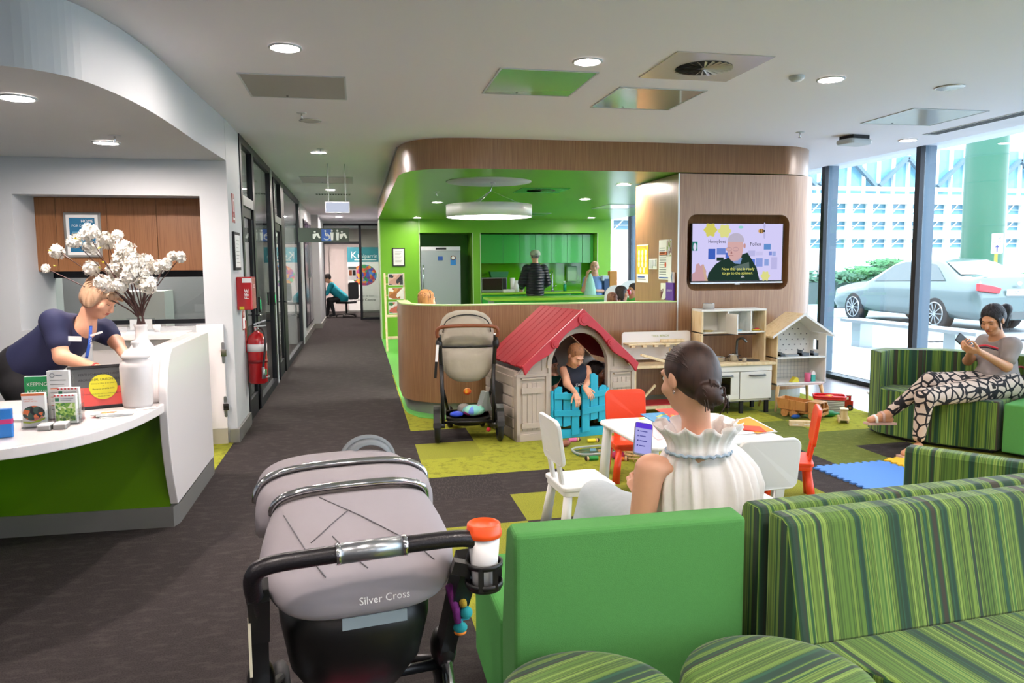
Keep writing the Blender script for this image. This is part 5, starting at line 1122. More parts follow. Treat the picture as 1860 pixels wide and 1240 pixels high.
# grey stroller in front
HX, HY = .012, 1.665
M_grey = mat('fabric_grey', 'a19b9f', .85, noise=.03, nscale=6, bump=.25, bscale=10); M_greyd = mat('fabric_grey_dark', '7d8488', .85)
t = thing('grey_stroller', 'grey stroller with chrome hood ribs in front of the camera, coffee cup on its handle', 'stroller', (HX, HY, 0), math.radians(9)); gs = t
PC = Vector((0, .34, .70))
HE = .62
def hring(ye, ze, yc, zc, w_, p, n=40):
    out = []
    for i in range(n+1):
        a = PI*i/n; k = math.sin(a)**p if 0 < a < PI else 0; c_ = math.cos(a)
        out.append((w_*math.copysign(abs(c_)**HE, c_), lerp(ye, yc, k), lerp(ze, zc, k)))
    return out
HB = [(.13, .755, .06, .695, .185, .6), (.15, .768, .035, .715, .212, .6), (.18, .785, .04, .765, .228, .6), (.21, .80, .08, .83, .230, .55), (.25, .82, .155, .895, .218, .5), (.29, .845, .24, .943, .196, .45)]
q = MB(); q.loft([hring(*f) for f in HB], M_grey, caps=False, closed=False); q.build('hood_back', t, solid=.006, sub=1)
HT = [(.285, .83, .25, .95, .198, .42), (.32, .82, .30, .964, .222, .42), (.36, .82, .35, .968, .228, .42), (.40, .83, .39, .962, .224, .42)]
q = MB(); q.loft([hring(*f) for f in HT], M_grey, caps=False, closed=False)
HF = [(.405, .84, .40, .956, .216, .42), (.47, .83, .48, .964, .218, .45), (.55, .82, .58, .957, .22, .5), (.60, .79, .66, .93, .205, .55)]
q.loft([hring(*f) for f in HF], M_grey, caps=False, closed=False); q.build('hood_top', t, solid=.006)
for f in ((.285, .86, .243, .955, .194, .42), (.40, .845, .392, .974, .228, .42)):
    q = MB(); q.tube(hring(*f)[1:-1], .0095, M_chrome, 10); q.build('hood_rib', t)
q = MB(); vr = [(.10+.075*math.cos(a), .60+.02*math.sin(a), .925+.06*math.sin(a)) for a in [PI*i/16 for i in range(17)]]
q.tube(vr, .007, M_greyd, 8); q.loft([[(x, y-.005, z-.002) for x, y, z in vr], [(lerp(.10, x, .75), y-.05, lerp(.94, z, .75)) for x, y, z in vr]], M_greyd, caps=False, closed=False); q.build('sun_visor', t, solid=.004)
def onhood(sv, xn, lift=.008):
    k = min(max(sv, 0), .999)*(len(HB)-1); i = int(k); f = [lerp(u, v, k-i) for u, v in zip(HB[i], HB[i+1])]
    s_ = math.sin(math.acos(max(-1, min(1, math.copysign(abs(xn)**(1/HE), xn)))))**f[5]
    return Vector((f[4]*xn, lerp(f[0], f[2], s_)-lift*.8, lerp(f[1], f[3], s_)+lift*.5))
q = MB(); Msm = mat('seam_grey', '6f6c70', .8)
for a, b_ in (((.97, -.42), (.86, -.10)), ((.86, -.10), (.62, .55)), ((.86, -.10), (.70, -.52)), ((.90, -.82), (.50, -.40)), ((.72, -.30), (.52, .02)), ((.62, .55), (.50, .72))):
    q.tube([onhood(lerp(a[0], b_[0], k/10), lerp(a[1], b_[1], k/10), .004) for k in range(11)], .0014, Msm, 5)
q.ell(onhood(.66, .44, .006), .007, M_blackm, 10); q.build('seams', t)
q = MB(); p = onhood(.27, .16, .008); q.text('Silver Cross', p+Vector((.0, -.004, 0)), (1, .02, .01), (0, .25, 1), .024, M_paper); q.build('logo', t)
q = MB(); q.box(-.06, .09, .046, .050, .672, .70, mat('label_bluegrey', '8a9aa0', .8)); q.build('care_label', t)
# black shell under the hood and the chassis
q = MB(); q.loft([ringz(.42, .12, .10, .30), ringz(.50, .165, .14, .28), ringz(.62, .185, .17, .26), ringz(.70, .19, .16, .27)], M_black); q.build('seat_shell', t)
q = MB(); q.tube(spline([(-.235, .10, .70), (-.245, .04, .78), (-.248, .0, .845), (-.22, -.012, .872), (-.12, -.015, .878), (.12, -.015, .878), (.22, -.012, .872), (.248, .0, .845), (.245, .04, .78), (.235, .10, .70)], 5), .0195, mat('leatherette_black', '18161a', .35, bump=.1, bscale=200), 12); q.build('handlebar', t)
q = MB(); q.cyl((-.075, -.0152, .878), (.075, -.0152, .878), .0225, M_steel, n=18); q.cyl((-.078, -.0152, .878), (-.068, -.0152, .878), .024, M_chrome, n=18); q.cyl((.068, -.0152, .878), (.078, -.0152, .878), .024, M_chrome, n=18); q.build('handle_button', t)
q = MB()
for x in (-1, 1):
    q.beam((x*.238, .10, .73), (x*.235, .30, .40), .04, .05, M_black); q.tube([(x*.235, .25, .47), (x*.23, .12, .22)], .016, M_chrome, 12); q.ell((x*.235, .27, .47), (.035, .05, .06), M_black)
    q.beam((x*.238, .04, .80), (x*.238, .14, .66), .045, .06, M_black); q.tube([(x*.23, .30, .42), (x*.16, .85, .16)], .014, M_black, 8); q.tube([(x*.22, .28, .44), (x*.22, .10, .16)], .018, M_black, 8)
q.cyl((-.23, .26, .43), (.23, .26, .43), .014, M_blackm); q.cyl((-.23, .10, .22), (.23, .10, .22), .012, M_blackm); q.build('chassis', t)
q = MB(); q.box(-.262, -.256, .05, .09, .60, .72, mat('label_cream', 'c8c2a8', .7)); q.build('side_label', t)
for x in (-.27, .27): wheel(t, x, .08, .14)
for x in (-.16, .16): wheel(t, x, .86, .10)
q = MB(); q.prism(rrect(-.2, .2, .02, .5, .05), .19, .205, M_black); q.build('basket', t)
# bag in the basket
w_ = world_in(t, (.0, .20, .21)); bg = thing('patterned_bag', 'pink patterned bag with a grey zip edge in the basket of the grey stroller', 'bag', w_, math.radians(13))
q = MB(); q.prism(rrect(-.13, .13, -.1, .1, .05), 0, .10, patch('bag_pink', ['b03050', 'c84060', 'a82a48', 'd8586a', '8a8a90', '4a6a8a'], 22)); q.build('body', bg, bev=.02, seg=3)
q = MB(); q.tube([(p[0], p[1], .085) for p in rrect(-.13, .13, -.1, .1, .05)], .006, mat('zip_grey', '8c908e', .6), 6, closed=True); q.build('zip', bg)
# takeaway coffee cup in a clip-on holder
w_ = at(879, 990, 1.70)
ch_ = thing('cup_holder', 'black clip-on cup holder at the right end of the stroller handlebar', 'cup holder', (w_.x, 1.70, -.035))
q = MB()
for z in (.788, .835): q.lathe([(.040, z), (.044, z), (.044, z+.012), (.040, z+.012), (.040, z)], M_black, 28)
q.lathe([(.002, .780), (.040, .780), (.044, .792), (.002, .792)], M_black, 28)
for a in (20, 160, 250, 300): q.box(.040*math.cos(math.radians(a))-.006, .040*math.cos(math.radians(a))+.006, .041*math.sin(math.radians(a))-.004, .041*math.sin(math.radians(a))+.004, .785, .84, M_black)
q.beam((-.04, -.0, .83), (-.075, .0, .84), .03, .03, M_black); q.build('holder', ch_)
cu = thing('coffee_cup', 'tall white takeaway cup with a bright orange lid in the stroller cup holder', 'cup', (w_.x, 1.70, .758))
q = MB(); q.lathe([(.002, 0), (.028, 0), (.038, .118), (.002, .118)], M_paper, 36); q.build('cup', cu)
q = MB(); q.lathe([(.041, .114), (.0425, .118), (.0425, .126), (.040, .130), (.039, .142), (.036, .145), (.034, .139), (.002, .139)], mat('lid_orange', 'f0561c', .35), 36); q.box(-.006, .006, -.03, -.022, .139, .1405, M_ink); q.build('lid', cu)
# dangling plush toy
def dn(px, py, Y=1.80): return at(px, py, Y)
w0 = dn(836, 1046); ty = thing('dangling_toy', 'soft plush toy with purple and yellow arms and teal feet hanging from the stroller', 'toy', w0)
P_ = lambda px, py, dy=0: dn(px, py, 1.80+dy)-w0
q = MB(); q.tube([P_(833, 1030), P_(834, 1045), P_(836, 1060), P_(838, 1080), P_(842, 1100)], [.007, .012, .014, .012, .009], mat('plush_yellow', 'd8b03a', .9, bump=.3, bscale=120), 10); q.build('yellow_arm', ty)
q = MB(); q.tube([P_(816, 1062), P_(822, 1085), P_(829, 1110), P_(832, 1130)], [.010, .011, .010, .009], mat('plush_purple', '7a2a7a', .9, bump=.3, bscale=120), 10); q.build('purple_arm', ty)
q = MB(); q.ell(P_(847, 1112), (.016, .014, .016), mat('plush_teal', '1f9aa0', .8), 14); q.ell(P_(836, 1139), (.018, .016, .014), mat('plush_teal', '1f9aa0', .8), 14)
for dx, dy in ((-12, 0), (12, -6), (-8, 12)): q.tube([P_(840, 1125), P_(840+dx, 1128+dy)], .003, mat('plush_cyan', '3ac0d8', .8), 6)
q.build('teal_feet', ty)
q = MB(); q.ell(P_(836, 1147), (.016, .014, .008), mat('plush_orange', 'e8882a', .8), 12); q.build('orange_pad', ty)
# buckle strap
q = MB(); q.beam(dn(768, 1090, 1.9), dn(776, 1108, 1.9), .006, .003, mat('strap_cyan', '7ac0d8', .6)); tag(q.build('hanging_strap'), 'short pale blue cord under the right edge of the grey hood', 'cord')
# ================================================================== TOY FURNITURE AND TOYS
# workbench
t = thing('toy_workbench', 'white and wooden toy workbench beside the playhouse', 'toy workbench', (2.98, 7.05, 0), 0)
q = MB(); q.prism(rrect(-.40, .33, .54, .82, [.03, .03, 0, 0]), .14, .16, M_cw, axis='y'); q.text('TOOL BENCH', (-.0, .138, .765), (1, 0, 0), (0, 0, 1), .03, mat('print_olive', '9aa83a', .6)); q.build('tool_board', t, bev=.003)
q = MB(); q.box(-.40, .33, -.14, .16, .485, .51, M_birch); q.box(-.39, .32, -.02, .14, .70, .715, M_birch); q.build('bench_top', t, bev=.003)
q = MB()
for x in (-.37, .30):
    q.beam((x, -.12, 0), (x, -.12, .49), .035, .035, M_birch); q.beam((x, .14, 0), (x, .14, .49), .035, .035, M_birch); q.beam((x, -.12, .1), (x, .14, .1), .03, .03, M_birch)
q.beam((-.35, -.125, .12), (-.15, -.125, .32), .025, .02, M_birch); q.beam((-.37, -.13, .10), (.30, -.13, .10), .03, .03, M_birch); q.box(-.37, .30, -.12, .14, .115, .125, mat('bench_red', 'a8242c', .5)); q.build('frame', t)
q = MB()
for k in range(6): q.box(-.36+.12*k, -.32+.12*k, -.02, .02, .68, .70, M_birch)
for k in range(2): q.cyl((-.3+.55*k, -.16, .1), (-.3+.55*k, -.14, .1), .022, M_black)
q.build('tool_slots', t)
for (nm, lb, p0, p1, w_, m) in (('toy_saw', 'wooden toy saw leaning on the workbench top', (2.68, 6.93, .62), (2.95, 6.98, .54), .03, M_birch), ('toy_hammer', 'wooden toy hammer hanging at the workbench board', (3.05, 7.05, .54), (3.05, 7.05, .66), .05, M_pine), ('toy_ruler', 'short stack of wooden rulers on the workbench rail', (2.95, 7.10, .735), (3.20, 7.10, .735), .03, M_birch)):
    q = MB(); q.beam(p0, p1, w_, .025, m); tag(q.build(nm, bev=.003), lb, 'toy tool')
# play kitchen
t = thing('play_kitchen', 'white wooden play kitchen with sink, oven door and open top cupboard', 'toy kitchen', (3.70, 7.02, 0), math.radians(0)); Mk = mat('kitchen_white', 'e2e2dc', .4)
K0, K1 = -.36, .345
q = MB(); q.box(K0, K1, -.14, .22, .13, .15, Mk); q.box(K0, K0+.02, -.14, .22, .13, .49, M_birch); q.box(K1-.02, K1, -.14, .22, .13, .49, M_birch); q.box(K0, K1, .20, .22, .13, .49, Mk); q.box(K0, K1, -.15, -.135, .43, .49, Mk); q.build('base_cabinet', t, bev=.002)
q = MB(); q.box(K0-.02, K1+.03, -.17, .23, .49, .515, M_birch); q.build('worktop', t, bev=.003)
for x0, x1, gl in ((K0+.01, -.01, 1), (.0, K1-.005, 0)):
    q = MB()
    if gl: q.box(x0, x1, -.155, -.14, .15, .20, Mk); q.box(x0, x1, -.155, -.14, .37, .425, Mk); q.box(x0, x0+.06, -.155, -.14, .20, .37, Mk); q.box(x1-.09, x1, -.155, -.14, .20, .37, Mk)
    else: q.box(x0, x1, -.155, -.14, .15, .425, Mk)
    d = q.build('door', t, bev=.002)
    q = MB(); q.tube([((x0+x1)/2-.07, -.155, .39), ((x0+x1)/2-.07, -.18, .39), ((x0+x1)/2+.09, -.18, .39), ((x0+x1)/2+.09, -.155, .39)], .009, mat('handle_grey', '5a6064', .4), 8); q.build('handle', d)
    if gl: q = MB(); q.box(x0+.06, x1-.09, -.148, -.145, .20, .37, glass('oven_glass', (.45, .40, .34), .9)); q.box(x0+.06, x1-.09, -.1, .2, .28, .284, M_steel); q.build('oven_window', d)
q = MB()
for x in (K0+.02, .04, K1-.03): q.box(x-.018, x+.018, -.12, -.09, 0, .13, M_ink) ; q.box(x-.018, x+.018, .16, .19, 0, .13, M_ink)
q.build('leg', t)
q = MB(); q.lathe([(.001, .516), (.085, .516), (.105, .52), (.11, .52), (.11, .514), (.001, .514)], mat('sink_grey', '4c5258', .35), 30, (.18, .02, 0)); q.v = [(v[0], v[1]*1.0, v[2]) for v in q.v]; q.build('sink', t)
q = MB(); q.tube(spline([(.10, .12, .515), (.10, .12, .68), (.105, .10, .725), (.13, .05, .735), (.155, .02, .70)], 5), .012, mat('tap_grey', '5c6468', .25, metal=.6), 10); q.cyl((.10, .12, .515), (.10, .12, .57), .02, mat('tap_grey', '5c6468', .25, metal=.6)); q.cyl((.1, .12, .56), (.05, .11, .575), .009, mat('tap_grey', '5c6468', .25, metal=.6)); q.build('tap', t)
q = MB(); q.box(K0, K0+.02, -.02, .22, .515, 1.02, M_birch); q.box(K1-.02, K1, -.02, .22, .515, 1.02, M_birch); q.box(K0, K1, -.02, .22, 1.02, 1.04, Mk); q.box(K0, K1, -.02, .22, .80, .815, Mk); q.box(.17, .185, -.02, .2, .81, 1.02, Mk); q.box(-.08, -.065, -.02, .2, .81, 1.02, Mk); q.box(K0, K1, .205, .22, .80, 1.04, Mk); q.build('top_cupboard', t, bev=.002)
q = MB(); q.cyl((K0, .0, .785), (K1-.1, .0, .785), .006, M_ink, n=8); q.build('towel_rail', t)
q = MB(); q.box(-.08, .10, -.012, .0, .80, 1.0, Mk) ; R_ = Matrix.Translation((-.08, 0, 0)) @ Matrix.Rotation(math.radians(-80), 4, 'Z') @ Matrix.Translation((.08, 0, 0)); q.v = [tuple(R_ @ Vector(v)) for v in q.v]; dd = q.build('door', t, bev=.002)
q = MB(); q.tube([(-.065, -.12, .84), (-.04, -.12, .84), (-.04, -.12, .98), (-.065, -.12, .98)], .006, M_ink, 6); q.build('handle', dd)
def pot(name, loc, r_, h, lb, hd=True, m=None):
    t = thing(name, lb, 'toy pot', loc); q = MB(); q.lathe([(.002, 0), (r_, 0), (r_, h), (r_+.003, h+.003), (r_-.003, h), (r_-.003, .004), (.002, .004)], m or M_chrome, 28); q.build('pan', t)
    if hd: q = MB(); q.tube([(r_, 0, h*.75), (r_+.03, 0, h*.8), (r_+.03, .02, h*.8)], .004, M_ink, 6); q.tube([(-r_, 0, h*.75), (-r_-.025, 0, h*.8)], .004, M_ink, 6); q.build('handle', t)
    return t
pot('toy_saucepan', (3.47, 7.12, 1.041), .06, .055, 'small steel toy saucepan on top of the play kitchen', False)
pot('toy_saucepan', (3.70, 7.02, .516), .05, .065, 'steel toy pot with black handles on the play kitchen hob'); pot('toy_saucepan', (3.58, 7.06, .516), .055, .04, 'low steel toy pan behind the woman on the play kitchen hob')
pot('toy_cup', (3.775, 6.93, .516), .022, .04, 'tiny steel toy cup before the sink of the play kitchen', False)
for x, z, m, lb in ((3.45, .816, 'c8b87a', 'tan toy plate in the left compartment of the play kitchen'), (3.76, .816, '9ac0d0', 'pale blue toy plates in the middle compartment of the play kitchen'), (3.97, .816, 'd8b83a', 'yellow and red toy food in the right compartment of the play kitchen')):
    q = MB(); q.lathe([(.002, 0), (.05, .002), (.055, .012), (.002, .010)], mat('toyplate_'+m, m, .5), 20); 
    if m[0] == 'd': q.ell((.01, -.01, .015), (.03, .02, .012), mat('toy_red', 'c8383a', .5), 10)
    tag(q.build('toy_plate', loc=(x, 7.08, z)), lb, 'toy plate')
# dollhouse
t = thing('dollhouse', 'white open dollhouse with dotted and gridded wallpaper on splayed wooden legs', 'dollhouse', (4.395, 7.06, 0), 0)
A0, A1 = -.28, .28; Md = mat('dollhouse_white', 'e6e6e4', .45)
q = MB(); q.box(A0, A0+.012, -.15, .15, .27, .78, M_birch); q.box(A1-.012, A1, -.15, -.02, .27, .78, Md); q.box(A1-.012, A1, .07, .15, .27, .78, Md); q.box(A1-.012, A1, -.02, .07, .27, .60, Md); q.box(A1-.012, A1, -.02, .07, .70, .78, Md)
q.box(A0, A1, -.15, .15, .27, .285, Md); q.box(A0, A1, -.15, .15, .535, .55, Md); q.build('shell', t, bev=.0015)
q = MB(); q.prism([(A0, .27), (A1, .27), (A1, .78), (0, .985), (A0, .78)], .14, .152, Md, axis='y')
Mdot = mat('wallpaper_dot', '5a6066', .6)
for i in range(9):
    for j in range(6):
        x = -.27+.067*i+(.033 if j % 2 else 0); z = .59+.055*j
        if z < .76+(.2*(1-abs(x)/.28)) - .03 and abs(x) < .26: q.prism(arc(x, z, .007, .007, 0, 360, 8)[:-1], .1385, .14, Mdot, axis='y')
Mgl = mat('wallpaper_line', '8a94a0', .6)
for i in range(14): x = -.26+.040*i; q.box(x-.001, x+.001, .1388, .14, .286, .535, Mgl)
for j in range(6): z = .30+.040*j; q.box(A0+.01, A1-.01, .1388, .14, z-.001, z+.001, Mgl)
q.build('back_wall', t)
q = MB()
for s_ in (-1, 1):
    p0, p1 = (0, .99), (s_*.345, .765); n_ = (s_*.0, .014)
    q.prism([p0, p1, (p1[0], p1[1]-.016), (0, .972)], -.18, .17, M_birch if s_ < 0 else Md, axis='y'); q.prism([(0, .995), (p1[0]*1.005, p1[1]+.004), (p1[0]*1.005, p1[1]-.018), (0, .968)], -.188, -.18, Md, axis='y')
q.box(-.24, -.14, -.02, .06, .90, .905, M_paper) if False else None
q.build('roof', t)
for x, y in ((-.24, -.12), (.24, -.12), (-.24, .12), (.24, .12)):
    q = MB(); q.tube([(x, y, .27), (x*1.18, y*1.35, 0)], [.02, .012], M_pine, 12); q.build('leg', t)
q = MB(); q.box(-.26, .26, -.14, .14, .255, .27, Md); q.build('base_frame', t)
for nm, lb, x, y, z, d, m in (('toy_bed', 'white and grey toy bed on the upper floor of the dollhouse', 4.32, 7.0, .551, (.16, .08, .03), '8d959c'), ('toy_table', 'small grey toy table on the upper floor of the dollhouse', 4.47, 7.0, .551, (.09, .08, .06), '5e6670'), ('toy_stool', 'small grey toy chair at the right on the dollhouse upper floor', 4.58, 6.98, .551, (.06, .06, .05), '6e767e'), ('toy_headboard', 'grey toy headboard at the left on the dollhouse upper floor', 4.215, 7.0, .551, (.05, .08, .045), '4e565e')):
    q = MB(); q.box(-d[0]/2, d[0]/2, -d[1]/2, d[1]/2, 0, d[2]*.5, mat('toyfurn_'+m, m, .5)); q.box(-d[0]/2, -d[0]/2+.012, -d[1]/2, d[1]/2, 0, d[2], mat('toyfurn_'+m, m, .5)); tag(q.build(nm, loc=(x, y, z), bev=.002), lb, 'toy furniture')
q = MB(); q.prism([(-.04, 0), (.04, 0), (.03, .045), (.0, .05)], -.03, .03, mat('toy_yellow', 'd8cc3a', .5), axis='y'); tag(q.build('toy_cheese', loc=(4.36, 6.98, .286)), 'yellow toy cheese wedge on the lower floor of the dollhouse', 'toy food')
q = MB(); q.cyl((0, 0, 0), (0, 0, .09), .03, mat('toy_pink', 'd8648a', .5)); tag(q.build('toy_tin', loc=(4.50, 6.96, .286)), 'pink toy tin on the lower floor of the dollhouse', 'toy food')
t = thing('toy_milk_carton', 'white and teal toy milk carton on the lower floor of the dollhouse', 'toy food', (4.56, 6.97, .286))
q = MB(); q.box(-.022, .022, -.022, .022, .0, .07, mat('toy_teal', '3aa89a', .5)); q.box(-.022, .022, -.022, .022, .07, .09, M_paper); q.prism([(-.022, .09), (.022, .09), (0, .115)], -.022, .022, M_paper, axis='y'); q.build('carton', t)
# wooden tip truck
t = thing('wooden_tip_truck', 'large wooden toy tip truck on the carpet before the dollhouse', 'toy truck', (4.22, 6.62, 0), math.radians(-58)); t.scale = (.8, .8, .8); Mt = wood('truck_wood', 'c28a4e', 'a86f38', (18, 18, 3), .4)
q = MB(); q.prism([(-.24, .09), (.10, .09), (.10, .20), (-.26, .22)], -.11, -.098, Mt, axis='y'); q.prism([(-.24, .09), (.10, .09), (.10, .20), (-.26, .22)], .098, .11, Mt, axis='y'); q.box(-.24, .10, -.1, .1, .085, .10, Mt); q.box(.09, .10, -.1, .1, .09, .2, Mt); q.prism([(-.25, .09), (-.238, .09), (-.258, .22), (-.27, .22)], -.1, .1, Mt, axis='y'); q.build('tipper', t, bev=.003)
q = MB(); q.box(-.22, .27, -.08, .08, .055, .08, Mt); q.build('chassis', t, bev=.003)
q = MB()
for y in (-.1, .088): q.prism([(.13, .06), (.30, .06), (.30, .15), (.27, .21), (.13, .21)], y, y+.012, Mt, axis='y')
q.box(.13, .28, -.1, .1, .20, .215, Mt); q.box(.285, .30, -.1, .1, .055, .09, Mt); q.box(.285, .30, -.1, .1, .12, .14, Mt); q.box(.27, .285, -.012, .012, .14, .2, Mt); q.box(.13, .145, -.1, .1, .06, .2, Mt); q.build('cab', t, bev=.003)
for x in (-.15, -.04, .2):
    for y in (-.11, .11): q = MB(); q.cyl((x, y-.022, .045), (x, y+.022, .045), .045, Mt, n=22); q.cyl((x, y-.026, .045), (x, y+.026, .045), .012, Mt, n=12); q.build('wheel', t, bev=.003)
# red lidded box
t = thing('toy_crate', 'corrugated grey and white box with a red tray top behind the wooden truck', 'box', (4.62, 6.76, 0), math.radians(-30)); t.scale = (.85, .85, .85)
q = MB(); q.box(-.16, .16, -.1, .1, 0, .17, M_cw)
for k in range(8): q.box(-.162, .162, -.104, -.098, .01+.02*k, .02+.02*k, mat('crate_grey', '8f918c', .5))
q.box(.161, .163, -.04, .02, .06, .12, mat('label_teal', '3ab0b8', .5)); q.build('body', t)
q = MB(); q.prism(rrect(-.18, .18, -.12, .12, .05), .165, .185, mat('tray_red', 'd0252a', .35)); q.tube([(x, y, .195) for x, y in rrect(-.175, .175, -.115, .115, .05)], .012, mat('tray_red', 'd0252a', .35), 8, closed=True); q.build('lid', t)
q = MB(); q.ell((0, 0, 0), (.05, .03, .012), mat('toy_orange', 'e07a2a', .5)); o = q.build('orange_block', loc=(4.61, 6.75, .168)); tag(o, 'orange toy piece lying in the red tray top', 'toy')
# fire engine
t = thing('toy_fire_engine', 'small red wooden toy fire engine by the red topped box', 'toy car', (4.86, 6.84, 0), math.radians(-30))
q = MB(); q.box(-.09, .07, -.045, .045, .03, .10, M_red); q.box(-.07, .05, -.045, .045, .10, .15, M_red); q.box(-.075, .055, -.047, .047, .15, .158, M_paper)
for x in (-.055, -.005): q.box(x, x+.03, -.047, .047, .11, .14, M_paper)
q.build('body', t, bev=.003)
for x in (-.05, .04):
    for y in (-.05, .05): q = MB(); q.cyl((x, y-.01, .03), (x, y+.01, .03), .03, M_ink, n=18); q.cyl((x, y-.012, .03), (x, y+.012, .03), .012, Mt, n=12); q.build('wheel', t)
# wooden locomotive
t = thing('wooden_locomotive', 'small pale wooden toy locomotive on the lime carpet', 'toy train', (4.46, 6.30, 0), math.radians(60))
q = MB(); q.box(-.09, .09, -.03, .03, .03, .045, M_birch); q.box(-.085, -.02, -.03, .03, .045, .13, M_birch); q.box(-.095, -.01, -.036, .036, .13, .14, M_birch); q.cyl((-.02, 0, .075), (.075, 0, .075), .028, M_birch); q.cyl((.05, 0, .1), (.05, 0, .135), .012, M_birch, .016); q.build('body', t, bev=.002)
for x in (-.06, 0, .06):
    for y in (-.038, .038): q = MB(); q.cyl((x, y-.008, .028), (x, y+.008, .028), .028, M_birch, n=18); q.build('wheel', t)
t = thing('wooden_domino_box', 'pale wooden slide-top box lying in front of the wooden truck', 'box', (3.99, 6.24, 0), math.radians(-24)); t.scale = (.85, .85, .85)
q = MB(); q.box(-.13, .13, -.035, .035, 0, .05, M_birch); q.box(-.10, -.04, -.0355, -.035, .018, .026, M_paper); q.box(.02, .09, -.0355, -.035, .018, .026, M_paper); q.build('body', t, bev=.002)
q = MB(); q.box(-.125, .125, -.03, .03, .05, .054, M_birch); q.build('lid', t)
q = MB(); q.lathe([(.002, 0), (.03, .005), (.032, .03), (.032, .09), (.018, .12), (.01, .16), (.002, .165)], mat('skittle_green', '12783a', .4), 16); q.v = [(v[2], v[1], v[0]+.032) for v in q.v]; tag(q.build('toy_skittle', loc=(4.42, 6.56, 0), rz=-.2), 'green toy skittle lying beside the wooden truck', 'toy')
q = MB(); q.ell((0, 0, .02), (.05, .02, .02), mat('toy_blue', '1f5ab8', .4)); tag(q.build('blue_toy', loc=(4.12, 6.55, 0)), 'small blue toy under the front of the wooden truck', 'toy')
q = MB()
for k in range(6): a = k*1.05; q.tube([(0, 0, .02), (.05*math.cos(a), .04*math.sin(a), .05), (.09*math.cos(a), .06*math.sin(a), .01)], .006, mat('toy_bluev', '2a3ac0', .4), 6)
tag(q.build('blue_spider_toy', loc=(3.05, 5.95, 0)), 'blue spiky toy on the carpet right of the seated woman’s head', 'toy')
q = MB()
for k in range(5): q.tube([(.03*k, 0, .01), (.03*k+.02, .03, .03), (.03*k+.04, 0, .01)], .006, mat('toy_bluev', '2a3ac0', .4), 6)
p = atz(1478, 848); tag(q.build('blue_clip_toy', loc=(p.x-.14, p.y+.06, 0)), 'small blue toy at the corner of the blue foam mat', 'toy')
q = MB(); q.lathe([(.002, 0), (.09, 0), (.11, .2), (.125, .21), (.125, .225), (.10, .225), (.002, .215)], M_cw, 26); tag(q.build('white_pail', loc=(5.02, 6.52, 0)), 'white pail half hidden behind the striped window seat', 'bucket')
# wooden peg people and lids near the playhouse
def peg(px, py, rz, c1, head, lb):
    p = atz(px, py); t = thing('peg_doll', lb, 'toy figure', (p.x, p.y, .017), rz, 'wooden peg dolls on the carpet')
    q = MB(); q.cyl((-.045, 0, 0), (.025, 0, 0), .017, mat('peg_'+c1, c1, .5), n=16); q.build('body', t, bev=.003)
    q = MB(); q.ell((.04, 0, 0), .018, M_pine, 12); q.build('head', t)
    q = MB(); q.ell((.048, 0, .001), (.014, .0185, .0185), mat('peg_hair_'+head, head, .6), 12); q.build('hair', t)
peg(1042, 802, .1, 'd86aa0', '4a2a20', 'pink wooden peg doll lying before the playhouse gate'); peg(1076, 803, .0, 'e0d02a', '3a221a', 'yellow wooden peg doll lying before the playhouse gate')
peg(1076, 836, 3.1, '1f8a3a', '2a1a14', 'green wooden peg doll in front of the clear lid'); peg(1128, 837, -.3, 'e8761c', '6a4a30', 'orange wooden peg doll beside the basket'); peg(1135, 831, .1, '2a8ab8', '3a2a20', 'blue wooden peg doll behind the orange one')
q = MB(); q.prism(rrect(-.19, .19, -.12, .12, .09), 0, .004, glass('clear_plastic', (.82, .86, .86), .6, .1)); q.tube([(x, y, .02) for x, y in rrect(-.19, .19, -.12, .12, .09)], .008, mat('plastic_rim', 'c2cac8', .3, alpha=.7), 8, closed=True); p = atz(1083, 822); tag(q.build('plastic_tub_lid', loc=(p.x, p.y, .005), rz=.1), 'clear plastic tub lid with small pieces on the lime carpet', 'lid')
q = MB(); q.cbox((0, 0, 0), (.05, .02, .015), mat('toy_sky', '8ac0d8', .5)); q.cbox((.07, -.02, 0), (.06, .02, .012), M_pine); tag(q.build('toy_brush', loc=(p.x-.02, p.y+.02, .02), rz=-.2), 'pale blue and wooden piece lying in the clear lid', 'toy')
q = MB(); q.lathe([(.002, 0), (.03, 0), (.03, .006), (.002, .006)], mat('disc_green', 'a8e06a', .5), 20); p = atz(1116, 806); tag(q.build('green_disc', loc=(p.x, p.y, 0)), 'small light green disc on the carpet left of the playhouse shutter', 'toy')
q = MB(); q.ell((0, 0, .03), (.05, .03, .03), mat('clay_brown', '8a4f38', .6), 12); q.ell((.03, .03, .03), (.04, .03, .025), mat('clay_brown', '8a4f38', .6), 12); p = atz(1024, 812); tag(q.build('brown_toy_foot', loc=(p.x, p.y, 0)), 'brown rounded toy at the foot of the playhouse beside the white chair', 'toy')
p = atz(1148, 835); t = thing('wicker_basket', 'small pale wicker basket behind the white table leg', 'basket', (p.x+.03, p.y, 0))
q = MB()
for k in range(5): q.lathe([(.08+.004*k, .02+.025*k), (.088+.004*k, .02+.025*k), (.088+.004*k, .035+.025*k), (.08+.004*k, .035+.025*k)], M_pine, 20)
for k in range(12): a = k*PI/6; q.cyl((.08*math.cos(a), .08*math.sin(a), 0), (.1*math.cos(a), .1*math.sin(a), .15), .004, M_pine, n=6)
q.build('weave', t)
q = MB(); q.ell((0, 0, .03), (.06, .05, .035), mat('felt_magenta', 'a82a5a', .8), 14); tag(q.build('magenta_felt_toy', loc=(p.x-.09, p.y+.05, 0)), 'dark pink soft toy beside the wicker basket', 'toy')

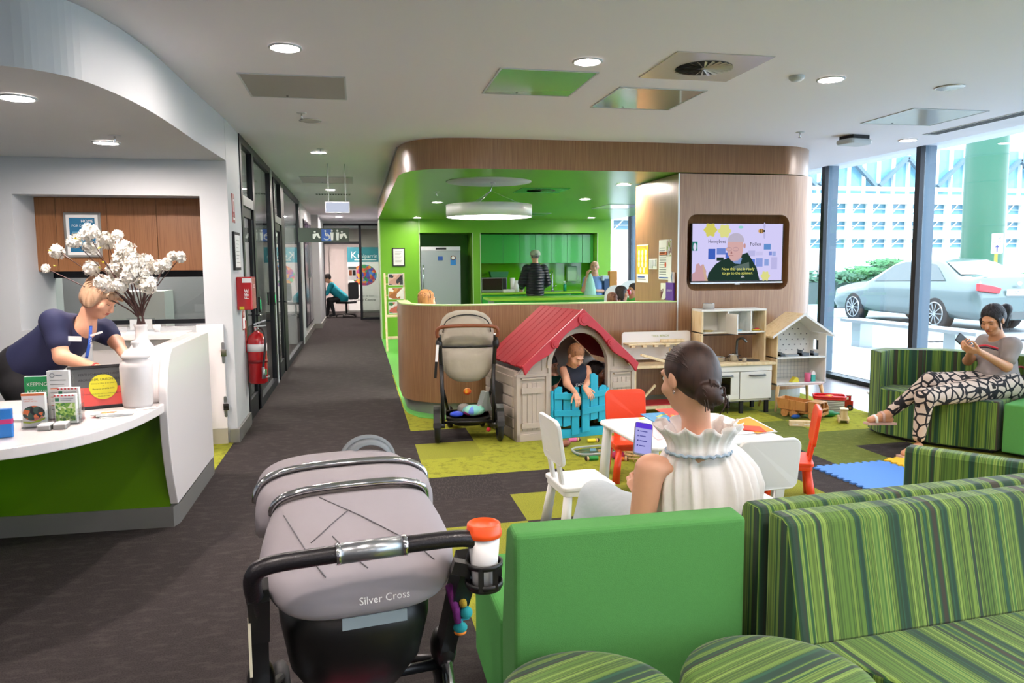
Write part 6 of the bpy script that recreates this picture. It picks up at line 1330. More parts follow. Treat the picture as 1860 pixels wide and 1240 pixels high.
# ================================================================== OUTSIDE THE GLASS
GZ = -.05
G_road = mat('asphalt_grey', '8c959c', .6, noise=.06, nscale=1.5)
q = MB(); q.box(XW+.3, 160, -40, 200, GZ-.1, GZ, G_road); st('floor_street', q)
q = MB(); q.box(XW+.3, 12.2, -40, 60, GZ, GZ+.008, mat('footpath', 'a6aeb6', .6, noise=.05, nscale=2)); st('floor_footpath', q)
# striped metal bench outside
b0, b1 = atz(1545, 580, .43), atz(1655, 592, .43)
t = thing('street_bench', 'grey metal bench outside the window in front of the car', 'bench', (0, 0, 0))
d_ = (b1-b0).normalized(); e_ = b0+d_*3.2
q = MB(); q.beam((b0.x, b0.y, .43), (e_.x, e_.y, .43), .42, .05, mat('bench_white', '8c9296', .4)); q.build('seat', t)
for k in (.35, 2.6): p = b0+d_*k; q = MB(); q.box(p.x-.13, p.x+.13, p.y-.12, p.y+.12, GZ, .41, M_steel); q.build('leg', t)
# the big green clad column
cx_ = at(1781, 500, 21)
q = MB(); Mcol = mat('column_green', '1a5842', .35, noise=.05, nscale=1)
q.lathe([(.6, GZ), (.6, 12)], Mcol, 48, (cx_.x, 21, 0))
for z in (.4, 2.6, 4.8, 7.0): q.lathe([(.602, z), (.604, z+.015), (.602, z+.03)], mat('joint_dark', '1f5a48', .5), 48, (cx_.x, 21, 0))
tag(q.build('green_column'), 'huge round green clad column outside beyond the parked car', 'column')
# one way sign
s_ = at(1811, 442, 17); t = thing('one_way_sign', 'white ONE WAY road sign with an up arrow on a yellow post', 'road sign', (s_.x, 17, 0), math.radians(-24))
q = MB(); q.box(-.03, .03, 0, .05, GZ, 2.2, mat('post_yellow', 'd8b82a', .5)); q.build('post', t)
q = MB(); q.prism(rrect(-.135, .135, s_.z-.26, s_.z+.26, .02), -.02, -.005, M_paper, axis='y'); Mb_ = mat('sign_blue_ink', '3a3f78', .5)
q.text('ONE', (0, -.022, s_.z+.12), (1, 0, 0), (0, 0, 1), .11, Mb_, wmax=.2); q.text('WAY', (0, -.022, s_.z+.0), (1, 0, 0), (0, 0, 1), .11, Mb_, wmax=.2)
q.box(-.018, .018, -.0225, -.02, s_.z-.22, s_.z-.08, Mb_); q.prism([(-.06, s_.z-.10), (.06, s_.z-.10), (0, s_.z-.03)], -.0225, -.02, Mb_, axis='y'); q.build('plate', t)
# white office building with window bands, glazed bridge
t = thing('office_building', 'white office block with three rows of windows and glazed upper floors across the street', 'building', (0, 0, 0))
BY = 70.0
xa, xb = at(1400, 450, BY).x, at(2100, 450, BY).x
z0b, z1b = 0, at(1600, 352, BY).z
q = MB(); q.box(xa-40, xb, BY+.6, BY+14, GZ, z1b, mat('facade_white', 'dcdcd8', .7))
rows = [(370, 388), (402, 418), (434, 450)]; zr = [(at(1600, b_, BY).z, at(1600, a, BY).z) for a, b_ in rows]
edges = [GZ]+[v for r_ in zr[::-1] for v in r_]+[z1b]
for i in range(0, len(edges), 2): q.box(xa-40, xb, BY, BY+.6, edges[i], edges[i+1], mat('facade_white', 'dcdcd8', .7))
step = at(1640, 400, BY).x-at(1604, 400, BY).x
for r_ in zr:
    for k in range(-14, 18): xx = at(1502, 400, BY).x+k*step; q.box(xx, xx+step*.24, BY, BY+.6, r_[0], r_[1], mat('facade_white', 'dcdcd8', .7))
q.build('facade', t)
for ri, r_ in enumerate(zr):
    q = MB(); q.box(xa-40, xb, BY+.45, BY+.5, r_[0], r_[1], mat('glazing_blue', '4a7c90', .15))
    for k in range(-14, 18): xx = at(1502, 400, BY).x+k*step; q.beam((xx+step*.3, BY+.4, r_[0]), (xx+step*.7, BY+.4, r_[1]), .12, .1, M_paper); q.beam((xx+step*.24, BY+.4, (r_[0]+r_[1])/2), (xx+step, BY+.4, (r_[0]+r_[1])/2), .1, .06, M_paper)
    q.build('window_band', t)
q = MB(); zz0, zz1 = z1b, at(1600, 262, BY).z; q.box(xa-40, xb, BY+2, BY+12, zz0, zz1, mat('glazing_sky', '6a9cb0', .1)); q.build('upper_glazing', t)
q = MB(); q.box(xa-40, xb, BY+.5, BY+1, at(1600, 345, BY).z, at(1600, 338, BY).z, M_paper)
for k in range(-20, 26): xx = at(1502, 400, BY).x+k*step*.75; q.box(xx, xx+.18, BY+1.6, BY+2, zz0, zz1, M_paper)
for k in range(-5, 7): xx = at(1502, 400, BY).x+k*step*3; q.beam((xx, BY+1.5, zz0+1), (xx+step*1.4, BY+1.5, zz1-1), .5, .35, mat('truss_grey', '566c7a', .5)); q.beam((xx+step*2.8, BY+1.5, zz0+1), (xx+step*1.4, BY+1.5, zz1-1), .5, .35, mat('truss_grey', '566c7a', .5))
q.build('truss', t)
# the overhang canopy on top of the forecourt
# hedge, tree, far cars
def leafcloud(q, c_, r_, n, m, sz=.12, seed=1, flat=.6):
    rr = random.Random(seed)
    for i in range(n):
        d = Vector((rr.gauss(0, 1), rr.gauss(0, 1), rr.gauss(0, 1)*flat)).normalized()*rr.uniform(.3, 1); p = Vector(c_)+Vector((d.x*r_[0], d.y*r_[1], d.z*r_[2]))
        u = Vector((rr.uniform(-1, 1), rr.uniform(-1, 1), rr.uniform(-.4, .4))).normalized(); v = u.orthogonal().normalized(); s_ = sz*rr.uniform(.6, 1.3)
        q.add([p-u*s_, p+v*s_*.3, p+u*s_, p-v*s_*.3], [(0, 1, 2, 3)], m)
M_lf = mat('leaf_green', '3f7a4a', .7); M_lf2 = mat('leaf_dark', '33604a', .7)
hA, hB = at(1500, 520, 26), at(1660, 520, 26)
q = MB(); q.box(hA.x-3, hB.x+6, 25.6, 26.8, GZ, .75, mat('planter_dark', '3c4f50', .7)); leafcloud(q, ((hA.x+hB.x)/2+1, 26.2, .8), (6.5, .8, .42), 2600, M_lf2, .2, 2, 1)
o = q.build('hedge'); tag(o, 'low dark green strappy hedge behind the car', 'hedge')
def tree(px, py, Y, spread, lb, seed, n=900):
    c_ = at(px, py, Y); t = thing('umbrella_tree', lb, 'tree', (c_.x, Y, GZ)); h = c_.z-GZ; rr = random.Random(seed)
    q = MB(); lv = MB()
    q.tube([(0, 0, 0), (.05, 0, h*.4), (0, 0, h*.6)], [.12, .09, .07], M_stem, 8)
    for k in range(8):
        a = k*PI/4+rr.uniform(-.2, .2); e = Vector((math.cos(a)*spread*rr.uniform(.6, 1.1), math.sin(a)*.8*spread*.5, h*rr.uniform(.75, 1.12)))
        q.tube(spline([(0, 0, h*.5), (e.x*.4, e.y*.4, h*.75), e], 4), [.05]*4+[.03]*4+[.015], M_stem, 6)
        for s_ in (.6, .8, 1.0): leafcloud(lv, (e.x*s_, e.y*s_, lerp(h*.6, e.z, s_)), (.55, .5, .16), n//24, M_lf, .11, seed*31+k*3+int(s_*10), .7)
    q.build('trunk', t); lv.build('foliage', t)
tree(1655, 478, 24, 2.6, 'flat topped green tree outside between the two mullions and column', 4, 3000)
tree(1890, 500, 30, 2.5, 'pale flat topped tree outside right of the sign post', 9, 1500)
for px, c1, lb in ((1560, 'b8ccd0', 'far parked pale car behind the hedge, left one'), (1612, 'd0d8dc', 'far parked white car behind the hedge, right one'), (1515, 'a8bcc8', 'far parked blue grey car at the left window edge')):
    yy = {1560: 33, 1612: 36, 1515: 39}[px]; c_ = at(px, 500, yy); t = thing('far_car', lb, 'car', (c_.x, yy, GZ))
    q = MB(); q.prism([(-2.1, .3), (2.1, .3), (2.15, .8), (1.3, .95), (.7, 1.42), (-.8, 1.42), (-1.5, .95), (-2.1, .85)], -.85, .85, mat('carpaint_'+c1, c1, .3), axis='y'); q.build('body', t, bev=.05)
    q = MB(); q.prism([(1.15, .95), (.66, 1.36), (-.75, 1.36), (-1.3, .95)], -.87, .87, mat('car_glass', '2c3a40', .1), axis='y'); q.build('windows', t)
    for x in (-1.3, 1.3): q = MB(); q.cyl((x, -.88, .32), (x, -.7, .32), .32, M_rub, n=20); q.build('wheel', t)
# street drain
q = MB()
for k in range(30): q.box(.12*k, .12*k+.07, 0, .25, 0, .006, M_ink)
p = atz(1690, 622, GZ+.01); tag(q.build('street_drain', loc=(p.x, p.y, GZ+.012), rz=-.12), 'slotted drain in the paving outside below the car', 'drain')
# parked sedan (bonnet to the left, boot towards the viewer)
wf, wr = atz(1552, 581, GZ), atz(1700, 598, GZ)
ax = (wr-wf); ax.z = 0; wb_ = ax.length; ax.normalize()
ang = math.atan2(ax.y, ax.x)
K = wb_/2.78
pn = Vector((-ax.y, ax.x, 0)); pn = pn if pn.dot(wf) > 0 else -pn; wf = wf+pn*.85*K
t = thing('parked_sedan', 'silver white sedan parked outside, seen from its rear corner', 'car', (wf.x, wf.y, GZ), ang); t.scale = (K, K, K)
M_car = mat('car_silver', '5a6c6e', .22, metal=.25, coat=.6); M_cg = mat('car_window', '36484c', .08, coat=.5)
prof = [(-.95, .30), (-.93, .55), (-.80, .72), (-.3, .86), (.45, .97), (.55, 1.02), (1.15, 1.38), (1.5, 1.46), (2.2, 1.46), (2.6, 1.40), (3.25, 1.12), (3.75, 1.10), (3.88, 1.02), (3.92, .70), (3.90, .45), (3.80, .28)]
def carw(z): return .90 if z < .98 else .90-(z-.98)*.55
rings = []
pr_ = [tuple(p)[:2] for p in spline([(x, z, 0) for x, z in prof], 3)]
xs_ = [-.95+4.87*i/60 for i in range(61)]
def topz(x):
    c_ = [p for p in pr_]
    best = .3
    for a, b_ in zip(c_, c_[1:]):
        if min(a[0], b_[0]) <= x <= max(a[0], b_[0]) and abs(a[0]-b_[0]) > 1e-6: best = max(best, a[1]+(b_[1]-a[1])*(x-a[0])/(b_[0]-a[0]))
    return best
q = MB(); rings = []
for x in xs_:
    zt3 = topz(x); e = min(1, min((x+.98)/.35, (3.95-x)/.25)); wm = .90*(1-.12*(1-max(0, e))**2)
    sh = min(zt3, .95); r_ = []
    for s_ in (-1, 1):
        pts = [(s_*wm*.93, .26), (s_*wm, .42), (s_*wm, sh*.75), (s_*wm*.97, sh), (s_*lerp(wm*.97, .62, min(1, (zt3-sh)/.5)), zt3-.03 if zt3 > sh else zt3-.005), (s_*.55*min(1, wm/.9), zt3), (s_*.25, zt3+.01)]
        r_ += pts if s_ < 0 else pts[::-1]
    rings.append([(x, y, z) for y, z in r_])
q.loft(rings, M_car, closed=True)
q.build('body', t)
q = MB()   # side glass, rear screen, windscreen, slightly proud of the shell
for s_ in (-1, 1):
    a = [(.72, .97), (1.22, 1.33), (1.55, 1.40), (2.15, 1.40), (2.55, 1.34), (2.98, 1.02)]
    q.add([(x, s_*(lerp(.885, .655, (z-.95)/.5)+.004), z) for x, z in a], [tuple(range(6)) if s_ < 0 else tuple(range(6))[::-1]], M_cg)
q.add([(2.66, -.56, 1.395), (2.66, .56, 1.395), (3.22, .70, 1.145), (3.22, -.70, 1.145)], [(0, 1, 2, 3)], M_cg); q.add([(1.1, -.58, 1.375), (1.1, .58, 1.375), (.56, .72, 1.045), (.56, -.72, 1.045)], [(3, 2, 1, 0)], M_cg); q.build('windows', t)
q = MB(); Mtl = mat('tail_light', 'd8303a', .25)
for s_ in (-1, 1): q.prism([(s_*.90, .98), (s_*.90, .84), (s_*.45, .78), (s_*.40, .88), (s_*.60, .93)], 3.86, 3.945, Mtl, axis='x')
q.build('tail_lights', t, bev=.01)
q = MB(); q.box(3.93, 3.95, -.28, .28, .74, .86, M_paper); q.text('1GZU 802', (3.952, 0, .765), (0, 1, 0), (0, 0, 1), .1, mat('plate_blue', '2a4a9a', .5), wmax=.48); q.build('number_plate', t)
q = MB(); q.box(3.86, 3.93, -.6, .6, .28, .42, mat('bumper_dark', '4c5254', .5)); q.ell((3.93, 0, .97), (.01, .06, .045), M_chrome, 12); q.box(3.92, 3.94, -.6, -.35, .50, .52, Mtl); q.box(3.92, 3.94, .35, .6, .5, .52, Mtl); q.build('rear_trim', t)
for x in (0, 2.78):
    for s_ in (-1, 1):
        q = MB(); q.cyl((x, s_*.70, .33), (x, s_*.905, .33), .35, M_rub, n=30); w_o = q.build('wheel', t, bev=.03)
        q = MB()
        for k in range(10): a = k*PI/5; q.beam((x+.04*math.cos(a), s_*.91, .33+.04*math.sin(a)), (x+.22*math.cos(a), s_*.91, .33+.22*math.sin(a)), .02, .035, M_steel, (0, 1, 0))
        q.tube([(x+.235*math.cos(a), s_*.908, .33+.235*math.sin(a)) for a in [2*PI*i/28 for i in range(28)]], .015, M_steel, 6, closed=True); q.cyl((x, s_*.9, .33), (x, s_*.92, .33), .05, M_steel); q.build('rim', w_o)
q = MB()   # open rear door showing a child seat
q.box(1.52, 1.54, .86, .90, .3, .95, M_car) if False else None
# ================================================================== PEOPLE (smooth bodies from blended limbs)
def _seg(P, a, b, ra, rb):
    a, b = np.array(a, float), np.array(b, float); d = b-a; L2 = max(float(d@d), 1e-9)
    h = np.clip(((P-a)@d)/L2, 0, 1); return np.linalg.norm(P-a-h[..., None]*d, axis=-1)-(ra+(rb-ra)*h)
def _ellp(P, c_, r_, R):
    q = (P-np.array(c_, float))
    if R is not None: q = q @ R
    r_ = np.array(r_, float); k0 = np.linalg.norm(q/r_, axis=-1); k1 = np.linalg.norm(q/(r_*r_), axis=-1)
    return k0*(k0-1)/np.maximum(k1, 1e-9)
def blob(mb, prims, res, m, k=.02, cut=None):
    """prims: ('s',a,b,ra,rb[,k]) limb, ('e',centre,radii,R|None[,k]) ellipsoid, ('-e',...) hollow; cut: list of (point, outward normal)"""
    lo, hi = np.full(3, 1e9), np.full(3, -1e9); bb = []
    for p in prims:
        if p[0] == 's': a, b, r_ = np.array(p[1], float), np.array(p[2], float), max(p[3], p[4]); l, h = np.minimum(a, b)-r_, np.maximum(a, b)+r_
        else: c_ = np.array(p[1], float); r_ = max(p[2]); l, h = c_-r_, c_+r_
        bb.append((l, h))
        if p[0][0] != '-': lo, hi = np.minimum(lo, l), np.maximum(hi, h)
    lo -= 3*res; hi += 3*res; n = np.ceil((hi-lo)/res).astype(int)+1
    F = np.full(n, 1.0); ax = [lo[i]+res*np.arange(n[i]) for i in range(3)]
    for p, (l, h) in zip(prims, bb):
        kk = p[5] if p[0] == 's' and len(p) > 5 else (p[4] if p[0] != 's' and len(p) > 4 else k)
        mg = kk+3*res; i0 = np.maximum(((l-mg-lo)/res).astype(int), 0); i1 = np.minimum(((h+mg-lo)/res).astype(int)+2, n)
        sl = tuple(slice(i0[i], i1[i]) for i in range(3))
        P = np.stack(np.meshgrid(*[ax[i][sl[i]] for i in range(3)], indexing='ij'), -1)
        d = _seg(P, p[1], p[2], p[3], p[4]) if p[0] == 's' else _ellp(P, p[1], p[2], p[3])
        f = F[sl]
        if p[0] == '-e':
            h_ = np.clip(.5-.5*(f+d)/kk, 0, 1); F[sl] = f*(1-h_)+(-d)*h_+kk*h_*(1-h_)
        else:
            h_ = np.clip(.5+.5*(f-d)/kk, 0, 1); F[sl] = f*(1-h_)+d*h_-kk*h_*(1-h_)
    for c_ in (cut or []):
        P = np.stack(np.meshgrid(*ax, indexing='ij'), -1); F = np.maximum(F, (P-np.array(c_[0], float))@np.array(c_[1], float))
    S_ = F < 0; cnr = [(i, j, l) for i in (0, 1) for j in (0, 1) for l in (0, 1)]
    sub = lambda A, c_: A[c_[0]:A.shape[0]-1+c_[0], c_[1]:A.shape[1]-1+c_[1], c_[2]:A.shape[2]-1+c_[2]]
    cnt = sum(sub(S_, c_).astype(int) for c_ in cnr); act = (cnt > 0) & (cnt < 8)
    acc = np.zeros(act.shape+(3,)); num = np.zeros(act.shape)
    for a in cnr:
        for ax_ in range(3):
            if a[ax_]: continue
            b = list(a); b[ax_] = 1; fa, fb = sub(F, a), sub(F, b); x = act & ((fa < 0) != (fb < 0))
            t = np.where(x, fa/np.where(fa-fb == 0, 1, fa-fb), 0)
            pt = np.array(a, float)+np.zeros(act.shape+(3,)); pt[..., ax_] = t
            acc += np.where(x[..., None], pt, 0); num += x
    idx = -np.ones(act.shape, int); I = np.argwhere(act); idx[act] = np.arange(len(I))
    V = (I+acc[act]/num[act][:, None])*res+lo; Fc = []
    for ax_ in range(3):
        o1, o2 = [(1, 2), (2, 0), (0, 1)][ax_]
        A = S_; sA = [slice(None)]*3; sB = [slice(None)]*3; sA[ax_] = slice(0, -1); sB[ax_] = slice(1, None)
        E_ = A[tuple(sA)] != A[tuple(sB)]; fl_ = A[tuple(sA)]
        Q = np.argwhere(E_); Q = Q[(Q[:, o1] > 0) & (Q[:, o2] > 0) & (Q[:, o1] < n[o1]-1) & (Q[:, o2] < n[o2]-1)]
        if not len(Q): continue
        c_ = []
        for d1, d2 in ((1, 1), (0, 1), (0, 0), (1, 0)):
            q = Q.copy(); q[:, o1] -= d1; q[:, o2] -= d2; c_.append(idx[q[:, 0], q[:, 1], q[:, 2]])
        c_ = np.stack(c_, 1); fl2 = fl_[Q[:, 0], Q[:, 1], Q[:, 2]]; c_[~fl2] = c_[~fl2][:, ::-1]; Fc.append(c_[(c_ >= 0).all(1)])
    mb.add(V.tolist(), np.concatenate(Fc).tolist(), m, True); return mb
def vec(*a): return Vector(a)
def frame(fwd, up=(0, 0, 1)):
    f = Vector(fwd).normalized(); r = f.cross(Vector(up)).normalized(); u = r.cross(f); return f, r, u
def Rm(r, f, u): return np.array([[r.x, f.x, u.x], [r.y, f.y, u.y], [r.z, f.z, u.z]])
def head_prims(c, fwd, s=1.0, up=(0, 0, 1), sex='f'):
    """c: centre of the head, fwd: where the face points. returns prims in the skin body and the face frame"""
    f, r, u = frame(fwd, up); R = Rm(r, f, u); c = Vector(c); P = lambda a, b, d: tuple(c+(r*a+f*b+u*d)*s)
    pr = [('e', P(0, -.015, .025), (.076*s, .096*s, .088*s), R, .02*s), ('e', P(0, .035, -.035), (.060*s, .062*s, .078*s), R, .025*s), ('e', P(0, .055, -.088), (.032*s, .034*s, .024*s), R, .02*s),
          ('s', P(0, .090, .012), P(0, .110, -.026), .008*s, .0125*s, .010*s), ('s', P(-.03, .082, .028), P(.03, .082, .028), .012*s, .012*s, .012*s),
          ('-e', P(-.030, .104, .008), (.018*s, .016*s, .012*s), R, .012*s), ('-e', P(.030, .104, .008), (.018*s, .016*s, .012*s), R, .012*s),
          ('e', P(-.042, .062, -.03), (.022*s, .024*s, .020*s), R, .02*s), ('e', P(.042, .062, -.03), (.022*s, .024*s, .020*s), R, .02*s),
          ('s', P(-.016, .092, -.055), P(.016, .092, -.055), .0085*s, .0085*s, .010*s),
          ('e', P(-.078, -.005, -.008), (.008*s, .018*s, .030*s), R, .006*s), ('e', P(.078, -.005, -.008), (.008*s, .018*s, .030*s), R, .006*s)]
    return pr, (c, r, f, u, s, R)
def face_parts(t, H, brow='5a4030', lip='b0584e', closed=False, iris='3a2a20'):
    c, r, f, u, s, R = H; P = lambda a, b, d: c+(r*a+f*b+u*d)*s; M3 = Matrix([[r.x, f.x, u.x], [r.y, f.y, u.y], [r.z, f.z, u.z]])
    q = MB()
    for k in (-1, 1):
        if not closed: q.ell(P(k*.030, .0775, .008), (.0115*s,)*3, mat('eye_white', 'c8c2ba', .3), 12); q.ell(P(k*.030, .0838, .007), (.006*s,)*3, mat('iris_'+iris, iris, .2), 10)
        q.tube([P(k*.018, .0885, .003 if closed else .012), P(k*.030, .0905, .000 if closed else .0155), P(k*.042, .085, .003 if closed else .012)], .0017*s, mat('lash', '2a1c16', .6), 5)
    q.build('eyes', t)
    q = MB()
    for k in (-1, 1): q.tube([P(k*.014, .096, .028), P(k*.032, .096, .034), P(k*.048, .083, .028)], [.0028*s, .0034*s, .002*s], mat('brow_'+brow, brow, .8), 6)
    q.build('eyebrows', t)
    q = MB(); q.ell(P(0, .0985, -.052), (.019*s, .006*s, .0045*s), mat('lip_'+lip, lip, .45), 12, M3); q.ell(P(0, .0975, -.060), (.016*s, .006*s, .005*s), mat('lip_'+lip, lip, .45), 12, M3); q.build('mouth', t)
def hand_prims(w, d, n, s=1.0, side=1, curl=(20, 30, 35, 45), spread=6, thumb=40):
    """w wrist, d finger direction, n back-of-hand normal; side: +1 the thumb lies on d x n side"""
    d = Vector(d).normalized(); n = Vector(n); n = (n-d*n.dot(d)).normalized(); x = d.cross(n)*side; w = Vector(w); out = []
    T = lambda p: tuple(p)
    palm = w+d*.045*s
    for o in (-.026, -.009, .009, .026): out.append(('s', T(w+d*.005*s+x*o*.55*s), T(w+d*.085*s+x*o*s), .014*s, .0125*s, .012*s))
    Ls = (.040, .045, .042, .033); 
    for i, o in enumerate((.028, .0095, -.009, -.026)):
        p = w+d*.088*s+x*o*s; a = math.radians(curl[i]); dd = (d+x*math.tan(math.radians(spread*(1.2-i*.8)/2))*1).normalized(); ang = a*.7
        for j, (l_, r_) in enumerate(((1, .0088), (.68, .0080), (.55, .0070))):
            e = dd*math.cos(ang)-n*math.sin(ang); p2 = p+e*Ls[i]*l_*s; out.append(('s', T(p), T(p2), r_*s, r_*.9*s, .005*s)); p = p2; ang += a
    p = w+d*.022*s+x*.024*s; a = math.radians(thumb)
    e = (d*math.cos(a)+x*math.sin(a)-n*.35).normalized()
    for l_, r_ in ((.040, .0125), (.032, .0100), (.026, .0088)):
        p2 = p+e*l_*s; out.append(('s', T(p), T(p2), r_*s, r_*.92*s, .008*s)); p = p2; e = (e+d*.35-n*.1).normalized()
    return out
def strands(mb, H, m, n=160, seed=1, rad=.0030, face=True, lo=-.05, curl=0.0, grow=1.02, part=(0, .01)):
    """locks running from the crown down over the head"""
    c, r, f, u, s, R = H; rr = random.Random(seed)
    for i in range(n):
        a = rr.uniform(0, 2*PI); g = grow+rr.uniform(-.01, .03); t0 = rr.uniform(.05, .5); pts = []; t1 = t0+rr.uniform(.5, 1.3)
        for k in range(7):
            th = lerp(t0, t1, k/6); aa = a+curl*math.sin(k*1.7+i); x, y, z = .084*g*math.sin(th)*math.cos(aa), -.022+.100*g*math.sin(th)*math.sin(aa), .033+.090*g*math.cos(th)
            if z < lo or (face and y > .045 and z < .062+.01*math.sin(i*3)): break
            pts.append(c+(r*x+f*y+u*z)*s)
        if len(pts) > 2: mb.tube(pts, [rad*s*.6]+[rad*s]*(len(pts)-2)+[rad*s*.35], m, 5, caps=False)
def limb(a, b, ra, rb, k=.02): return ('s', tuple(a), tuple(b), ra, rb, k)
def hair_mat(name, c1, c2): return wood(name, c1, c2, (30, 30, 4), .5)

# ---------------- woman in the white blouse, seen from behind
def woman_front():
    t = thing('person', 'woman in a ruffled white blouse with a bun, seen from behind holding a phone', 'person', (0, 0, 0))
    Y0 = 2.40
    hc = at(1250, 684, Y0+.0); fw = Vector((-.33, .90, -.26))
    hp, H = head_prims(hc, fw, 1.0)
    c, r, f, u, s, R = H
    neckb = at(1270, 800, Y0-.0); sl = at(1180, 842, Y0+.03); sr_ = at(1342, 854, Y0+.03)
    el = at(1160, 985, Y0+.02); wl = at(1168, 905, Y0+.34); er = at(1385, 985, Y0+.10); wr = Vector((er.x-.12, er.y+.26, er.z-.02))
    pel = Vector((sl.x*.5+sr_.x*.5, Y0+.10, .50)); ch = (sl+sr_)/2+Vector((0, .03, -.10))
    body = hp+[limb(c-u*.055+f*-.02, neckb+Vector((0, .02, -.02)), .047, .05, .03), limb(neckb, ch, .05, .07, .03), limb(sl+Vector((.02, 0, -.01)), sr_-Vector((.02, 0, .01)), .034, .034, .03), limb(ch, pel, .08, .10, .04),
            limb(sl+Vector((.0, 0, -.02)), el, .052, .040, .03), limb(el, wl, .041, .026, .02), limb(sr_, er, .050, .040, .03), limb(er, wr, .040, .026, .02)]
    q = MB(); blob(q, body, .0065, M_skin, .03); blob(q, hp, .0042, M_skin, .02)
    blob(q, hand_prims(wl, (-.1, .75, .65), (-.6, -.6, .4), 1, 1, (30, 35, 35, 40)), .0038, M_skin, .01); blob(q, hand_prims(wr, (-.5, .8, 0), (0, .2, 1), 1, -1), .0042, M_skin, .01)
    q.build('body', t); face_parts(t, H, '4a3024')
    # hair pulled back into a low bun
    Mh = hair_mat('hair_brown', '3a241b', '24140f')
    P = lambda a, b, d: tuple(c+r*a+f*b+u*d)
    hair = [('e', P(0, -.022, .030), (.083, .098, .090), R, .02), ('e', P(0, -.055, -.015), (.074, .062, .075), R, .03), ('-e', P(0, .105, -.035), (.075, .075, .095), R, .015), ('-e', P(-.085, .045, -.06), (.025, .05, .06), R, .01), ('-e', P(.085, .045, -.06), (.025, .05, .06), R, .01)]
    bc = at(1288, 714, Y0-.105)
    hair += [('e', tuple(bc), (.046, .040, .046), None, .008), ('s', tuple(bc+Vector((-.02, -.012, .02))), tuple(bc+Vector((.022, -.015, -.02))), .020, .02, .006), ('s', tuple(bc+Vector((.0, .0, -.03))), tuple(bc+Vector((.012, 0, -.055))), .018, .006, .008)]
    q = MB(); blob(q, hair, .0045, Mh, .02)
    rr = random.Random(4)
    for i in range(26):
        a = rr.uniform(0, 6.28); p0 = bc+Vector((.03*math.cos(a), -.02, .034*math.sin(a))); q.tube(spline([p0, p0+Vector((rr.uniform(-.01, .03), -.012, rr.uniform(-.03, .02))), p0+Vector((rr.uniform(-.0, .03), -.01, rr.uniform(-.06, .0)))], 3), .0018, Mh, 4)
    for i in range(90):
        a0 = rr.uniform(-1.2, 1.2); st_ = Vector(P(.084*math.sin(a0), .02-.05*rr.random(), .035+.09*math.cos(a0)*.9)); en = bc+Vector((rr.uniform(-.02, .02), .0, rr.uniform(-.02, .03))); md = Vector(P(.088*math.sin(a0*1.15), -.07, .03+.055*math.cos(a0*1.3)))
        q.tube(spline([st_, md, en], 5), .0016, Mh, 4, caps=False)
    q.build('hair', t)
    q = MB(); er_ = Vector(P(-.080, -.002, -.045)); q.tube([er_+Vector((0, .006*math.cos(a), .006*math.sin(a))) for a in [k*.7 for k in range(9)]], .0016, M_chrome, 6); q.build('earring', t)
    # blouse: torso with gathers, standing ruffle at the neck
    Mb = mat('blouse_white', 'e8e3df', .85, bump=.25, bscale=25)
    q = MB(); rings = []; N = 150; cx = (sl.x+sr_.x)/2; hw = (sr_.x-sl.x)/2
    tops = [(798, 1236, 1312, .060, .001), (806, 1222, 1330, .076, .001), (815, 1208, 1342, .085, .005), (829, 1198, 1356, .095, .007), (850, 1191, 1370, .105, .010), (880, 1187, 1378, .115, .012), (908, 1187, 1377, .12, .013), (932, 1190, 1366, .12, .013), (990, 1195, 1350, .12, .012), (1060, 1195, 1350, .13, .01)]
    for zi, (py_, xa_, xb_, b_, am) in enumerate(tops):
        pA, pB = at(xa_, py_, Y0+.05), at(xb_, py_, Y0+.05); z = (pA.z+pB.z)/2; a_ = (pB.x-pA.x)/2; cx = (pA.x+pB.x)/2
        ring = []
        for i in range(N):
            th = 2*PI*i/N; w_ = 1+am*5.5*(1-2*abs(math.sin(th*9.5+.6*math.sin(zi*.5)))**.6+.5*math.sin(th*31+1)); cxx = cx; cyy = Y0+.05
            ring.append((cxx+a_*math.copysign(abs(math.cos(th))**.85, math.cos(th))*w_, cyy+b_*math.sin(th)*w_, z))
        rings.append(ring)
    q.loft(rings, Mb, caps=False); q.build('blouse', t)
    q = MB(); rings = []; N = 140; rr = random.Random(2)
    for zi, (dz, rr_) in enumerate(((-.045, .100), (-.03, .094), (-.012, .097), (.006, .106), (.022, .118), (.034, .126))):
        ring = []
        for i in range(N):
            th = 2*PI*i/N; k = zi/5; fl2 = 1+k*.10*math.sin(th*11)+k*.06*math.sin(th*23+2); ring.append((neckb.x+.008+rr_*math.cos(th)*fl2*1.14, neckb.y+.02+rr_*math.sin(th)*fl2*.95, neckb.z+dz*1.2+k*.012*math.sin(th*11+1.2)+.012))
        rings.append(ring)
    q.loft(rings, Mb, caps=False); q.build('collar_ruffle', t, solid=.003)
    q = MB(); q.tube([(neckb.x+.008+.114*math.cos(a), neckb.y+.02+.096*math.sin(a)+.004*math.sin(a*30), neckb.z-.040+.003*math.sin(a*22)) for a in [2*PI*i/100 for i in range(100)]], .0055, mat('piping_blue', '9aacbc', .8), 6, closed=True)
    for sg, sp_ in ((-1, sl), (1, sr_)): pass
    q.build('collar_band', t)
    # skirt over the knees
    q = MB(); kn = at(1085, 905, Y0+.42); sk = [limb(pel+Vector((-.05, 0, -.0)), kn+Vector((.04, -.06, -.03)), .13, .085, .05), limb(pel+Vector((.1, 0, 0)), kn+Vector((.32, .0, -.06)), .13, .10, .05), limb(kn, kn+Vector((-.05, -.02, -.26)), .075, .095, .05), limb(kn+Vector((.3, 0, -.04)), kn+Vector((.3, .06, -.32)), .08, .09, .05)]
    blob(q, sk, .009, mat('skirt_pale', 'c3cdd2', .85, bump=.35, bscale=22), .05); q.build('skirt', t)
